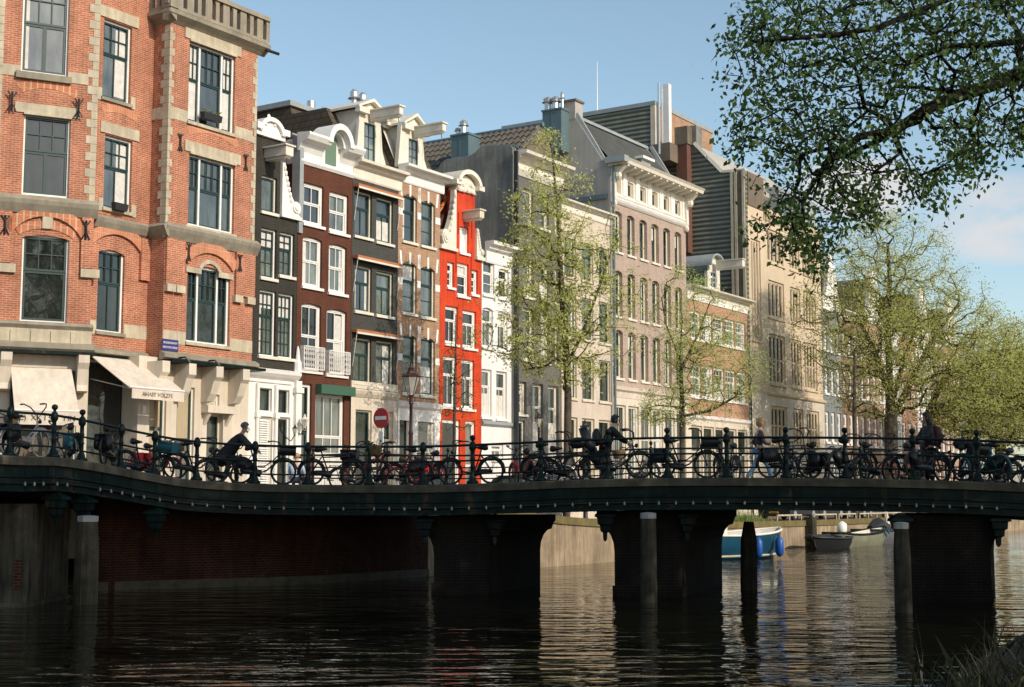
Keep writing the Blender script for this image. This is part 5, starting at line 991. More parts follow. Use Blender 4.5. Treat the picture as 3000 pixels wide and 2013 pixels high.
# ---- houses further on, seen through the trees
M['far_brown'] = brick('faded_brown_brick', (.22, .13, .09), (.18, .10, .07), (.3, .22, .17)); M['far_pink'] = brick('faded_rose_brick', (.42, .25, .17), (.36, .2, .14), (.45, .34, .27)); M['far_grey'] = plain('blue_grey_render', (.20, .215, .225), .8, .1); M['far_black'] = plain('charcoal_render', (.06, .06, .055), .8, .15)
farspec = [('P', 2414, 2467, 13.2, 'far_grey', 'blue_grey_house', 'blue-grey painted house with tall white windows right of the stone block', 3, 'gable'),
           ('P', 2467, 2537, 14.5, 'far_brown', 'brown_brick_house', 'faded brown brick house with white windows, second beyond the stone block', 4, 'cornice'),
           ('P', 2537, 2590, 13.0, 'far_pink', 'rose_brick_house', 'faded rose brick house behind the forked elm trunks', 3, 'gable'),
           ('P', 2590, 2640, 15.0, 'white_wall', 'white_gabled_house', 'white house among the elm branches, left of the tall brick gable', 3, 'cornice'),
           ('P', 2640, 2688, 13.6, 'orange_brick', 'far_orange_house', 'orange brick house seen between the elm trunks', 3, 'cornice'),
           ('P', 2688, 2728, 16.0, 'white_wall', 'far_white_gable', 'far pale house whose white gable top shows above the elm branches', 2, 'gable'),
           ('P', 2728, 2770, 13.0, 'far_brown', 'far_brown_house', 'far brown house behind the green elm foliage above the backpack', 3, 'cornice'),
           ('P', 2770, 2812, 14.0, 'far_pink', 'far_rose_house', 'far rose house mostly hidden by elm foliage, second from the end', 3, 'gable'),
           ('P', 2812, 2870, 13.0, 'far_grey', 'far_grey_house', 'farthest grey house, last of the row behind the elm foliage', 4, 'cornice')]
for k, pa_, pb_, ht, wm, nm, lb, nc, top in farspec:
    xl = max(xr + .02, ROW.hit('P', pa_, 1200)[0]); xr = ROW.hit('P', pb_, 1200)[0]; cw = (xr - xl) / nc; fz = (4.2, 3.5, 3.1, 2.7); ops = []; zz = ZS + .9
    for r_ in range(4):
        for c_ in range(nc): ops.append((xl + cw * c_ + cw * .2, xl + cw * c_ + cw * .8, zz, zz + fz[r_] * .62))
        zz += fz[r_]
    ztf = max(ZS + ht - 1, zz + .3)
    h, m = house(nm, lb, xl, xr, ztf, None, ops); part('wall', m, M[wm], h)
    for wv in ops: win(h, *wv, 'white', 'white', (1, 1), (2, 1), .4, fw=.16, sill='white', sillh=.15, sw=.07)
    if top == 'gable':
        m = MB(); xc = (xl + xr) / 2; hw = (xr - xl) / 2 - .8; m.box(xc - hw * .6, xc + hw * .6, -.02, .4, ztf, ztf + 3.2); claw(m, xc - hw * .6, xl, ztf, ztf + 3.0); claw(m, xc + hw * .6, xr, ztf, ztf + 3.0); curve_gable(m, xc, hw * .66, ztf + 3.2, 1.0, -.1, .4); m.box(xl - .05, xr + .05, -.1, .2, ztf - .05, ztf + .15); part('gable_top', m, M['white'], h)
        m = MB(); m.prism([(xl, ztf), (xr, ztf), (xc, ztf + 3.6)], .45, 9, 'y'); part('roof', m, M['tile_dark'], h)
    else:
        cornice(h, xl, xr, ztf + .3, .7, .5, 'offwhite'); m = MB(); m.prism([(.3, ztf), (9, ztf), (5, ztf + 3)], xl, xr, 'x'); part('roof', m, M['roof_slate'], h)
s_end = xr

# ================================================================== ground, quay, water
qo = Vector((-2.67, 45.7, 0)); QY = (qo - ROW.o).dot(ROW.i); QS = (qo - ROW.o).dot(ROW.d)
def zq(s): return 1.27 + 1.38 * math.exp(-max(s - QS, 0) / 8.0)
m = MB(); ns = 60; ss_ = [QS + 320 * (i / ns) ** 1.7 for i in range(ns + 1)]
for i in range(ns):
    a, b = ss_[i], ss_[i + 1]
    for y0, y1 in ((QY + .45, -2.2), (-2.2, 14)):
        up0 = .1 if y0 == -2.2 else 0
        m.quad(ROW.w(a, y0, zq(a) + up0), ROW.w(b, y0, zq(b) + up0), ROW.w(b, y1, zq(b) + up0), ROW.w(a, y1, zq(a) + up0))
    m.quad(ROW.w(a, -2.2, zq(a)), ROW.w(b, -2.2, zq(b)), ROW.w(b, -2.2, zq(b) + .1), ROW.w(a, -2.2, zq(a) + .1))
struct('street', m, M['paving'])
m = MB(); c_ = 2.63
m.quad(*[(x, y, c_) for x, y in ((-3.0, 46.0), (-5.9, 42.0), (-11.3, 38.9), (-14, 37.5), (-45, 34), (-60, 70), (-25, 75), ROW.w(QS + .2, 14, 0).xy)]); struct('corner_pavement', m, M['paving'])
m = MB(); g = [ROW.w(-20, 13, 0), ROW.w(900, 13, 0), ROW.w(900, 900, 0), ROW.w(-600, 900, 0), ROW.w(-600, 40, 0)]; m.quad(*[(p.x, p.y, 1.2) for p in g]); g = [ROW.w(QS + 30, -31, 0), ROW.w(900, -31, 0), ROW.w(900, -900, 0), ROW.w(-60, -900, 0)]; struct('ground', m, M['paving'])
def wall_strip(mb, pts, z0, zf, th):
    for i in range(len(pts) - 1):
        a, b = Vector((*pts[i], 0)), Vector((*pts[i + 1], 0)); n_ = Vector((-(b - a).y, (b - a).x, 0)).normalized() * th
        za, zb = zf(pts[i]), zf(pts[i + 1])
        mb.add([(a.x, a.y, z0), (b.x, b.y, z0), (b.x, b.y, zb), (a.x, a.y, za), (a.x + n_.x, a.y + n_.y, z0), (b.x + n_.x, b.y + n_.y, z0), (b.x + n_.x, b.y + n_.y, zb), (a.x + n_.x, a.y + n_.y, za)], [(0, 1, 2, 3), (7, 6, 5, 4), (3, 2, 6, 7), (0, 3, 7, 4), (1, 5, 6, 2)])
def zqp(p): return zq((Vector((*p, 0)) - ROW.o).dot(ROW.d))
qpts = [ROW.w(s_, QY, 0).xy for s_ in ss_]
m = MB(); wall_strip(m, [(p.x, p.y) for p in qpts], -1.5, lambda p: zqp(p) - .24, .5); struct('quay_wall', m, M['quay'])
m = MB(); wall_strip(m, [(p.x + .06, p.y - .04) for p in qpts], 0.0, lambda p: zqp(p) + .04, .6)
m.v = [(v[0], v[1], v[2] if v[2] > .5 else zqp((v[0], v[1])) - .24) for v in m.v]; struct('quay_coping', m, M['quay_moss'])
m = MB(); bp = [(-70, 52), (-15.6, 60), (-11.2, 38.7), (-5.74, 41.8), (-2.67, 45.7)]; wall_strip(m, bp, -1.5, lambda p: 2.6, .5); struct('abutment_and_light_stop_wall', m, M['quay_brick'])  # rear stretch is added to stop horizon light leaking in under the pavement
m = MB(); wall_strip(m, [(x + .05, y - .09) for x, y in bp], -1.0, lambda p: .24, .3); struct('abutment_footing', m, plain('algae_stained_footing', (.08, .072, .05), .9, .5, 3, .4))
# right bank behind the camera's side
RBY = QY - 27
m = MB(); rb = [(-14, -22), (-1.8, .8), (2.5, 8.8), (4.5, 12.6), (8.6, 20), (15, 31.5), (17.5, 36), (23, 44), *[(ROW.w(s_, RBY, 0).x, ROW.w(s_, RBY, 0).y) for s_ in (20, 60, 120, 320)]]
pts = rb + [(ROW.w(320, RBY - 200, 0).x, ROW.w(320, RBY - 200, 0).y), (300, -60), (-14, -60)]
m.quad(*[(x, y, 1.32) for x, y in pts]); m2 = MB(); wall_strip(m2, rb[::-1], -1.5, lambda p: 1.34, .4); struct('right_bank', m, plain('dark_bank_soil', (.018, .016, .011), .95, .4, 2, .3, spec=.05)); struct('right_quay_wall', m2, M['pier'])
# water
wm, n, l, b = newmat('canal_water')
b.inputs['Base Color'].default_value = (.006, .0065, .0035, 1); b.inputs['Roughness'].default_value = .015; b.inputs['IOR'].default_value = 1.333
tc = n.new('ShaderNodeTexCoord')
def wave(scale, sx, sy, det, rot=0):
    mp = n.new('ShaderNodeMapping'); mp.inputs['Scale'].default_value = (sx, sy, 1); mp.inputs['Rotation'].default_value = (0, 0, rot); l.new(tc.outputs['Object'], mp.inputs[0])
    no = n.new('ShaderNodeTexNoise'); no.inputs['Scale'].default_value = scale; no.inputs['Detail'].default_value = det; no.inputs['Roughness'].default_value = .5; l.new(mp.outputs[0], no.inputs['Vector']); return no.outputs['Fac']
w1 = wave(1.0, .75, 1.9, 1.3, rad(6)); w2 = wave(3.2, 1.1, 2.0, 1.5, rad(-10)); w3 = wave(.22, 1, 1.3, 2, .4)
a1_ = n.new('ShaderNodeMath'); a1_.operation = 'MULTIPLY_ADD'; l.new(w2, a1_.inputs[0]); a1_.inputs[1].default_value = .17; l.new(w1, a1_.inputs[2])
md = n.new('ShaderNodeMapRange'); md.inputs[1].default_value = .35; md.inputs[2].default_value = .65; md.inputs[3].default_value = .55; md.inputs[4].default_value = 1.25; l.new(w3, md.inputs[0])
mm = n.new('ShaderNodeMath'); mm.operation = 'MULTIPLY'; l.new(a1_.outputs[0], mm.inputs[0]); l.new(md.outputs[0], mm.inputs[1])
bp_ = n.new('ShaderNodeBump'); bp_.inputs['Strength'].default_value = 1.0; bp_.inputs['Distance'].default_value = .07; l.new(mm.outputs[0], bp_.inputs['Height']); l.new(bp_.outputs[0], b.inputs['Normal'])
m = MB(); m.quad((-400, -200, 0), (600, -200, 0), (600, 900, 0), (-400, 900, 0)); struct('water', m, wm)

# ================================================================== bridge
ctl = [(-60, 1330, 30.6), (60, 1337, 32.2), (171, 1341, 33.5), (300, 1361, 34.7), (430, 1386, 35.8), (560, 1406, 36.6), (747, 1417, 37.3), (920, 1420, 37.4), (1100, 1421, 37.3), (1280, 1420, 37.0), (1480, 1414, 36.5), (1680, 1406, 36.0), (1880, 1401, 35.7), (2080, 1399.5, 35.45), (2280, 1400, 35.2), (2480, 1402, 35.0), (2680, 1405.5, 34.8), (2870, 1411.5, 34.6), (3040, 1420, 34.5), (3240, 1433, 34.5), (3500, 1452, 34.5)]
cp = [at(px, py, Y) for px, py, Y in ctl]
def catmull(P, k=8):
    out = []
    for i in range(len(P) - 1):
        p0, p1, p2, p3 = P[max(i - 1, 0)], P[i], P[i + 1], P[min(i + 2, len(P) - 1)]
        for j in range(k):
            t = j / k; out.append(.5 * ((2 * p1) + (p2 - p0) * t + (2 * p0 - 5 * p1 + 4 * p2 - p3) * t * t + (3 * p1 - p0 - 3 * p2 + p3) * t ** 3))
    out.append(P[-1]); return out
BE = catmull(cp)                                        # front edge of the deck at kerb top
def nrm(i):
    t = BE[min(i + 2, len(BE) - 1)] - BE[max(i - 2, 0)]; return Vector((t.y, -t.x, 0)).normalized()     # towards the viewer
BN = [nrm(i) for i in range(len(BE))]
def sweep(mb, prof, i0=0, i1=None, closed=True):        # prof = (outward, dz)
    i1 = i1 or len(BE) - 1; b0 = len(mb.v); n_ = len(prof)
    for i in range(i0, i1 + 1):
        for o_, dz in prof: mb.v.append(tuple(BE[i] + BN[i] * o_ + Vector((0, 0, dz))))
    for i in range(i1 - i0):
        for k in range(n_ if closed else n_ - 1):
            k2 = (k + 1) % n_; mb.f.append((b0 + i * n_ + k, b0 + (i + 1) * n_ + k, b0 + (i + 1) * n_ + k2, b0 + i * n_ + k2))
    mb.f.append(tuple(b0 + k for k in range(n_))); e = b0 + (i1 - i0) * n_; mb.f.append(tuple(e + k for k in range(n_))[::-1])
bridge = thing('canal_bridge', 'dark green iron canal bridge on masonry piers crossing the whole picture', 'bridge', (2.0, 36.0, 0)); OFF[bridge.name] = (2.0, 36.0, 0)
def bpart(name, mb, mat, smooth=False, parent=None): return part(name, mb, mat, parent or bridge, smooth)
DW = 7.6
m = MB(); sweep(m, [(.10, 0), (.12, -.03), (.12, -.20), (.02, -.22), (-.55, -.22), (-.55, 0)]); bpart('kerb', m, M['curb_stone'])
m = MB(); sweep(m, [(.02, -.221), (.02, -.42), (.07, -.43), (.07, -.47), (.03, -.49), (.03, -.58), (.10, -.59), (.10, -.62), (.04, -.64), (.04, -.745), (.12, -.75), (.12, -.79), (-.2, -.79), (-.2, -.221)]); bpart('girder', m, M['bridge_green'])
m = MB()
for i in range(4, len(BE) - 4, 5):
    p, nn_ = BE[i], BN[i]; tt_ = Vector((-nn_.y, nn_.x, 0)); m.add([tuple(p + nn_ * o_ + tt_ * s_ + Vector((0, 0, z_))) for z_ in (-.415, -.225) for o_, s_ in ((.0, -.03), (.034, -.03), (.034, .03), (.0, .03))], [(0, 3, 2, 1), (4, 5, 6, 7), (0, 1, 5, 4), (1, 2, 6, 5), (2, 3, 7, 6), (3, 0, 4, 7)])
    m.add([tuple(p + nn_ * o_ + tt_ * s_ + Vector((0, 0, z_))) for z_ in (-.742, -.645) for o_, s_ in ((.0, -.03), (.055, -.03), (.055, .03), (.0, .03))], [(0, 3, 2, 1), (4, 5, 6, 7), (0, 1, 5, 4), (1, 2, 6, 5), (2, 3, 7, 6), (3, 0, 4, 7)])
m.v = m.v; o_s = bpart('plate_seams', m, M['bridge_green'])
m = MB(); sweep(m, [(-.551, -.12), (-.551, -.6), (-DW, -.6), (-DW, -.12)]); bpart('deck', m, M['asphalt'])
m = MB(); sweep(m, [(-DW + .001, .0), (-DW + .001, -.82), (-DW - .3, -.82), (-DW - .3, .0)]); bpart('rear_girder', m, M['bridge_green'])
def near_i(px):
    best = min(range(len(BE)), key=lambda i: abs((BE[i].x / BE[i].y) - (px - CX) / F)); return best
# string of light bulbs along the girder
bulb_me = MB().lathe([(.012, .04), (.016, .015), (.03, -.01), (.032, -.03), (.02, -.055), (.004, -.062)], 0, 0, 7).mesh('bulb', M['bulb'], smooth=True)
acc = 0; prev = BE[6]; cnt = 0
wire = []
for i in range(7, len(BE) - 20):
    seg = (BE[i] - BE[i - 1]).length; acc += seg; wire.append(tuple(BE[i] + BN[i] * .13 + Vector((0, 0, -.60))))
    if acc >= .335:
        k_ = max(1, round(acc / .335))
        for q in range(k_):
            if cnt >= 90: break
            if random.random() < .07: continue
            p = BE[i - 1].lerp(BE[i], (q + 1) / k_); o = link('light_bulb', bulb_me, bridge); o.location = p + BN[i] * .14 + Vector((-2.0, -36.0, -.61)); cnt += 1
        acc = 0
bpart('bulb_cable', MB().tube(wire[::2], .009, 4), M['iron'])
# piers
cdir = Vector((.33, .94, 0)).normalized(); cx_ = Vector((cdir.y, -cdir.x, 0))
PM = brick('pier_brick', (.10, .05, .035), (.075, .04, .03), (.12, .10, .085), var=.4, bump=.4, streak=.3)
def pier(pxl, pxr, Yf, length=5.2, flare=.45):
    a, b = at(pxl, 1700, Yf), at(pxr, 1700, Yf); a.z = b.z = 0; wd = (b - a).length; i = near_i((pxl + pxr) / 2); zs = BE[i].z - .81
    prof = [(0, -1.5), (0, zs - 1.05)] + [(-flare * (1 - math.cos(t)) * .75, zs - 1.05 + .62 * math.sin(t)) for t in (.4, .8, 1.2, 1.57)] + [(-flare * .75 - .05, zs - .28), (-flare, zs - .18), (-flare, zs - .02)]
    full = prof + [(wd - x_, z_) for x_, z_ in reversed(prof)]
    e = (b - a).normalized(); m = MB(); n_ = len(full)
    for d_ in (0, length):
        for x_, z_ in full: m.v.append(tuple(a + e * x_ + cdir * d_ + Vector((0, 0, z_))))
    m.f.append(tuple(range(n_))); m.f.append(tuple(range(2 * n_ - 1, n_ - 1, -1))); m.f += [(k, (k + 1) % n_, n_ + (k + 1) % n_, n_ + k) for k in range(n_)]
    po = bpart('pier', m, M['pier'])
    m = MB(); f = -.03
    def fr(x_, z_, o_): return a + e * x_ + cdir * o_ + Vector((0, 0, z_))
    for x0, x1, z0, z1 in ((-.04, wd + .04, -1.2, .28),):
        m.add([fr(x, z, o_) for o_ in (-.07, .02) for x, z in ((x0, z0), (x1, z0), (x1, z1), (x0, z1))], [(0, 1, 2, 3), (7, 6, 5, 4), (0, 4, 5, 1), (1, 5, 6, 2), (2, 6, 7, 3), (3, 7, 4, 0)])
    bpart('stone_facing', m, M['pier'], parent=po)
    for x_ in (-flare * .45, wd + flare * .45):
        c = fr(x_, zs, -.12); m = MB(); r_ = math.atan2(e.y, e.x) + math.pi / 4
        m.lathe([(.05, zs + .04), (.34, zs - .10), (.36, zs - .16), (.27, zs - .18), (.25, zs - .34), (.18, zs - .38), (.16, zs - .52), (.08, zs - .56), (.07, zs - .72), (.02, zs - .78)], c.x, c.y, 4, True, r_); bpart('console', m, M['bridge_green'], parent=po)
pier(1271, 1432, 37.6, 4.3); pier(1801, 1995, 36.4, 5.4); pier(2668, 2905, 34.9, 5.6)
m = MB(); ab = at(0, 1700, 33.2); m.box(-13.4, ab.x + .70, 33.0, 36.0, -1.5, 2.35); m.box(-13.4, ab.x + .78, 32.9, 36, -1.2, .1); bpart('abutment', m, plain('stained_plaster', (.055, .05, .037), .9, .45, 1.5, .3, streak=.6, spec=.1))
m = MB(); sx = at(52, 1700, 33).x; m.box(sx - .1, sx + .1, 32.97, 33.05, .4, 1.1); bpart('brick_strip', m, M['quay_brick'])
for px in (178, 249, 466):
    i = near_i(px); c = BE[i] + BN[i] * -.02; zs = BE[i].z - .82; m = MB(); m.lathe([(.05, zs + .03), (.34, zs - .10), (.36, zs - .16), (.27, zs - .18), (.25, zs - .34), (.18, zs - .38), (.16, zs - .52), (.07, zs - .6), (.02, zs - .75)], c.x, c.y, 4, True, .6); bpart('console', m, M['bridge_green'])
# railings
def finial_post(mb, x, y, z, hgt, ball=True, k=1.0):
    pr = [(.13, 0), (.13, .06), (.085, .10), (.07, .18), (.045, .24), (.045, .42), (.06, .45), (.045, .48), (.042, .62), (.058, .66), (.045, .69), (.042, .86), (.075, .92), (.08, 1.0), (.06, 1.08)]
    if ball: pr += [(.03, 1.11), (.028, 1.14), (.055, 1.17), (.066, 1.215), (.055, 1.26), (.015, 1.285)]
    else: pr += [(.045, 1.12), (.01, 1.14)]
    mb.lathe([(r_ * k, z + zz * hgt / 1.05) for r_, zz in pr], x, y, 8)
posts = [(-70, 0), (46, 0), (171, 1), (248, 1), (365, 0), (466, 0), (589, 0), (747, 0), (909, 0), (1074, 0), (1234, 0), (1374, 1), (1571, 0), (1774, 1), (1941, 1), (2117, 1), (2300, 1), (2485, 1), (2679, 1), (2870, 1), (3060, 1)]
rl = thing('bridge_railing', 'dark green iron railing with ball-topped posts along the near edge of the bridge', 'railing', tuple(BE[near_i(1500)]))
OFF[rl.name] = tuple(rl.location)
pid = []
for px, bl in posts:
    i = near_i(px); p = BE[i] - BN[i] * .16; m = MB(); finial_post(m, p.x, p.y, p.z, 1.03, bool(bl), 1.2); part('post', m, M['rail_green'], rl, True); pid.append(i)
for hz, rr in ((1.0, .034), (.60, .026), (.255, .024)):
    pts = [BE[i] - BN[i] * .16 + Vector((0, 0, hz)) for i in range(0, len(BE))]; part('rail', MB().tube(pts, rr, 6), M['rail_green'], rl, True)
rr_ = thing('rear_railing', 'thinner green iron railing on the far edge of the bridge', 'railing', tuple(BE[near_i(1500)] - BN[near_i(1500)] * 7.4)); OFF[rr_.name] = tuple(rr_.location)
i0 = near_i(820)
rp = [BE[i] - BN[i] * 7.5 for i in range(i0, len(BE))]
for hz, q in ((.98, .03), (.6, .022), (.26, .022)): part('rail', MB().tube([p + Vector((0, 0, hz)) for p in rp], q, 6), M['rail_green'], rr_, True)
acc = 9
for a, b_ in zip(rp, rp[1:]):
    acc += (b_ - a).length
    if acc >= 2.0: m = MB(); finial_post(m, b_.x, b_.y, b_.z, 1.0, True, .8); part('post', m, M['rail_green'], rr_, True); acc = 0
# ================================================================== trees
M['bark'] = plain('grey_brown_bark', (.085, .07, .052), .95, .4, 3, .5)
M['bark_dark'] = plain('dark_bark', (.016, .014, .012), .95, .4, 4, .4, spec=.1)
M['leaf_lime'] = leafmat('lime_leaves', (.42, .46, .12), (.64, .64, .24), .55)
M['leaf_willow'] = leafmat('fresh_green_leaves', (.38, .47, .11), (.60, .64, .22), .58)
M['leaf_elm'] = leafmat('yellow_green_elm_leaves', (.40, .44, .12), (.62, .61, .22), .6)
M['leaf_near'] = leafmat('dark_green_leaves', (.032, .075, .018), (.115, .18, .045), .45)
M['leaf_bright'] = leafmat('light_green_leaves', (.16, .2, .04), (.24, .25, .06), .4)
def in_poly(x, y, poly):
    c = False; j = len(poly) - 1
    for i in range(len(poly)):
        if (poly[i][1] > y) != (poly[j][1] > y) and x < (poly[j][0] - poly[i][0]) * (y - poly[i][1]) / (poly[j][1] - poly[i][1]) + poly[i][0]: c = not c
        j = i
    return c
def skeleton(trunks, targets, rt, bias=.35):
    # every target is joined to the nearest wood nearer the root; wood thickens with what it carries
    nodes, par = [], []
    for tr in trunks:
        prev = -1
        for k in range(len(tr) - 1):
            a, b = Vector(tr[k]), Vector(tr[k + 1]); n = max(1, int((b - a).length / .5))
            for q in range(n + (k == len(tr) - 2)):
                nodes.append(a.lerp(b, q / n)); par.append(prev); prev = len(nodes) - 1
    for i in range(1, len(nodes)):
        if par[i] == -1:                                  # a fork grows out of the first stem
            par[i] = min(range(0, max(1, i)), key=lambda j: (nodes[j] - nodes[i]).length)
    dist = [0.0] * len(nodes)
    for i in range(len(nodes)):
        if par[i] >= 0: dist[i] = dist[par[i]] + (nodes[i] - nodes[par[i]]).length
    n0 = len(nodes); root = nodes[0]
    tg = sorted(targets, key=lambda t: min((t - nodes[j]).length for j in range(0, n0, 2)))
    tips = []
    for t in tg:
        best = min(range(len(nodes)), key=lambda j: (t - nodes[j]).length + bias * dist[j] * .25 + (1.2 * max(0, nodes[j].z - t.z - .2)))
        a = nodes[best]; L = (t - a).length; n = 1 if L < .5 else (2 if L < 1.4 else 3); prev = best
        off = Vector((random.gauss(0, .1), random.gauss(0, .1), random.gauss(.06, .08))) * L
        for q in range(1, n + 1):
            s_ = q / n; p = a.lerp(t, s_) + off * math.sin(math.pi * s_); nodes.append(p); par.append(prev); dist.append(dist[prev] + (p - nodes[prev]).length); prev = len(nodes) - 1
        tips.append(prev)
    w = [0] * len(nodes)
    for t in tips: w[t] += 1
    for i in range(len(nodes) - 1, -1, -1):
        if par[i] >= 0 and i >= n0: w[par[i]] += w[i]
    for i in range(n0 - 1, -1, -1):
        if par[i] >= 0: w[par[i]] += w[i]
    return nodes, par, w, tips, n0
def wood(mb, nodes, par, w, n0, rt, rmax, ex=.47):
    rad_ = [min(rmax, rt * max(1, v) ** ex) for v in w]
    kids = {}
    for i, p in enumerate(par): kids.setdefault(p, []).append(i)
    done = set()
    for i in range(len(nodes)):
        if i in done or par[i] < 0 and i != 0: 
            if par[i] >= 0 or i in done: continue
        chain = [i] if par[i] < 0 else [par[i], i]; done.add(i); c = i
        while c in kids:
            ks = [k for k in kids[c] if k not in done]
            if not ks: break
            c = max(ks, key=lambda k: w[k]); done.add(c); chain.append(c)
        if len(chain) > 1:
            rr = [rad_[k] for k in chain]
            if par[i] >= 0: rr[0] = min(rr[0], rr[1] * 1.25)
            mb.tube([nodes[k] for k in chain], rr, 7 if max(rr) > .07 else (5 if max(rr) > .025 else 3), False)
def leaf(mb, p, size, droop=0.0, asp=.62, face=0.0):
    a = Vector((random.gauss(0, 1), random.gauss(0, 1), random.gauss(-droop, .8))).normalized()
    if face:                                    # blades turn their upper side towards the light
        nr = (Vector((random.gauss(0, 1), random.gauss(0, 1), random.gauss(0, 1))) * .6 + (SUN + Vector((0, 0, .35))) * face).normalized(); a = a - nr * a.dot(nr); a = a.normalized() if a.length > .05 else nr.orthogonal().normalized(); b = a.cross(nr)
    else:
        b = a.orthogonal().normalized(); c = a.cross(b); th = random.uniform(0, 6.28); b = b * math.cos(th) + c * math.sin(th)
    s_ = size * random.uniform(.65, 1.25); k = len(mb.v)
    mb.v += [tuple(p), tuple(p + a * s_ * .45 + b * s_ * asp * .5), tuple(p + a * s_), tuple(p + a * s_ * .45 - b * s_ * asp * .5)]; mb.f.append((k, k + 1, k + 2, k + 3))
def make_tree(name, label, trunks, targets, lm, lsize, per, spread, rt=.008, rmax=.3, seed=1, bark='bark', group=None, droop=.3, cat='tree', along=0.0, ex=.47, face=.8):
    random.seed(seed); nodes, par, w, tips, n0 = skeleton(trunks, targets, rt)
    t = thing(name, label, cat, tuple(trunks[0][0]), 0, group); OFF[t.name] = tuple(trunks[0][0])
    m = MB(); wood(m, nodes, par, w, n0, rt, rmax, ex); part('trunk', m, M[bark], t, True, False)
    m = MB()
    for tp in tips:
        p = nodes[tp]; q = nodes[par[tp]]; k = max(1, int(random.gauss(per, per * .35)))
        for _ in range(k):
            c = p.lerp(q, random.random() * along) if along else p
            leaf(m, c + Vector((random.gauss(0, spread), random.gauss(0, spread), random.gauss(0, spread * .8))), lsize, droop, .62, face)
    part('crown', m, M[lm], t, False, False); return t
def env_targets(slices, Y, n, seed, dep=.9, clump=.5, yoff=0.0, wide=1.12):
    # crown outline sighted in the photograph, given a round depth about the distance Y
    random.seed(seed); out = []; k = .779
    rows = [(at(a / k, y / k, Y), at(b / k, y / k, Y)) for y, a, b in slices]
    area = [max(.05, (b.x - a.x)) for a, b in rows]
    cl = []
    while len(out) < n:
        i = random.choices(range(len(rows) - 1), [area[j] + area[j + 1] for j in range(len(rows) - 1)])[0]; s_ = random.random()
        a, b = rows[i][0].lerp(rows[i + 1][0], s_), rows[i][1].lerp(rows[i + 1][1], s_); cx_, r = (a.x + b.x) / 2, (b.x - a.x) / 2 * wide
        th = random.uniform(0, 6.28); q = random.random() ** .4; p = Vector((cx_ + r * q * math.cos(th), Y + yoff + r * q * math.sin(th) * dep, a.z))
        if clump and cl and random.random() < clump:
            c = random.choice(cl); p = p.lerp(c, random.uniform(.4, .75))
        elif random.random() < .12: cl.append(p)
        out.append(p)
    return out
def qbase(px, inset=1.2):            # a spot on the quay, inset metres back from its edge, at this bearing
    k = (px - CX) / F; o = ROW.w(0, QY + inset, 0); t = (k * o.y - o.x) / (ROW.d.x - k * ROW.d.y); p = o + ROW.d * t; p.z = zqp((p.x, p.y)); return p
k_ = .779
b1 = qbase(1658); Y1 = b1.y
tr1 = [[tuple(b1 - Vector((0, 0, .1)))] + [tuple(at(x / k_, y / k_, Y1)) for x, y in ((1296, 900), (1293, 820), (1284, 700), (1276, 560), (1268, 430), (1258, 330))], [tuple(at(x / k_, y / k_, Y1)) for x, y in ((1295, 830), (1330, 760), (1370, 650), (1400, 560))]]
sl1 = [(295, 1245, 1268), (320, 1222, 1285), (350, 1200, 1312), (400, 1188, 1330), (450, 1172, 1350), (500, 1165, 1395), (560, 1172, 1425), (610, 1145, 1465), (660, 1120, 1482), (710, 1100, 1472), (760, 1090, 1450), (810, 1092, 1425), (850, 1150, 1400), (885, 1230, 1360)]
make_tree('street_tree', 'young lime tree in fresh leaf in front of the tall grey house', tr1, env_targets(sl1, Y1, 760, 21, .9, .7, 0, 1.2), 'leaf_lime', .125, 22, .17, .008, .15, 3, along=.5)
b2 = qbase(1996); Y2 = b2.y
tr2 = [[tuple(b2 - Vector((0, 0, .1)))] + [tuple(at(x / k_, y / k_, Y2)) for x, y in ((1556, 960), (1556, 900), (1552, 820), (1556, 740))], [tuple(at(x / k_, y / k_, Y2)) for x, y in ((1556, 840), (1595, 760), (1620, 690))], [tuple(at(x / k_, y / k_, Y2)) for x, y in ((1555, 830), (1520, 740), (1510, 680))], [tuple(at(x / k_, y / k_, Y2)) for x, y in ((1557, 950), (1620, 938), (1680, 905))], [tuple(at(x / k_, y / k_, Y2)) for x, y in ((1557, 930), (1500, 925), (1450, 940))]]
sl2 = [(605, 1548, 1590), (630, 1515, 1625), (660, 1490, 1650), (700, 1478, 1690), (740, 1472, 1710), (780, 1470, 1730), (820, 1478, 1745), (860, 1490, 1750), (900, 1480, 1720), (940, 1450, 1680), (965, 1440, 1640)]
make_tree('willow_like_tree', 'fine-twigged tree with tiny fresh leaves in front of the orange brick house', tr2, env_targets(sl2, Y2, 900, 22, .9, .4), 'leaf_willow', .085, 22, .17, .0055, .22, 4, along=.9)
b3 = qbase(2605, 1.5); Y3 = b3.y
T = lambda Y, *pp: [tuple(at(x / k_, y / k_, Y)) for x, y in pp]
tr3 = [[tuple(b3)] + T(Y3, (2032, 900), (2026, 760), (2030, 640), (2026, 560)), T(Y3, (2034, 960), (2075, 880), (2125, 780), (2190, 690)), T(Y3, (2034, 930), (2060, 830), (2100, 720)), T(Y3, (2030, 900), (1995, 800), (1955, 720))]
sl3 = [(485, 1995, 2050), (510, 1950, 2095), (550, 1905, 2140), (600, 1868, 2165), (640, 1850, 2200), (680, 1842, 2240), (720, 1840, 2270), (760, 1838, 2285), (800, 1846, 2295), (840, 1860, 2300), (880, 1890, 2300), (920, 1930, 2290), (955, 1960, 2250)]
make_tree('elm_tree', 'tall forked yellow-green elm right of the stone office block', tr3, env_targets(sl3, Y3, 2300, 23, .8, .5, 0, 1.2), 'leaf_elm', .135, 26, .27, .011, .45, 5, along=.6, group='elms along the far quay')
b4 = qbase(2690, .8); Y4 = b4.y
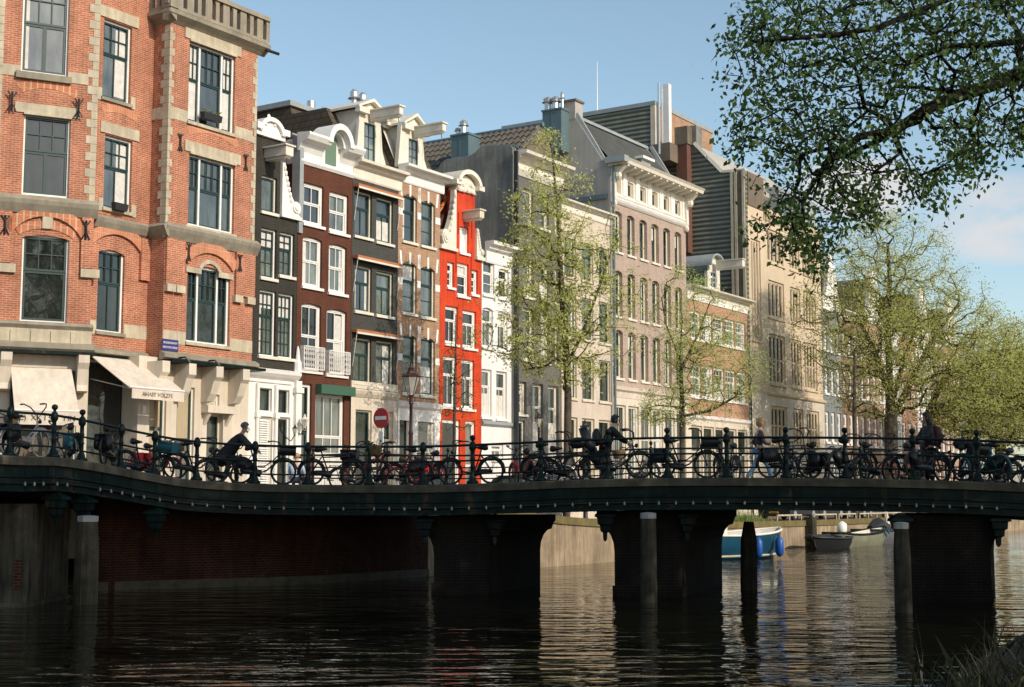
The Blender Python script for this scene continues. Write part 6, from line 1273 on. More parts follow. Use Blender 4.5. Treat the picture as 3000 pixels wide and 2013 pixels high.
tr4 = [[tuple(b4)] + T(Y4, (2118, 950), (2180, 925), (2260, 905), (2350, 900)), T(Y4, (2118, 940), (2160, 850), (2230, 830), (2330, 830)), T(Y4, (2100, 960), (2105, 880), (2140, 800))]
sl4 = [(700, 2230, 2290), (740, 2200, 2330), (775, 2180, 2360), (805, 2150, 2390), (840, 2130, 2410), (880, 2110, 2430), (920, 2100, 2440), (960, 2090, 2430), (990, 2100, 2400)]
make_tree('leaning_elm_tree', 'green elm with long low limbs leaning right over the canal', tr4, env_targets(sl4, Y4, 1500, 24, .9, .6), 'leaf_elm', .145, 19, .30, .011, .35, 6, along=.6, group='elms along the far quay')
b5 = qbase(2850, 1.2); Y5 = b5.y
tr5 = [[tuple(b5)] + T(Y5, (2222, 920), (2240, 850), (2270, 790)), T(Y5, (2222, 930), (2300, 870), (2360, 820))]
sl5 = [(735, 2255, 2360), (770, 2225, 2420), (820, 2190, 2470), (870, 2170, 2490), (920, 2160, 2500), (970, 2160, 2500), (1010, 2170, 2490)]
make_tree('far_elm_tree', 'broad yellow-green elm cut off by the right edge of the picture', tr5, env_targets(sl5, Y5, 1200, 25, .9, .4), 'leaf_elm', .17, 18, .42, .016, .4, 7, along=.5, group='elms along the far quay')
b6 = qbase(2925, 1.5); Y6 = b6.y
tr6 = [[tuple(b6)] + T(Y6, (2279, 940), (2285, 860)), T(Y6, (2279, 960), (2330, 900), (2370, 860))]
sl6 = [(800, 2270, 2400), (850, 2230, 2470), (900, 2210, 2500), (950, 2200, 2510), (990, 2200, 2510), (1022, 2210, 2500)]
make_tree('far_elm_tree', 'low farthest elm closing the view behind the last railing post at right', tr6, env_targets(sl6, Y6, 1100, 28, .9, .4), 'leaf_willow', .2, 20, .5, .016, .4, 17, along=.5, group='elms along the far quay')
b7 = qbase(2500, 1.0); Y7 = b7.y
tr7 = [[tuple(b7)] + T(Y7, (1950, 930), (1951, 860), (1950, 800))]
sl7 = [(770, 1930, 1975), (810, 1910, 1990), (850, 1900, 2000), (890, 1905, 2005), (925, 1920, 1990)]
make_tree('bare_young_tree', 'thin almost bare young tree in front of the blue-grey house', tr7, env_targets(sl7, Y7, 190, 26, .9, .3), 'leaf_lime', .11, 3, .12, .011, .14, 8, along=.7)
b8 = qbase(1330, 1.0); Y8 = b8.y
tr8 = [[tuple(b8)] + T(Y8, (1038, 900), (1040, 800), (1040, 720))]
sl8 = [(690, 1030, 1050), (740, 1022, 1062), (790, 1005, 1080), (840, 998, 1092), (890, 995, 1100), (940, 1000, 1105), (985, 1012, 1085)]
make_tree('sapling', 'slender sapling with tiny yellow-green leaves in front of the red house', tr8, env_targets(sl8, Y8, 190, 27, .9, .3), 'leaf_bright', .065, 5, .10, .006, .055, 9, along=.8)
# ---- the big elm on this bank whose boughs hang into the picture
PD = lambda x, y, Y: at(x, y, Y)
random.seed(31)
poly = [(1800, -60), (1695, 15), (1640, 110), (1690, 150), (1695, 230), (1692, 300), (1745, 340), (1765, 400), (1762, 450), (1735, 500), (1745, 525), (1800, 500), (1845, 560), (1880, 595), (1910, 590), (1930, 520), (1965, 480), (2000, 462), (2015, 400), (2060, 392), (2110, 440), (2150, 462), (2165, 440), (2150, 390), (2210, 330), (2245, 385), (2262, 345), (2300, 300), (2420, 330), (2420, -60)]
holes = [(2105, 340, 45), (1985, 280, 22), (2080, 250, 25), (1900, 180, 20), (2200, 250, 28), (2010, 350, 28), (1880, 430, 18), (2290, 240, 26)]
tA = []
while len(tA) < 1850:
    x, y = random.uniform(1630, 2420), random.uniform(-60, 600)
    if not in_poly(x, y, poly) or any((x - hx) ** 2 + (y - hy) ** 2 < hr * hr for hx, hy, hr in holes): continue
    if y < 200 or random.random() < (1 if y < 330 else .95): tA.append(at(x / k_, y / k_, random.uniform(11.4, 14.2)))
for _ in range(85):                                  # long drooping sprays at the ends of the boughs
    while True:
        x, y = random.uniform(1640, 2400), random.uniform(60, 580)
        if in_poly(x, y, poly) and not in_poly(x - 8, y + 30, poly): break
    Yq = random.uniform(11.6, 13.8); dx = random.uniform(-9, 3)
    for q in range(random.randint(3, 6)): x += dx + random.gauss(0, 3); y += random.uniform(7, 15); tA.append(at(x / k_, y / k_, Yq + random.gauss(0, .08)))
random.seed(32)
def crown_points(c, r, n, cut=None):
    out = []
    while len(out) < n:
        v = Vector((random.uniform(-1, 1), random.uniform(-1, 1), random.uniform(-1, 1)))
        if .25 < v.length < 1:
            p = Vector((c[0] + v.x * r[0], c[1] + v.y * r[1], c[2] + v.z * r[2]))
            if p.y > 1 and abs(p.x / p.y) < .37 and p.z < CAMZ + .36 * p.y + .5: continue          # stays clear above the view
            out.append(p)
    return out
def outside_view(p): return not (p.y > 1 and abs(p.x / p.y) < .375 and p.z < CAMZ + .365 * p.y)
tA += [p for p in crown_points((7.4, 13.0, 6.9), (4.2, 2.8, 3.3), 1000) if outside_view(p)]
lim = [[(9.3, 13.2, 1.3), (9.1, 13.1, 4.5), (8.8, 13.0, 7.5), (8.6, 13, 11)],
       [(9.0, 13.1, 5.2)] + [tuple(at(x, y, Y)) for x, y, Y in ((3180, 150, 12.9), (3000, 210, 12.8), (2920, 245, 12.8), (2818, 277, 12.7), (2720, 317, 12.6), (2621, 384, 12.5), (2519, 400, 12.5), (2420, 480, 12.4), (2350, 590, 12.4))],
       [(8.9, 13.0, 6.6)] + [tuple(at(x, y, Y)) for x, y, Y in ((3100, 110, 13.3), (2867, 134, 13.2), (2782, 134, 13.1), (2690, 170, 13), (2560, 230, 12.8))],
       [(8.8, 13.0, 7.3)] + [tuple(at(x, y, Y)) for x, y, Y in ((2900, -50, 12.4), (2648, 49, 12.3), (2577, 80, 12.3), (2465, 100, 12.2), (2327, 112, 12.2), (2200, 120, 12.1))]]
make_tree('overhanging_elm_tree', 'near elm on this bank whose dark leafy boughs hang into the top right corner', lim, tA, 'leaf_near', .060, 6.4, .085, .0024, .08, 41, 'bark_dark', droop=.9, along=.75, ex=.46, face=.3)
rm = make_tree
upper = [[(9.3, 13.2, 1.3), (9.1, 13.1, 4.5), (8.8, 13.0, 7.5), (8.6, 13, 11), (8.4, 13, 14)]]
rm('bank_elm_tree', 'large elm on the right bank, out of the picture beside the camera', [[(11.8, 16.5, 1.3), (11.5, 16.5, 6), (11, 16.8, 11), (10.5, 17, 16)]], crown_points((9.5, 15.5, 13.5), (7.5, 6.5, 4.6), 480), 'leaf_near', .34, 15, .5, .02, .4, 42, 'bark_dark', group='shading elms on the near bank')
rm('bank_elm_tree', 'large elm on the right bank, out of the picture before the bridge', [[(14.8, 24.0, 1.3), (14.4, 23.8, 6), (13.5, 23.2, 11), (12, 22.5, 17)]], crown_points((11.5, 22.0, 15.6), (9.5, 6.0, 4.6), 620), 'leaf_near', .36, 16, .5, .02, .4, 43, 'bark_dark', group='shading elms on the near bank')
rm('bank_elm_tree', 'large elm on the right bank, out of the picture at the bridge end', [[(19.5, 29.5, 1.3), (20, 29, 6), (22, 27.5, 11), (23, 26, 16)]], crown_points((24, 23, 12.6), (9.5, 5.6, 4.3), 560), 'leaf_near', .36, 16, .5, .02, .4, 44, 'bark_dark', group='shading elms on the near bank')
# ---- weeds on the bank at lower right
random.seed(51); m = MB()
edge = [Vector((2.3, 8.4, 1.32)), Vector((2.6, 9.0, 1.32)), Vector((4.5, 12.6, 1.32)), Vector((5.2, 14, 1.32))]
for i in range(1700):
    j = random.randrange(3); p = edge[j].lerp(edge[j + 1], random.random()) + Vector((random.uniform(0, 1.2), random.uniform(-.9, .2), 0)); hgt = random.uniform(.1, .34) * (1.6 if random.random() < .06 else 1)
    d_ = Vector((random.gauss(0, .35), random.gauss(0, .35), 1)).normalized(); q = p + d_ * hgt * .6; r_ = q + Vector((d_.x * 1.6, d_.y * 1.6, .6)).normalized() * hgt * .5; w_ = Vector((random.gauss(0, 1), random.gauss(0, 1), 0)).normalized() * .006
    k = len(m.v); m.v += [tuple(p - w_), tuple(p + w_), tuple(q + w_ * .7), tuple(r_), tuple(q - w_ * .7)]; m.f.append((k, k + 1, k + 2, k + 3, k + 4))
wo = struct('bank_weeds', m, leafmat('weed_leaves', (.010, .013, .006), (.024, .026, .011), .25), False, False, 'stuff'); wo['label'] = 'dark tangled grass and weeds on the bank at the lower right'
# ================================================================== bicycles
M['tyre'] = plain('black_rubber', (.018, .018, .018), .7, .2)
M['bike_black'] = plain('black_enamel', (.016, .015, .015), .28, .1)
M['bike_green'] = plain('dark_green_enamel', (.014, .04, .032), .3, .1)
M['bike_maroon'] = plain('maroon_enamel', (.14, .022, .015), .3, .1)
M['bike_red'] = plain('bright_red_enamel', (.62, .02, .025), .3, .08)
M['bike_teal'] = plain('teal_enamel', (.03, .12, .12), .3, .1)
M['bike_silver'] = plain('silver_enamel', (.40, .40, .42), .3, .1, metal=.6)
M['chrome'] = plain('dull_chrome', (.35, .35, .35), .3, .15, metal=.9)
M['rim'] = plain('tarnished_rim', (.06, .06, .058), .45, .3, metal=.5)
M['leather'] = plain('black_saddle', (.02, .018, .016), .5, .2)
M['plastic'] = plain('black_plastic', (.016, .016, .018), .45, .2)
M['wicker'] = plain('brown_wicker', (.16, .10, .05), .8, .3, 20)
M['tealcloth'] = plain('teal_cloth', (.022, .10, .125), .85, .25, 5)
M['redcloth'] = plain('red_cloth', (.62, .025, .03), .7, .15, 4)
M['flowers'] = plain('dry_yellow_flowers', (.38, .27, .08), .9, .4, 25)
M['greens'] = plain('green_plants', (.09, .13, .03), .9, .4, 25)
M['white_tyre'] = plain('cream_tyre', (.50, .46, .38), .7, .1)
WR = .345
MC = {}
def cmesh(key, build, mat, smooth=True):
    k = (key, mat.name)
    if k not in MC: MC[k] = build().mesh(key[0] if isinstance(key, tuple) else key, mat, smooth=smooth)
    return MC[k]
def circ(c, r, n, ax='y', a0=0, a1=2 * math.pi):
    return [(c[0] + r * math.cos(a0 + (a1 - a0) * i / n), c[1], c[2] + r * math.sin(a0 + (a1 - a0) * i / n)) for i in range(n + 1)]
def b_tyre(r=WR): return MB().tube(circ((0, 0, 0), r - .028, 26), .030, 6, False)
def b_rim(r=WR):
    m = MB().tube(circ((0, 0, 0), r - .052, 26), .011, 4, False); m.tube([(0, -.04, 0), (0, .04, 0)], .022, 7); return m
def b_spokes(r=WR):
    m = MB()
    for i in range(18):
        a = 2 * math.pi * i / 18; m.tube([(.02 * math.cos(a + 1), .02 * (-1) ** i, .02 * math.sin(a + 1)), ((r - .055) * math.cos(a), 0, (r - .055) * math.sin(a))], .0022, 3, False)
    return m
def b_frame(kind):
    m = MB(); BB = (-.09, 0, .29); HT = (.40, 0, .86); HB = (.435, 0, .70); ST = (-.27, 0, .78); RA = (-.56, 0, WR); FA = (.56, 0, WR)
    m.tube([BB, ST, (-.305, 0, .90)], .021, 6); m.tube([HT, HB], .026, 6)
    if kind == 'step':
        m.tube([HB, (.30, 0, .55), (.12, 0, .37), BB], .023, 6); m.tube([(.415, 0, .79), (.27, 0, .63), (.05, 0, .47), (-.17, 0, .47)], .018, 6)
    elif kind == 'swan':
        m.tube([HB, (.36, 0, .50), (.2, 0, .34), BB], .026, 6)
    else:
        m.tube([HB, BB], .023, 6); m.tube([(.405, 0, .84), (-.275, 0, .81)], .020, 6)
        if kind == 'double': m.tube([(.415, 0, .77), (-.262, 0, .745)], .018, 6)
    for s_ in (-.055, .055):
        m.tube([BB, (-.3, s_, .30), (-.56, s_, WR)], .014, 5); m.tube([(-.275, 0, .78), (-.33, s_, .70), (-.56, s_, WR)], .013, 5); m.tube([(.44, 0, .69), (.455, s_, .62), (.53, s_, .42), (.56, s_, WR)], .015, 5)
    return m
def b_guard(front):
    m = MB(); c = (.56, 0, WR) if front else (-.56, 0, WR); a0, a1 = (.2, 2.5) if front else (-.1, 3.3)
    m.tube(circ(c, WR + .022, 12, 'y', a0, a1), .027, 4); m.tube([c, (c[0] + (WR + .02) * math.cos(a0 + .3 if not front else a1 - .3), .05, c[2] + (WR + .02) * math.sin(a0 + .3 if not front else a1 - .3))], .005, 3); return m
def b_saddle():
    m = MB(); m.tube([(-.305, 0, .86), (-.315, 0, .935)], .012, 5); m.tube([(-.47, 0, .965), (-.40, 0, .955), (-.28, 0, .955), (-.15, 0, .965)], [.075, .085, .05, .02], 8)
    for s_ in (-.05, .05): m.tube([(-.44, s_, .93), (-.42, s_, .90), (-.3, 0, .93)], .01, 4)
    return m
def b_bars(kind):
    m = MB(); m.tube([(.40, 0, .86), (.38, 0, 1.0), (.43, 0, 1.03)], .013, 5)
    if kind == 'sit': pts = [(.13, -.27, 1.13), (.26, -.30, 1.15), (.40, -.22, 1.13), (.45, -.06, 1.05), (.45, .06, 1.05), (.40, .22, 1.13), (.26, .30, 1.15), (.13, .27, 1.13)]
    elif kind == 'high': pts = [(.16, -.28, 1.25), (.30, -.31, 1.27), (.42, -.22, 1.20), (.44, -.06, 1.04), (.44, .06, 1.04), (.42, .22, 1.20), (.30, .31, 1.27), (.16, .28, 1.25)]
    else: pts = [(.36, -.30, 1.06), (.42, -.12, 1.05), (.43, 0, 1.04), (.42, .12, 1.05), (.36, .30, 1.06)]
    m.tube(pts, .016, 5); return m
def b_grips(kind):
    m = MB(); z = {'sit': 1.13, 'high': 1.25}.get(kind, 1.06); x0, x1 = ((.12, .25) if kind != 'flat' else (.345, .40)); e = .02 if kind != 'high' else .02
    for s_ in (-1, 1): m.tube([(x0, s_ * .27, z), (x1, s_ * (.30 if kind != 'flat' else .19), z + (e if kind != 'flat' else -.005))], .019, 6)
    return m
def b_rack():
    m = MB()
    for s_ in (-.06, .06): m.tube([(-.31, s_, .75), (-.85, s_, .75)], .008, 4); m.tube([(-.56, s_, WR), (-.70, s_, .75)], .007, 4)
    for i in range(4): m.tube([(-.4 - i * .14, -.06, .75), (-.4 - i * .14, .06, .75)], .006, 4)
    m.box(-.88, -.85, -.04, .04, .71, .77); return m
def b_chain():
    m = MB(); m.tube([(-.56, -.065, .33), (-.4, -.07, .345), (-.2, -.07, .32), (-.02, -.07, .29)], [.05, .06, .085, .10], 8); return m
def b_crank():
    m = MB(); m.tube([(-.09, -.1, .29), (-.09, .1, .29)], .015, 5); m.tube([(-.09, -.09, .29), (-.0, -.09, .145)], .009, 4); m.tube([(-.09, .09, .29), (-.18, .09, .435)], .009, 4); m.box(-.05, .05, -.17, -.09, .13, .155); m.box(-.23, -.13, .09, .17, .425, .45); return m
def b_stand(): return MB().tube([(-.2, .06, .30), (-.24, .16, .0)], .009, 4)
def b_lamp(): m = MB(); m.ball((.50, 0, .86), .05, .045, .05, 8, 5); m.tube([(.41, 0, .84), (.48, 0, .85)], .008, 4); return m
def b_crate(): 
    m = MB(); x0, x1, y0, y1, z0, z1 = .42, .86, -.2, .2, .78, 1.06; m.box(x0, x1, y0, y1, z0, z0 + .02)
    m.box(x0, x0 + .02, y0, y1, z0 + .02, z1); m.box(x1 - .02, x1, y0, y1, z0 + .02, z1); m.box(x0 + .02, x1 - .02, y0, y0 + .02, z0 + .02, z1); m.box(x0 + .02, x1 - .02, y1 - .02, y1, z0 + .02, z1); m.box(x0 - .012, x1 + .012, y0 - .012, y0, z1 - .05, z1 - .01); m.box(x0 - .012, x1 + .012, y1, y1 + .012, z1 - .05, z1 - .01)
    for s_ in (-.1, .1): m.tube([(.5, s_, .78), (.56, s_ * .6, WR)], .008, 4)
    return m
def b_basket():
    m = MB(); m.lathe([(.13, .80), (.15, .82), (.20, 1.04), (.205, 1.06), (.185, 1.05), (.14, .83)], .62, 0, 12); return m
def b_bag(): m = MB(); m.ball((.62, 0, .96), .23, .16, .15, 12, 8); return m
def b_pannier():
    m = MB()
    for s_ in (-1, 1): m.prism([(-.43, .74), (-.40, .44), (-.48, .40), (-.72, .40), (-.80, .46), (-.77, .74)], s_ * .08, s_ * .19, 'y')
    m.box(-.76, -.44, -.19, .19, .745, .765); return m
def b_coat():
    m = MB(); c = (-.56, 0, WR); n = 10; a0, a1 = .25, 2.2
    for s_ in (-.05, .05):
        pr = [(c[0] + .06 * math.cos(a0 + (a1 - a0) * i / n), c[2] + .06 * math.sin(a0 + (a1 - a0) * i / n)) for i in range(n + 1)] + [(c[0] + .35 * math.cos(a1 - (a1 - a0) * i / n), c[2] + .35 * math.sin(a1 - (a1 - a0) * i / n)) for i in range(n + 1)]
        m.prism(pr, s_ - .003, s_ + .003, 'y')
    m.tube([c, (c[0], -.06, c[2])], .03, 6); m.tube([(c[0], -.06, c[2]), (c[0], .06, c[2])], .03, 6); return m
def b_seat():
    m = MB(); m.tube([(-.55, 0, .83), (-.62, 0, .84), (-.74, 0, .95), (-.86, 0, 1.35)], [.12, .14, .13, .11], 8); m.tube([(-.5, -.13, .6), (-.55, -.13, .84)], .03, 5); m.tube([(-.5, .13, .6), (-.55, .13, .84)], .03, 5); return m
def b_plants():
    m = MB(); random.seed(9)
    for i in range(60): leaf(m, Vector((.6 + random.gauss(0, .13), random.gauss(0, .12), .98 + random.gauss(0, .09))), .11)
    m.ball((.6, 0, .93), .17, .16, .11, 8, 5); return m
def b_reardeco():
    m = MB(); random.seed(10); m.box(-.86, -.42, -.16, .16, .76, .86)
    return m
def b_flowers():
    m = MB(); random.seed(12)
    for i in range(50): m.ball((random.uniform(-.84, -.44), random.uniform(-.15, .15), random.uniform(.86, .97)), .035, None, None, 5, 3)
    return m
KIT = dict(coat=('coat_guard', b_coat, 'plastic'), crate=('crate', b_crate, 'plastic'), basket=('basket', b_basket, 'wicker'), bag=('front_bag', b_bag, 'plastic'), pannier=('pannier', b_pannier, 'plastic'), redpannier=('pannier', b_pannier, 'redcloth'), tealpannier=('pannier', b_pannier, 'tealcloth'), seat=('child_seat', b_seat, 'plastic'), plants=('plants', b_plants, 'greens'), box=('rear_box', b_reardeco, 'wicker'), flowers=('flowers', b_flowers, 'flowers'), tealcrate=('crate', b_crate, 'tealcloth'))
def bicycle(label, loc, yaw, kind='step', col='bike_black', bars='sit', kit=(), tyre='tyre', lean=0.0, group='bicycles parked along the near railing', name='bicycle'):
    t = thing(name, label, 'bicycle', loc, yaw, group); t.rotation_euler = (lean, 0, yaw)
    c = M[col]
    link('frame', cmesh(('frame', kind), lambda: b_frame(kind), c), t)
    for fx in (.56, -.56):
        w_ = link('wheel', cmesh('wheel', b_rim, M['rim']), t); w_.location = (fx, 0, WR); link('tyre', cmesh('tyre', b_tyre, M[tyre]), w_); link('spokes', cmesh('spokes', b_spokes, M['rim']), w_)
        link('mudguard', cmesh(('mudguard', fx > 0), lambda: b_guard(fx > 0), c), t)
    link('saddle', cmesh('saddle', b_saddle, M['leather']), t)
    hb = link('handlebar', cmesh(('handlebar', bars), lambda: b_bars(bars), M['bike_black']), t); link('grip', cmesh(('grip', bars), lambda: b_grips(bars), M['leather']), hb)
    link('chain_case', cmesh('chain_case', b_chain, M['bike_black']), t); link('crank', cmesh('crank', b_crank, M['chrome']), t); link('rack', cmesh('rack', b_rack, M['bike_black']), t); link('kickstand', cmesh('kickstand', b_stand, M['chrome']), t); link('headlight', cmesh('headlight', b_lamp, M['bike_black']), t)
    for k in kit: nm, bf, mt = KIT[k]; link(nm, cmesh((nm, k), bf, M[mt]), t)
    return t
def on_bridge(px, off):
    i = near_i(px)
    best = min(range(len(BE)), key=lambda j: abs((BE[j] - BN[j] * off).x / (BE[j] - BN[j] * off).y - (px - CX) / F)); a = BE[best] - BN[best] * off
    return a, best
BIKES = [  # rear px, front px, offset from the edge, kind, colour, bars, kit, label
 (-60, 40, .75, 'step', 'bike_black', 'sit', ('tealpannier',), 'black bicycle with teal saddlebags cut off by the left edge', 'tyre'),
 (22, 128, .42, 'step', 'bike_silver', 'high', ('pannier', ), 'silver bicycle with high curved handlebars behind the second railing post', 'white_tyre'),
 (168, 206, 1.0, 'double', 'bike_black', 'sit', ('tealpannier',), 'pale-tyred bicycle with a teal bag seen nearly end-on at the left', 'white_tyre'),
 (285, 372, .5, 'swan', 'bike_black', 'flat', ('coat', 'pannier',), 'black bicycle with its handlebars above the rail under the cream awning', 'tyre'),
 (395, 440, .9, 'step', 'bike_black', 'sit', ('tealcrate',), 'black bicycle carrying a teal box in front of its handlebars', 'tyre'),
 (440, 478, 1.5, 'swan', 'bike_red', 'sit', ('redpannier',), 'red bicycle with red bags below the small awning', 'tyre'),
 (515, 633, .42, 'step', 'bike_black', 'sit', ('box', 'flowers'), 'black bicycle with yellow flowers in a box over its rear wheel', 'tyre'),
 (705, 843, .42, 'step', 'bike_green', 'sit', ('coat', 'crate', ), 'dark green bicycle with a black crate in front, right of the stooping man', 'tyre'),
 (916, 1039, .45, 'double', 'bike_black', 'flat', (), 'black double-barred bicycle in front of the no-entry sign', 'tyre'),
 (1229, 1107, .42, 'diamond', 'bike_maroon', 'sit', ('coat', 'basket', 'plants'), 'maroon bicycle with plants in its basket below the lantern', 'tyre'),
 (1434, 1316, .40, 'swan', 'bike_black', 'sit', (), 'black bicycle with bare rack parked in front of the red house', 'tyre'),
 (1560, 1500, 2.0, 'step', 'bike_red', 'sit', ('coat',), 'bright red bicycle standing behind the first bicycle left of the linden trunk', 'tyre'),
 (1564, 1689, .42, 'step', 'bike_black', 'high', ('bag', ), 'black bicycle with a round black bag in front of the linden trunk', 'tyre'),
 (1742, 1876, .42, 'step', 'bike_black', 'high', ('coat', 'seat',), 'black bicycle with a child seat in front of the man in a cap', 'tyre'),
 (1936, 2072, .42, 'step', 'bike_black', 'high', ('crate', 'pannier'), 'black bicycle with a tilted black crate left of the walking woman', 'tyre'),
 (2160, 2095, 1.3, 'swan', 'bike_black', 'sit', ('coat',), 'low black bicycle half hidden behind the crate bicycle', 'tyre'),
 (2243, 2377, .42, 'double', 'bike_green', 'high', ('pannier',), 'dark green double-barred bicycle right of the walking woman', 'tyre'),
 (2452, 2545, .5, 'step', 'bike_black', 'sit', ('coat',), 'black bicycle turned askew in front of the thin bare tree', 'tyre'),
 (2520, 2612, .85, 'diamond', 'bike_black', 'high', (), 'black diamond-framed bicycle in front of the forked elm', 'tyre'),
 (2662, 2770, .5, 'step', 'bike_black', 'sit', ('coat',), 'black bicycle in front of the legs of the woman with a backpack', 'tyre'),
 (2812, 2782, 1.2, 'swan', 'bike_teal', 'sit', (), 'teal bicycle seen end-on right of the woman with a backpack', 'tyre'),
 (2912, 2822, .62, 'step', 'bike_teal', 'high', ('coat', 'bag',), 'teal bicycle with a round bag beside the last full railing post', 'tyre'),
 (2992, 3110, .42, 'step', 'bike_black', 'sit', (), 'black bicycle cut off by the right edge of the picture', 'tyre'),
]
def place_bike(rp_, fp_, off, kind, col, bars, kit, label, tyre, group='bicycles parked along the near railing'):
    a, ia = on_bridge(rp_, off); b, ib = on_bridge(fp_, off); mid = (a + b) / 2; mid.z = (BE[ia].z + BE[ib].z) / 2 - (.02 if off < .7 else .11)
    d_ = b - a; L = math.hypot(d_.x, d_.y); yaw = math.atan2(d_.y, d_.x)
    if L < 1.05:
        ex_ = math.acos(max(.05, min(1, L / 1.12))); yaw += ex_ * (1 if d_.x < 0 else -1) * -1 if len(label) % 2 else ex_ * (1 if d_.x < 0 else -1)
    slope = math.atan2(BE[ib].z - BE[ia].z, max(L, .5)); t = bicycle(label, mid, yaw, kind, col, bars, kit, tyre, random.uniform(-.05, .05), group); t.rotation_euler[1] = -slope; return t
random.seed(61)
for r_ in BIKES: place_bike(*r_[:7], r_[7], r_[8])
SECOND = [(75, 5, 1.25, 'double', 'bike_black', 'flat', ('basket',), 'black bicycle with a basket standing second deep at the far left'),  (590, 700, 1.1, 'double', 'bike_black', 'sit', (), 'black double-barred bicycle beneath the hands of the stooping man'),
  (1150, 1030, 1.15, 'step', 'bike_black', 'high', ('crate',), 'black bicycle with a crate second deep below the no-entry sign'), (1300, 1195, 1.2, 'diamond', 'bike_maroon', 'sit', (), 'maroon bicycle with no bags second deep below the lantern'), (1620, 1735, 1.1, 'step', 'bike_black', 'sit', (), 'black step-through bicycle second deep left of the man in a cap'), 
 (2390, 2310, 1.1, 'step', 'bike_black', 'sit', ('pannier',), 'black bicycle with saddlebags second deep below the stone block'),  (2640, 2745, 1.0, 'double', 'bike_black', 'sit', (), 'black double-barred bicycle second deep before the girl'), (2960, 2860, 1.1, 'step', 'bike_black', 'sit', ('crate',), 'black bicycle with a crate second deep near the right edge')]
for r_ in SECOND: place_bike(*r_, 'tyre', 'bicycles standing second deep')
FAR = [(1000, 1090, 'bike_black', 'step', 'black bicycle on the far side of the bridge behind the no-entry sign', ()), (1170, 1260, 'bike_red', 'swan', 'small red bicycle on the far side of the bridge behind the lantern post', ()), (1640, 1560, 'bike_silver', 'step', 'silver bicycle by the far railing left of the linden trunk', ()), (1905, 1820, 'bike_black', 'step', 'black bicycle by the far railing under the mauve brick house', ('basket',)), (2300, 2395, 'bike_green', 'double', 'green bicycle by the far railing below the stone office block', ()), (2500, 2440, 'bike_teal', 'step', 'teal bicycle by the far railing below the blue-grey house', ()), (2690, 2605, 'bike_maroon', 'step', 'maroon bicycle by the far railing below the forked elm', ()), (2900, 2980, 'bike_black', 'double', 'black bicycle by the far railing at the right edge', ())]
for a_, b_, cl, kd, lb, kt in FAR: place_bike(a_, b_, 6.9, kd, cl, 'sit', kt, lb, 'tyre', 'bicycles along the far railing')

# ================================================================== people
SK = plain('skin', (.42, .24, .16), .55, .08, 8); SKL = plain('fair_skin', (.58, .36, .26), .55, .08, 8)
def skin_mesh(name, pts, edges, radii, mat, sub=1):
    me = bpy.data.meshes.new(name); me.from_pydata([tuple(p) for p in pts], edges, []); o = bpy.data.objects.new(name, me); COL.objects.link(o)
    sm = o.modifiers.new('s', 'SKIN'); sm.use_smooth_shade = True; ss = o.modifiers.new('u', 'SUBSURF'); ss.levels = sub; ss.render_levels = sub
    for i, r_ in enumerate(radii):
        sv = me.skin_vertices[0].data[i]; q = r_ if isinstance(r_, tuple) else (r_, r_); sv.radius = q; sv.use_root = (i == 0)
    dg = bpy.context.evaluated_depsgraph_get(); out = bpy.data.meshes.new_from_object(o.evaluated_get(dg)); bpy.data.objects.remove(o); out.materials.clear(); out.materials.append(mat); out.name = name
    return out
def hand(mb, w, d, k=1.0, curl=.5, up=Vector((0, 0, 1))):
    d = d.normalized(); s_ = d.cross(up); s_ = s_.normalized() if s_.length > .1 else Vector((0, 1, 0)); n_ = s_.cross(d)
    mb.tube([w, w + d * .045 * k, w + d * .09 * k], [.024 * k, .036 * k, .034 * k], 7)
    for i, (o_, L) in enumerate(((-.030, .066), (-.010, .078), (.010, .073), (.029, .058))):
        b = w + d * .085 * k + s_ * o_ * k; m_ = b + (d * .75 - n_ * curl * .6).normalized() * L * .5 * k; e = m_ + (d * (1 - curl) - n_ * curl * 1.4).normalized() * L * .5 * k; mb.tube([b, m_, e], [.0095 * k, .009 * k, .0065 * k], 5)
    b = w + d * .03 * k - s_ * .03 * k; m_ = b + (d * .6 - s_ * .6 - n_ * .2).normalized() * .04 * k; mb.tube([b, m_, m_ + (d * .8 - n_ * .4).normalized() * .03 * k], [.013 * k, .011 * k, .008 * k], 5)
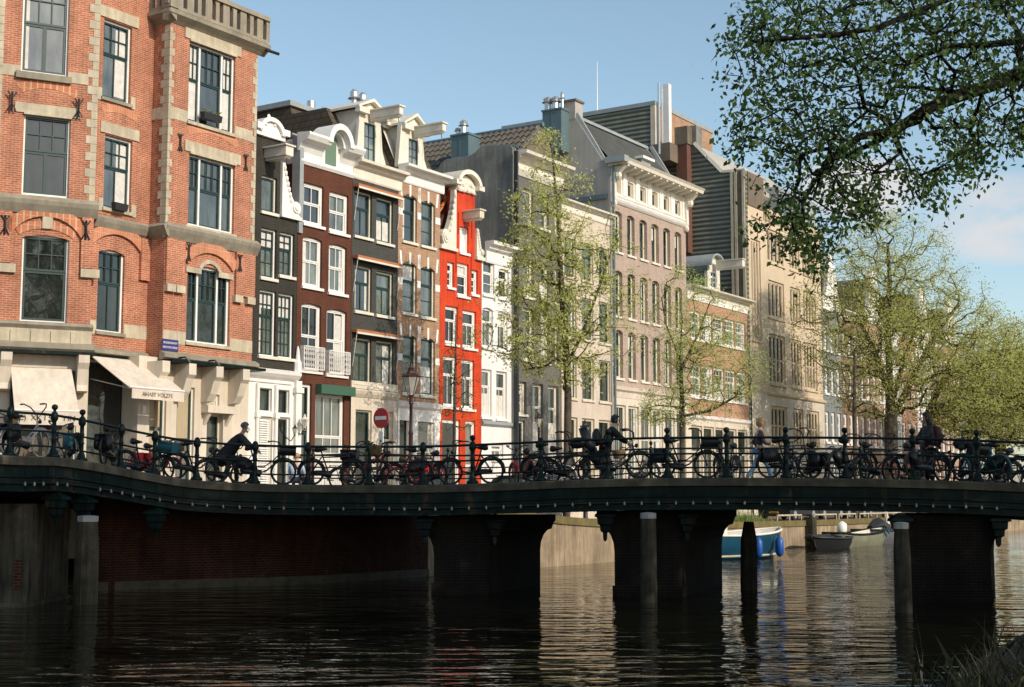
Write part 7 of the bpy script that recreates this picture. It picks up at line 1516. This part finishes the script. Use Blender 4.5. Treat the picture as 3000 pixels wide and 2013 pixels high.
def person(label, loc, yaw, J, skin, top, legs, hairmat, hair='short', shoe=None, k=1.0, extras=(), skirt=None, coat=1.0, sleeves=True, bulk=1.0):
    # J: joints in a standing frame, x forward, y left, z up
    t = thing('person', label, 'person', loc, yaw); J = {a: Vector(v) * k for a, v in J.items()}
    V, E, Rr = [], [], []
    def add(p, r_, prev=None):
        V.append(p); Rr.append(r_); 
        if prev is not None: E.append((prev, len(V) - 1))
        return len(V) - 1
    pel = add(J['pelvis'], (.135 * k, .10 * k)); sp_ = add(J['pelvis'].lerp(J['chest'], .5), (.12 * k, .095 * k), pel); ch = add(J['chest'], (.145 * k, .105 * k), sp_); nk = add(J['neck'], .055 * k, ch); hd0 = add(J['neck'].lerp(J['head'], .55), .06 * k, nk)
    fwd = (J['face'] - J['head']).normalized(); up = (J['head'] - J['neck']).normalized(); up = (up - fwd * up.dot(fwd)).normalized()
    hd1 = add(J['head'] - up * .01 * k, (.082 * k, .092 * k), hd0); hd2 = add(J['head'] + up * .085 * k, (.06 * k, .065 * k), hd1)
    for s_ in 'LR':
        sh = add(J['sh' + s_], .06 * k, ch); el = add(J['el' + s_], .043 * k, sh); wr = add(J['wr' + s_], .028 * k, el)
        hp = add(J['hip' + s_], .085 * k, pel); kn = add(J['kn' + s_], .056 * k, hp); an = add(J['an' + s_], .038 * k, kn); add(J['toe' + s_], .034 * k, an)
    body = skin_mesh('body', V, E, Rr, skin); lat = up.cross(fwd).normalized(); f = MB()
    for s_ in 'LR': hand(f, J['wr' + s_], J['wr' + s_] - J['el' + s_], k)
    c = J['head']; f.tube([c + fwd * .085 * k + up * .02 * k, c + fwd * .118 * k - up * .02 * k, c + fwd * .09 * k - up * .032 * k], [.008 * k, .017 * k, .012 * k], 6)
    for s_ in (-1, 1): f.ball(tuple(c + lat * s_ * .09 * k - fwd * .005 * k), .012 * k, .02 * k, .03 * k, 6, 4)
    f.ball(tuple(c + fwd * .075 * k - up * .085 * k), .035 * k, .03 * k, .03 * k, 7, 5)
    bm = bmesh.new(); bm.from_mesh(body); me2 = f.mesh('h', skin, smooth=True); bm.from_mesh(me2); bm.to_mesh(body); bm.free(); body.polygons.foreach_set('use_smooth', [True] * len(body.polygons)); bo = link('body', body, t)
    fe = MB()
    for s_ in (-1, 1): fe.ball(tuple(c + fwd * .088 * k + lat * s_ * .033 * k + up * .018 * k), .011 * k, None, None, 6, 4)
    part_local('eyes', fe, M['iron'], bo); fm_ = MB().tube([c + fwd * .098 * k - up * .055 * k + lat * .022 * k, c + fwd * .104 * k - up * .055 * k, c + fwd * .098 * k - up * .055 * k - lat * .022 * k], .005 * k, 5); part_local('mouth', fm_, plain('lips', (.35, .12, .10), .5), bo)
    # jacket / top
    V, E, Rr = [], [], []
    hem = J.get('hem', J['pelvis'] - Vector((0, 0, .06 * k))); a0 = add(hem, (.175 * k * coat, .135 * k * coat)); a1 = add(J['pelvis'].lerp(J['chest'], .5), (.15 * k * bulk * (1 + (coat - 1) * .4), .125 * k * bulk * (1 + (coat - 1) * .4)), a0); a2 = add(J['chest'], (.17 * k * bulk, .13 * k * bulk), a1); add(J['neck'].lerp(J['chest'], .25), .075 * k, a2)
    for s_ in 'LR':
        sh = add(J['sh' + s_], .078 * k * bulk, a2); el = add(J['el' + s_], .06 * k * bulk, sh)
        if sleeves: add(J['wr' + s_].lerp(J['el' + s_], .12), .045 * k * bulk, el)
    link('jacket', skin_mesh('jacket', V, E, Rr, top), t)
    V, E, Rr = [], [], []; a0 = add(J['pelvis'] + Vector((0, 0, .03 * k)), (.155 * k, .12 * k))
    for s_ in 'LR': hp = add(J['hip' + s_], .102 * k, a0); kn = add(J['kn' + s_], .075 * k, hp); add(J['an' + s_].lerp(J['kn' + s_], .08), .06 * k, kn)
    link('trousers', skin_mesh('trousers', V, E, Rr, legs), t)
    for s_ in 'LR':
        m = MB(); a, b = J['an' + s_], J['toe' + s_]; m.tube([a - (b - a).normalized() * .05 * k + Vector((0, 0, -.02 * k)), a + Vector((0, 0, -.015 * k)), a.lerp(b, .6), b], [.04 * k, .052 * k, .048 * k, .034 * k], 8); part_local('shoe', m, M['leather'] if shoe is None else shoe, t, True)
    m = MB(); B = Matrix((fwd, lat, up)).transposed()
    hk = 1.0 if hair != 'curly' else 1.12; cc = c + up * .03 * k - fwd * .02 * k
    vs = []; n_, mm_ = 16, 10
    for i in range(mm_ + 1):
        th = math.pi * (.02 + .98 * i / mm_)
        for j in range(n_):
            a = 2 * math.pi * j / n_; dv = Vector((math.sin(th) * math.cos(a), math.sin(th) * math.sin(a), math.cos(th))); lim_ = (-.25 if hair == 'short' else -.75)
            rr = .118 * hk * k * (1 + .05 * math.sin(7 * a + 5 * th) * (2.2 if hair == 'curly' else 1)); v = Vector((dv.x * rr, dv.y * rr * .9, dv.z * rr * 1.02))
            if dv.x > .35 and dv.z < .45: v.x = min(v.x, .055 * k)
            if hair == 'long' and dv.z < -.2: v.z -= .13 * k; v.x -= .02 * k
            if hair == 'short' and dv.z < -.25: v = v * .8; v.z = max(v.z, -.055 * k)
            vs.append(cc + B @ v)
    fs = [(i * n_ + j, i * n_ + (j + 1) % n_, (i + 1) * n_ + (j + 1) % n_, (i + 1) * n_ + j) for i in range(mm_) for j in range(n_)]
    m.add(vs, fs); part_local('hair' if hair != 'cap' else 'cap', m, hairmat, t, True)
    for nm, mb_, mt in extras: part_local(nm, mb_, mt, t, True)
    return t
def part_local(name, mb, mat, parent, smooth=False): return link(name, mb.mesh(name, mat, smooth=smooth), parent)
def stand(lean=0.0, step=0.0, arms='down', crouch=0.0):
    J = {}; h0 = .93 - crouch; P_ = Vector((0, 0, h0)); a = lean
    def up(d_, x=0): return P_ + Vector((math.sin(a) * d_ + x, 0, math.cos(a) * d_))
    J['pelvis'] = P_; J['chest'] = up(.38); J['neck'] = up(.55); J['head'] = J['neck'] + Vector((.035 + .06 * math.sin(a), 0, .15)); J['face'] = J['head'] + Vector((.2, 0, -.02 - .05 * math.sin(a)))
    for s_, sg in (('L', 1), ('R', -1)):
        J['sh' + s_] = up(.46) + Vector((0, sg * .175, 0)); st = step * sg
        J['hip' + s_] = P_ + Vector((0, sg * .09, -.06)); J['an' + s_] = Vector((st * .36, sg * .09, .085 + (.05 if st < 0 else 0) * abs(step))); J['kn' + s_] = (J['hip' + s_] + J['an' + s_]) / 2 + Vector((.05 + .05 * abs(step) + crouch * .5, 0, .0)); J['toe' + s_] = J['an' + s_] + Vector((.15, sg * .02, -.045))
        if arms == 'down': J['el' + s_] = J['sh' + s_] + Vector((-.03 - st * .12, sg * .05, -.29)); J['wr' + s_] = J['el' + s_] + Vector((.09 - st * .05, 0, -.24))
        elif arms == 'fwd': J['el' + s_] = J['sh' + s_] + Vector((.15, sg * .04, -.24)); J['wr' + s_] = J['el' + s_] + Vector((.22, -sg * .02, -.06))
        elif arms == 'reach': J['el' + s_] = J['sh' + s_] + Vector((.20, sg * .05, -.20)); J['wr' + s_] = J['el' + s_] + Vector((.20, 0, -.14))
    return J
def put(px, off):
    p, i = on_bridge(px, off); p = p.copy(); p.z = BE[i].z - .12; return p
darkcoat = plain('black_coat', (.012, .012, .014), .8, .2, 4, .1); greyhair = plain('grey_hair', (.10, .09, .085), .7, .3, 30); blond = plain('blond_hair', (.50, .32, .14), .6, .35, 25, .3); brownhair = plain('dark_brown_hair', (.03, .02, .015), .6, .3, 25)
jeans = plain('light_blue_jeans', (.20, .36, .52), .85, .2, 6, .1); dark = plain('dark_trousers', (.014, .015, .02), .8, .2)
J = stand(.62, .5, 'reach'); J['hem'] = Vector((-.34, 0, .56))
person('man in a long black coat stooping to push a bicycle', put(664, 1.5), 0.0, J, SK, darkcoat, dark, greyhair, 'short', k=1.06, coat=1.75, bulk=1.2)
bag = MB(); bag.ball((-.21, 0, 1.22), .13, .16, .24, 10, 8)
J = stand(.42, .25, 'reach'); J['face'] = J['head'] + Vector((.2, 0, -.03))
cap = plain('dark_teal_cap', (.015, .035, .035), .8, .2); 
person('man in a dark cap with a black backpack bending over a bicycle', put(1775, 1.3), 0.0, J, SKL, plain('black_jacket', (.012, .013, .015), .75, .2), dark, cap, 'cap', k=1.05, bulk=1.2, extras=(('backpack', bag, M['plastic']),))
J = stand(.1, 1.0, 'down'); J['wrR'] = J['elR'] + Vector((.22, 0, -.05)); J['wrL'] = J['elL'] + Vector((.2, 0, -.08))
pat = plain('dark_patterned_blouse', (.06, .045, .05), .8, .9, 14)
person('woman with curly blond hair and light jeans walking right', put(2216, 2.4), -.05, J, SKL, pat, jeans, blond, 'curly', k=.97, coat=.95)
J = stand(.02, .1, 'fwd'); person('fair-haired girl in a pale pink top standing behind a railing post', put(2681, 4.2), math.pi * .95, J, SKL, plain('pale_pink_top', (.52, .30, .24), .8, .15), plain('pink_trousers', (.45, .27, .22), .8, .15), blond, 'long', k=.9)
J = stand(.08, .3, 'fwd'); bp2 = MB(); bp2.tube([(-.10, 0, 1.50), (-.17, 0, 1.42), (-.22, 0, 1.2), (-.16, 0, 1.0)], [.06, .13, .15, .10], 9)
person('dark-haired woman in a dark jacket carrying a dark red backpack', put(2727, 1.4), math.pi + .08, J, SK, plain('dark_navy_jacket', (.014, .018, .026), .75, .2), dark, brownhair, 'long', k=1.05, bulk=1.22, coat=1.15, extras=(('backpack', bp2, plain('dark_red_backpack', (.06, .012, .014), .7, .25)),))
J = stand(.35, 0, 'fwd', .62)
for s_, sg in (('L', 1), ('R', -1)): J['an' + s_] = Vector((.34, sg * .1, .085)); J['toe' + s_] = Vector((.48, sg * .12, .04)); J['kn' + s_] = Vector((.36, sg * .11, .47)); J['hip' + s_] = Vector((.02, sg * .09, .31))
person('person in a pale blue shirt sitting on the far kerb behind the crate bicycle', put(860, 6.6) + Vector((0, 0, .02)), math.pi * .5, J, SKL, plain('pale_blue_shirt', (.50, .62, .74), .8, .3, 5), plain('grey_shorts', (.06, .06, .07), .8), plain('sandy_hair', (.42, .24, .12), .7, .3, 20), 'short', k=1.0)

# ================================================================== street furniture on the quay
def lantern(root, x, y, z, k=1.0, mat='maroon_iron'):
    m = MB(); q = k
    m.lathe([(.07 * q, z), (.10 * q, z + .02 * q), (.11 * q, z + .05 * q)], x, y, 6); m.lathe([(.31 * q, z + .66 * q), (.33 * q, z + .69 * q), (.30 * q, z + .72 * q), (.17 * q, z + .80 * q), (.15 * q, z + .86 * q), (.10 * q, z + .92 * q), (.12 * q, z + .96 * q), (.07 * q, z + 1.02 * q), (.05 * q, z + 1.08 * q), (.015 * q, z + 1.16 * q)], x, y, 6)
    for i in range(6):
        a = math.pi / 3 * i; c, s_ = math.cos(a), math.sin(a); m.tube([(x + .11 * q * c, y + .11 * q * s_, z + .05 * q), (x + .31 * q * c, y + .31 * q * s_, z + .68 * q)], .012 * q, 4); m.tube([(x + .31 * q * c, y + .31 * q * s_, z + .69 * q), (x + .36 * q * c, y + .36 * q * s_, z + .80 * q)], [.02 * q, .006 * q], 4)
    for s_ in (-1, 1): m.tube([(x, y, z - .22 * q), (x + s_ * .13 * q, y, z - .14 * q), (x + s_ * .12 * q, y, z - .02 * q), (x + s_ * .05 * q, y, z - .03 * q)], .014 * q, 5)
    lo_ = part('lantern', m, M[mat], root); g = MB(); g.lathe([(.10 * q, z + .05 * q), (.295 * q, z + .66 * q)], x, y, 6, False); part('lantern_glass', g, M['lamp_glass'], lo_); part('bulb', MB().lathe([(.03 * q, z + .1 * q), (.07 * q, z + .2 * q), (.075 * q, z + .3 * q), (.02 * q, z + .42 * q)], x, y, 8), M['bulb'], lo_); return lo_
M['maroon_iron'] = plain('dark_maroon_iron', (.045, .016, .012), .5, .25, 5)
lg, n, l, b = newmat('lamp_glass'); b.inputs['Base Color'].default_value = (.8, .78, .7, 1); b.inputs['Roughness'].default_value = .15
trn = n.new('ShaderNodeBsdfTransparent'); trn.inputs[0].default_value = (.9, .88, .8, 1); mxs = n.new('ShaderNodeMixShader'); mxs.inputs[0].default_value = .62; l.new(b.outputs[0], mxs.inputs[1]); l.new(trn.outputs[0], mxs.inputs[2]); l.new(mxs.outputs[0], n['Material Output'].inputs[0]); M['lamp_glass'] = lg
def street_lamp(label, px, inset, ytop, ylow, Y=None, mat='maroon_iron'):
    p = qbase(px, inset) if Y is None else at(px, 1457, Y)
    if Y is not None: p.z = zqp((p.x, p.y))
    zb_ = at(px, ylow, p.y).z; zt_ = at(px, ytop, p.y).z; k = (zt_ - zb_) / 1.16
    t = thing('street_lamp', label, 'street lamp', tuple(p), rad(15)); OFF[t.name] = (0, 0, 0); m = MB(); H = zb_ - p.z
    m.lathe([(.17, 0), (.17, .12), (.11, .2), (.10, .7), (.12, .75), (.075, .85), (.065, H * .6), (.085, H * .62), (.055, H * .66), (.05, H - .28 * k), (.09, H - .24 * k), (.06, H - .2 * k), (.05, H)], 0, 0, 10); part('post', m, M[mat], t, True); lantern(t, 0, 0, H, k, mat); return t
street_lamp('maroon iron street lamp with a crowned glass lantern in front of the tan house', 1204, .9, 1063, 1162)
street_lamp('smaller street lamp left of the linden trunk, in front of the tall grey house', 1579, 0, 1206, 1254, 62.0, 'iron')
street_lamp('slim street lamp just right of the linden trunk, before the beige house', 1715, 0, 1228, 1282, 63.5, 'iron')
# no-entry sign
sp0 = qbase(1120, .6); sc = at(1117, 1225, sp0.y)
t = thing('no_entry_sign', 'round red no-entry sign with a white bar on a pole beside the bridge', 'road sign', tuple(sp0), rad(-38)); OFF[t.name] = (0, 0, 0); H = sc.z - sp0.z
part('pole', MB().lathe([(.032, 0), (.032, H + .25)], 0, 0, 8), M['steel'], t, True)
dsk = lambda r_, y0, y1: MB().prism([(r_ * math.cos(2 * math.pi * i / 32), H + r_ * math.sin(2 * math.pi * i / 32)) for i in range(32)], y0, y1, 'y')
part('disc', dsk(.315, -.075, -.045), plain('sign_red', (.42, .012, .02), .4, .05), t); part('white_bar', MB().box(-.235, .235, -.08, -.076, H - .055, H + .055), M['white'], t); part('sign_back', dsk(.325, -.044, -.036), M['steel'], t)
part('small_plate', MB().box(-.09, .09, -.06, -.036, H - .86, H - .42), M['white'], t)
# lanterns on the white shop front
for k, x0, y0, y1 in (('n', 645, 688, 865), ('n', 525, 815, 945)):
    hx, hz = ROW.hit(k, x0, y1, -.5); _, hz1 = ROW.hit(k, x0, y0, -.5); kk = (hz1 - hz) / 1.16
    t = frame_thing(ROW, 'wall_lantern', 'wall lantern between the black shop front and the brown house door' if x0 > 600 else 'small wall lantern on the white pilaster of the black house', 'lantern', hx, -.5, hz, 'lanterns by the white shop front'); lantern(t, hx, -.5, hz, kk, 'offwhite' if x0 > 600 else 'iron')
    part('arm', MB().tube([(hx, -.06, hz - .1), (hx, -.3, hz - .25), (hx, -.5, hz - .02)], .02, 5), M['iron'], t)
# flower boxes on the corner building
for k, fx0, fx1, fy0, fy1, yy, lb in (('a', 1325, 1447, 770, 812, 0, 'black flower box with pale flowers on the upper right window sill of the corner building'), ('a', 742, 830, 1348, 1392, MFY, 'empty black window box on the middle sill of the corner building')):
    a = RF.hit(k, fx0, fy0, yy - .2); b_ = RF.hit(k, fx1, fy1, yy - .2); t = frame_thing(RF, 'flower_box', lb, 'flower box', a[0], yy - .15, min(a[1], b_[1]))
    z0, z1 = min(a[1], b_[1]), min(a[1], b_[1]) + .24; m = MB(); m.prism([(a[0] + .04, z0), (b_[0] - .04, z0), (b_[0], z1), (a[0], z1)], yy - .3, yy - .1, 'y'); part('box', m, M['iron'], t)
    if yy == 0:
        m = MB(); random.seed(77)
        for i in range(70): leaf(m, Vector((random.uniform(a[0], b_[0]), yy - .2 + random.gauss(0, .05), z1 + random.uniform(0, .12))), .09)
        part('flowers', m, M['leaf_bright'], t, False, False)
# dark bin, moss and tufts
p = qbase(1254, 1.0); t = thing('waste_container', 'dark grey waste container below the tan house', 'container', tuple(p), ROW.ang); OFF[t.name] = (0, 0, 0); m = MB(); m.box(-.7, .7, -.5, .5, .06, 1.05); part('body', m, plain('dark_grey_plastic', (.035, .035, .04), .6), t); part('lid', MB().prism([(-.53, 1.051), (.53, 1.051), (.5, 1.14), (-.45, 1.2)], -.73, .73, 'x'), plain('dark_lid', (.02, .02, .022), .6), t)
p = qbase(2190, .5); m = MB(); random.seed(88)
for i in range(420):
    q = p + ROW.d * random.uniform(-2.2, 2.6) + ROW.i * random.uniform(-.3, .7); hgt = random.uniform(.2, .85) * (1 if abs((q - p).dot(ROW.d)) < 1 else .35); d_ = Vector((random.gauss(0, .25), random.gauss(0, .25), 1)).normalized(); k = len(m.v); w_ = Vector((random.gauss(0, 1), random.gauss(0, 1), 0)).normalized() * .022; q.z = zqp((q.x, q.y)); m.v += [tuple(q - w_), tuple(q + w_), tuple(q + d_ * hgt)]; m.f.append((k, k + 1, k + 2))
wo = struct('quay_weeds', m, leafmat('quay_grass', (.16, .24, .06), (.24, .3, .08), .4), False, False, 'stuff'); wo['label'] = 'bright green grass tufts on the quay above the blue boat'

# ================================================================== parked cars on the quay
M['car_black'] = plain('black_car_paint', (.012, .012, .014), .2, .05, spec=.6); M['car_grey'] = plain('dark_grey_car_paint', (.045, .048, .052), .25, .05, spec=.6); M['car_white'] = plain('pale_grey_car_paint', (.45, .45, .44), .3, .05, spec=.6)
M['plate'] = plain('yellow_number_plate', (.62, .34, .01), .5, .03); M['lamp_red'] = plain('red_tail_light', (.30, .012, .012), .3, .1)
def car(label, px, inset, paint, text, group='cars parked along the quay'):
    p = qbase(px, inset); t = thing('parked_car', label, 'car', tuple(p), ROW.ang, group); OFF[t.name] = (0, 0, 0)   # x forward, rear towards the viewer at x=0
    def sec(z_scale): return None
    prof = [(0.02, .28), (0.0, .55), (.06, .86), (.16, .95), (3.0, .98), (3.9, .80), (4.12, .62), (4.15, .30)]
    m = MB(); n_ = len(prof); b0 = 0
    for y, ins in ((-.86, .05), (-.88, 0), (.88, 0), (.86, .05)): m.v += [(x + (ins if x < 2 else -ins), y, z) for x, z in prof]
    for r_ in range(3): m.f += [(r_ * n_ + i, r_ * n_ + i + 1, (r_ + 1) * n_ + i + 1, (r_ + 1) * n_ + i) for i in range(n_ - 1)] + [(r_ * n_ + n_ - 1, r_ * n_, (r_ + 1) * n_, (r_ + 1) * n_ + n_ - 1)]
    m.f += [tuple(range(n_)), tuple(range(3 * n_, 4 * n_))[::-1]]; part('body', m, M[paint], t, False)
    m = MB(); cab = [(.14, .951), (.42, 1.38), (.75, 1.46), (1.9, 1.46), (2.95, .981)]; mm_ = len(cab)
    for y in (-.80, .80): m.v += [(x, y * (1 if z < 1 else .82), z) for x, z in cab]
    m.f += [(i, i + 1, mm_ + i + 1, mm_ + i) for i in range(mm_ - 1)] + [tuple(range(mm_)), tuple(range(mm_, 2 * mm_))[::-1], (mm_ - 1, 0, mm_, 2 * mm_ - 1)]; part('cabin', m, M['glass_dark'], t); part('roof', MB().box(.6, 2.0, -.66, .66, 1.461, 1.49), M[paint], t)
    for x in (.72, 3.3):
        for y in (-.80, .80):
            w_ = part('wheel', MB().tube([(x, y - .1, .31), (x, y + .1, .31)], .2, 14), M['steel'], t, False); part('tyre', MB().tube([(x + .25 * math.cos(a), y, .31 + .25 * math.sin(a)) for a in [2 * math.pi * i / 16 for i in range(17)]], .085, 6, False), M['tyre'], w_)
    pl = part('number_plate', MB().box(-.025, .0, -.26, .26, .36, .47), M['plate'], t); R_ = Matrix.Rotation(-math.pi / 2, 3, 'Z') @ RX
    lettering('lettering', text, .085, (-.03, 0, .415), R_, M['iron'], pl)
    for s_ in (-1, 1): part('tail_light', MB().box(-.02, .06, s_ * .72 - .1, s_ * .72 + .1, .66, .84), M['lamp_red'], t)
    part('bumper', MB().prism([(-.08, .34), (-.08, .50), (.04, .54), (.04, .30)], -.86, .86, 'y').__class__().box(-.05, .03, -.84, .84, .22, .38), M['plastic'], t); return t
car('black parked car with a yellow plate, nearest of three above the blue boat', 2262, 1.9, 'car_black', 'SX-45-ZH'); car('black parked car with a yellow plate, middle of three under the bridge', 2350, 1.9, 'car_black', '16-GTB-3'); car('black parked car with a yellow plate, above the black dinghy', 2424, 1.9, 'car_black', 'RJ-092-P'); car('dark grey car on the far quay, farthest right under the bridge', 2490, 1.9, 'car_grey', 'HK-71-LN')
car('dark grey car parked on the quay behind the red bicycle', 1470, 2.0, 'car_grey', 'TD-58-VR', 'cars behind the bridge')
# low guard rails at the quay edge
for k, (xa, xb) in enumerate(((668, 940), (1085, 1338), (1366, 1556), (1602, 2068))):
    def fx(x):
        px, _ = PX('p', x, 260); return qbase(px, .35)
    a, b_ = fx(xa), fx(xb); lb = ('low pale guard rail above the wall right of the blue boat', 'low pale guard rail above the timber fender post and black dinghy', 'short pale guard rail above the green and white rowing boat', 'longest low pale guard rail, running behind the tall mooring post')[k]
    t = thing('guard_rail', lb, 'guard rail', tuple(a), 0, 'low rails on the quay edge'); OFF[t.name] = tuple(a); m = MB(); up_ = Vector((0, 0, .3)); m.tube([a + up_, b_ + up_], .045, 6); part('rail', m, M['stone'], t); L = (b_ - a).length; n_ = max(2, int(L / 1.4))
    for i in range(n_ + 1): q = a.lerp(b_, i / n_); part('post', MB().tube([q, q + up_ * .9], .035, 5), M['stone'], t)
# timber posts
def mooring(label, px, Y, ytop, w, cap, lean=0.0, taper=.85):
    p = at(px, 1600, Y); zt_ = at(px, ytop, Y).z; t = thing('mooring_post', label, 'mooring post', (p.x, p.y, 0), rad(20), 'wooden posts in the canal'); OFF[t.name] = (0, 0, 0); t.rotation_euler[0] = lean
    m = MB(); m.lathe([(w * .5, -1.5), (w * .52, .3), (w * .5, zt_ * .7), (w * .5 * taper, zt_ - .08)], 0, 0, 8, True, .3); part('post', m, M['wood'], t, False)
    if cap: part('cap', MB().lathe([(w * .5 * taper + .012, zt_ - .1), (w * .5 * taper + .012, zt_ + .03), (w * .2, zt_ + .05)], 0, 0, 8, True, .3), M[cap], t)
mooring('thick wooden mooring post with a white cap at the left under the bridge', 255, 33.9, 1516, .58, 'zinc'); mooring('straight wooden mooring post with a white cap, between the two middle openings', 1900, 34.6, 1507, .38, 'zinc', 0, .95); mooring('leaning dark wooden post beside the blue boat', 2192, 39.2, 1520, .44, None, .03, .6); mooring('dark wooden mooring post with a grey cap, left of the right pier', 2642, 31.6, 1536, .37, 'zinc', 0, .8)
p = at(2372, 1600, qbase(2372, -.25).y); t = thing('fender_pile', 'dark square timber pile fixed against the far quay wall', 'pile', (p.x, p.y, 0), ROW.ang); OFF[t.name] = (0, 0, 0); part('pile', MB().box(-.28, .28, -.3, .18, -1.2, 1.5), M['wood'], t)
# ================================================================== boats
def hull(mb, L, B, H, sheer=.25, n=12, tr=.75, full=.62, z0=-.15):
    # x from stern to bow; returns gunwale points
    rows = []; g = []
    for i in range(n + 1):
        s_ = i / n; w_ = B / 2 * (tr + (1 - tr) * math.sin(math.pi * min(1, s_ / full) / 2) if s_ < full else max(.03, math.cos((s_ - full) / (1 - full) * math.pi / 2) ** .7)); zt_ = H + sheer * (s_ - .35) ** 2 * 2.2; x = (s_ - .5) * L; rk = .12 * L * s_ ** 3
        rows.append([(x + rk * .2, w_ * .55, z0), (x + rk * .6, w_ * .9, zt_ * .4), (x + rk, w_, zt_)]); g.append((x + rk, w_, zt_))
    for sg in (1, -1):
        b0 = len(mb.v); mb.v += [(x, y * sg, z) for r_ in rows for x, y, z in r_]; mb.f += [(b0 + i * 3 + k, b0 + (i + 1) * 3 + k, b0 + (i + 1) * 3 + k + 1, b0 + i * 3 + k + 1) for i in range(n) for k in range(2)]
    r0 = rows[0]; mb.add([r0[0], r0[1], r0[2], (r0[2][0], -r0[2][1], r0[2][2]), (r0[1][0], -r0[1][1], r0[1][2]), (r0[0][0], -r0[0][1], r0[0][2])], [tuple(range(6))]); return g
def boat(label, px, Y, yaw, L, B, H, hm, im, name='boat', gun='offwhite', sheer=.25, **kw):
    p = at(px, 1600, Y); t = thing(name, label, 'boat', (p.x, p.y, 0), yaw); OFF[t.name] = (0, 0, 0); m = MB(); g = hull(m, L, B, H, sheer, **kw); part('hull', m, hm, t, True, True)
    m = MB(); inn = [(x * .985, y * .86, z - .02) for x, y, z in g]; flo = [(x * .9, y * .7, .12) for x, y, z in g]; n_ = len(g)
    for sg in (1, -1):
        b0 = len(m.v); m.v += [(x, y * sg, z) for x, y, z in inn] + [(x, y * sg, z) for x, y, z in flo]; m.f += [(b0 + i, b0 + i + 1, b0 + n_ + i + 1, b0 + n_ + i) for i in range(n_ - 1)]
    m.add([(x, y, z) for x, y, z in flo] + [(x, -y, z) for x, y, z in flo], [(i, i + 1, n_ + i + 1, n_ + i) for i in range(n_ - 1)]); part('interior', m, im, t)
    ring = [Vector(q) for q in g] + [Vector((q[0], -q[1], q[2])) for q in reversed(g)]; ring.append(ring[0]); part('gunwale', MB().tube(ring, .055, 6, False), M[gun], t, True); return t, g
fb = plain('royal_blue_fender', (.012, .075, .30), .4, .12)
t, g = boat('blue motor boat with white gunwale and two blue fenders', 2138, 58.5, ROW.ang - rad(14), 5.4, 2.4, .98, plain('faded_blue_hull', (.008, .06, .105), .4, .3, 2), plain('grey_white_deck', (.50, .49, .46), .6, .15), 'motor_boat')
part('boot_stripe', MB().tube([Vector((x * .97, -y * .8, .16)) for x, y, z in g], .05, 5), plain('cream_stripe', (.4, .38, .28), .6), t)
m = MB(); m.box(-1.5, -.7, -.45, .45, .3, 1.85); part('steering_console', m, M['offwhite'], t); part('windscreen', MB().box(-.69, -.66, -.42, .42, 1.35, 1.8), M['glass_dark'], t)
for i_ in (6, 9):
    x, y, z = g[i_]; fe = part('fender', MB().lathe([(.03, .92), (.09, .86), (.17, .74), (.175, .25), (.09, .12), (.02, .08)], x, -y - .2, 12), fb, t, True); part('rope', MB().tube([(x, -y - .2, .92), (x - .08, -y + .05, z + .05)], .018, 5), M['iron'], fe)
t, g = boat('small black inflatable dinghy with a white outboard motor', 2430, 70.5, ROW.ang + rad(180), 3.3, 1.6, .5, plain('black_rubber_hull', (.006, .006, .007), .85), M['tyre'], 'dinghy', 'plastic', .1); part('tube', MB().tube([Vector((x, -y, z)) for x, y, z in g], .17, 8), M['tyre'], t, True)
x0 = 1.75; m = MB(); m.tube([(-x0, 0, .65), (-x0 - .05, 0, .85), (-x0 - .08, 0, 1.15), (-x0 - .02, 0, 1.25)], [.14, .25, .24, .12], 10); ob = part('outboard_motor', m, M['white'], t, True); part('motor_leg', MB().box(-x0 - .15, -x0 + .02, -.07, .07, -.4, .64), M['steel'], ob)
t, g = boat('white rowing boat with a green gunwale and teal ropes', 2512, 74, ROW.ang - rad(8), 5.0, 1.7, .62, plain('mossy_white_hull', (.22, .22, .15), .6, .3, 2), plain('white_interior', (.60, .56, .44), .7, .12), 'rowing_boat', 'green_edge' if 'green_edge' in M else 'bridge_green', .35)
for i in (4, 8): x, y, z = g[i]; part('thwart', MB().box(x - .12, x + .12, -y * .85, y * .85, .36, .42), M['wood'], t)
for i in (9, 11): x, y, z = g[i]; part('rope', MB().tube([(x, -y, z), (x + .1, -y - .08, z - .25), (x + .3, -y * .9, z - .1)], .05, 5), M['tealcloth'], t)
t, g = boat('grey flat boat moored behind the rowing boat', 2588, 78, ROW.ang - rad(5), 4.6, 1.8, .72, plain('grey_hull', (.13, .125, .13), .5, .15), M['plastic'], 'flat_boat', 'iron', .2, tr=.9); m = MB(); m.tube([(-1.6, 0, .75), (-.6, 0, .98), (.4, 0, .85)], [.25, .45, .3], 7); part('tarpaulin', m, M['plastic'], t)
m = MB(); m.tube([(0.6, 0, .7), (.6, 0, 1.3), (.6, 0, 1.75)], [.16, .12, .01], 8); part('folded_flag', m, M['awning'], t)
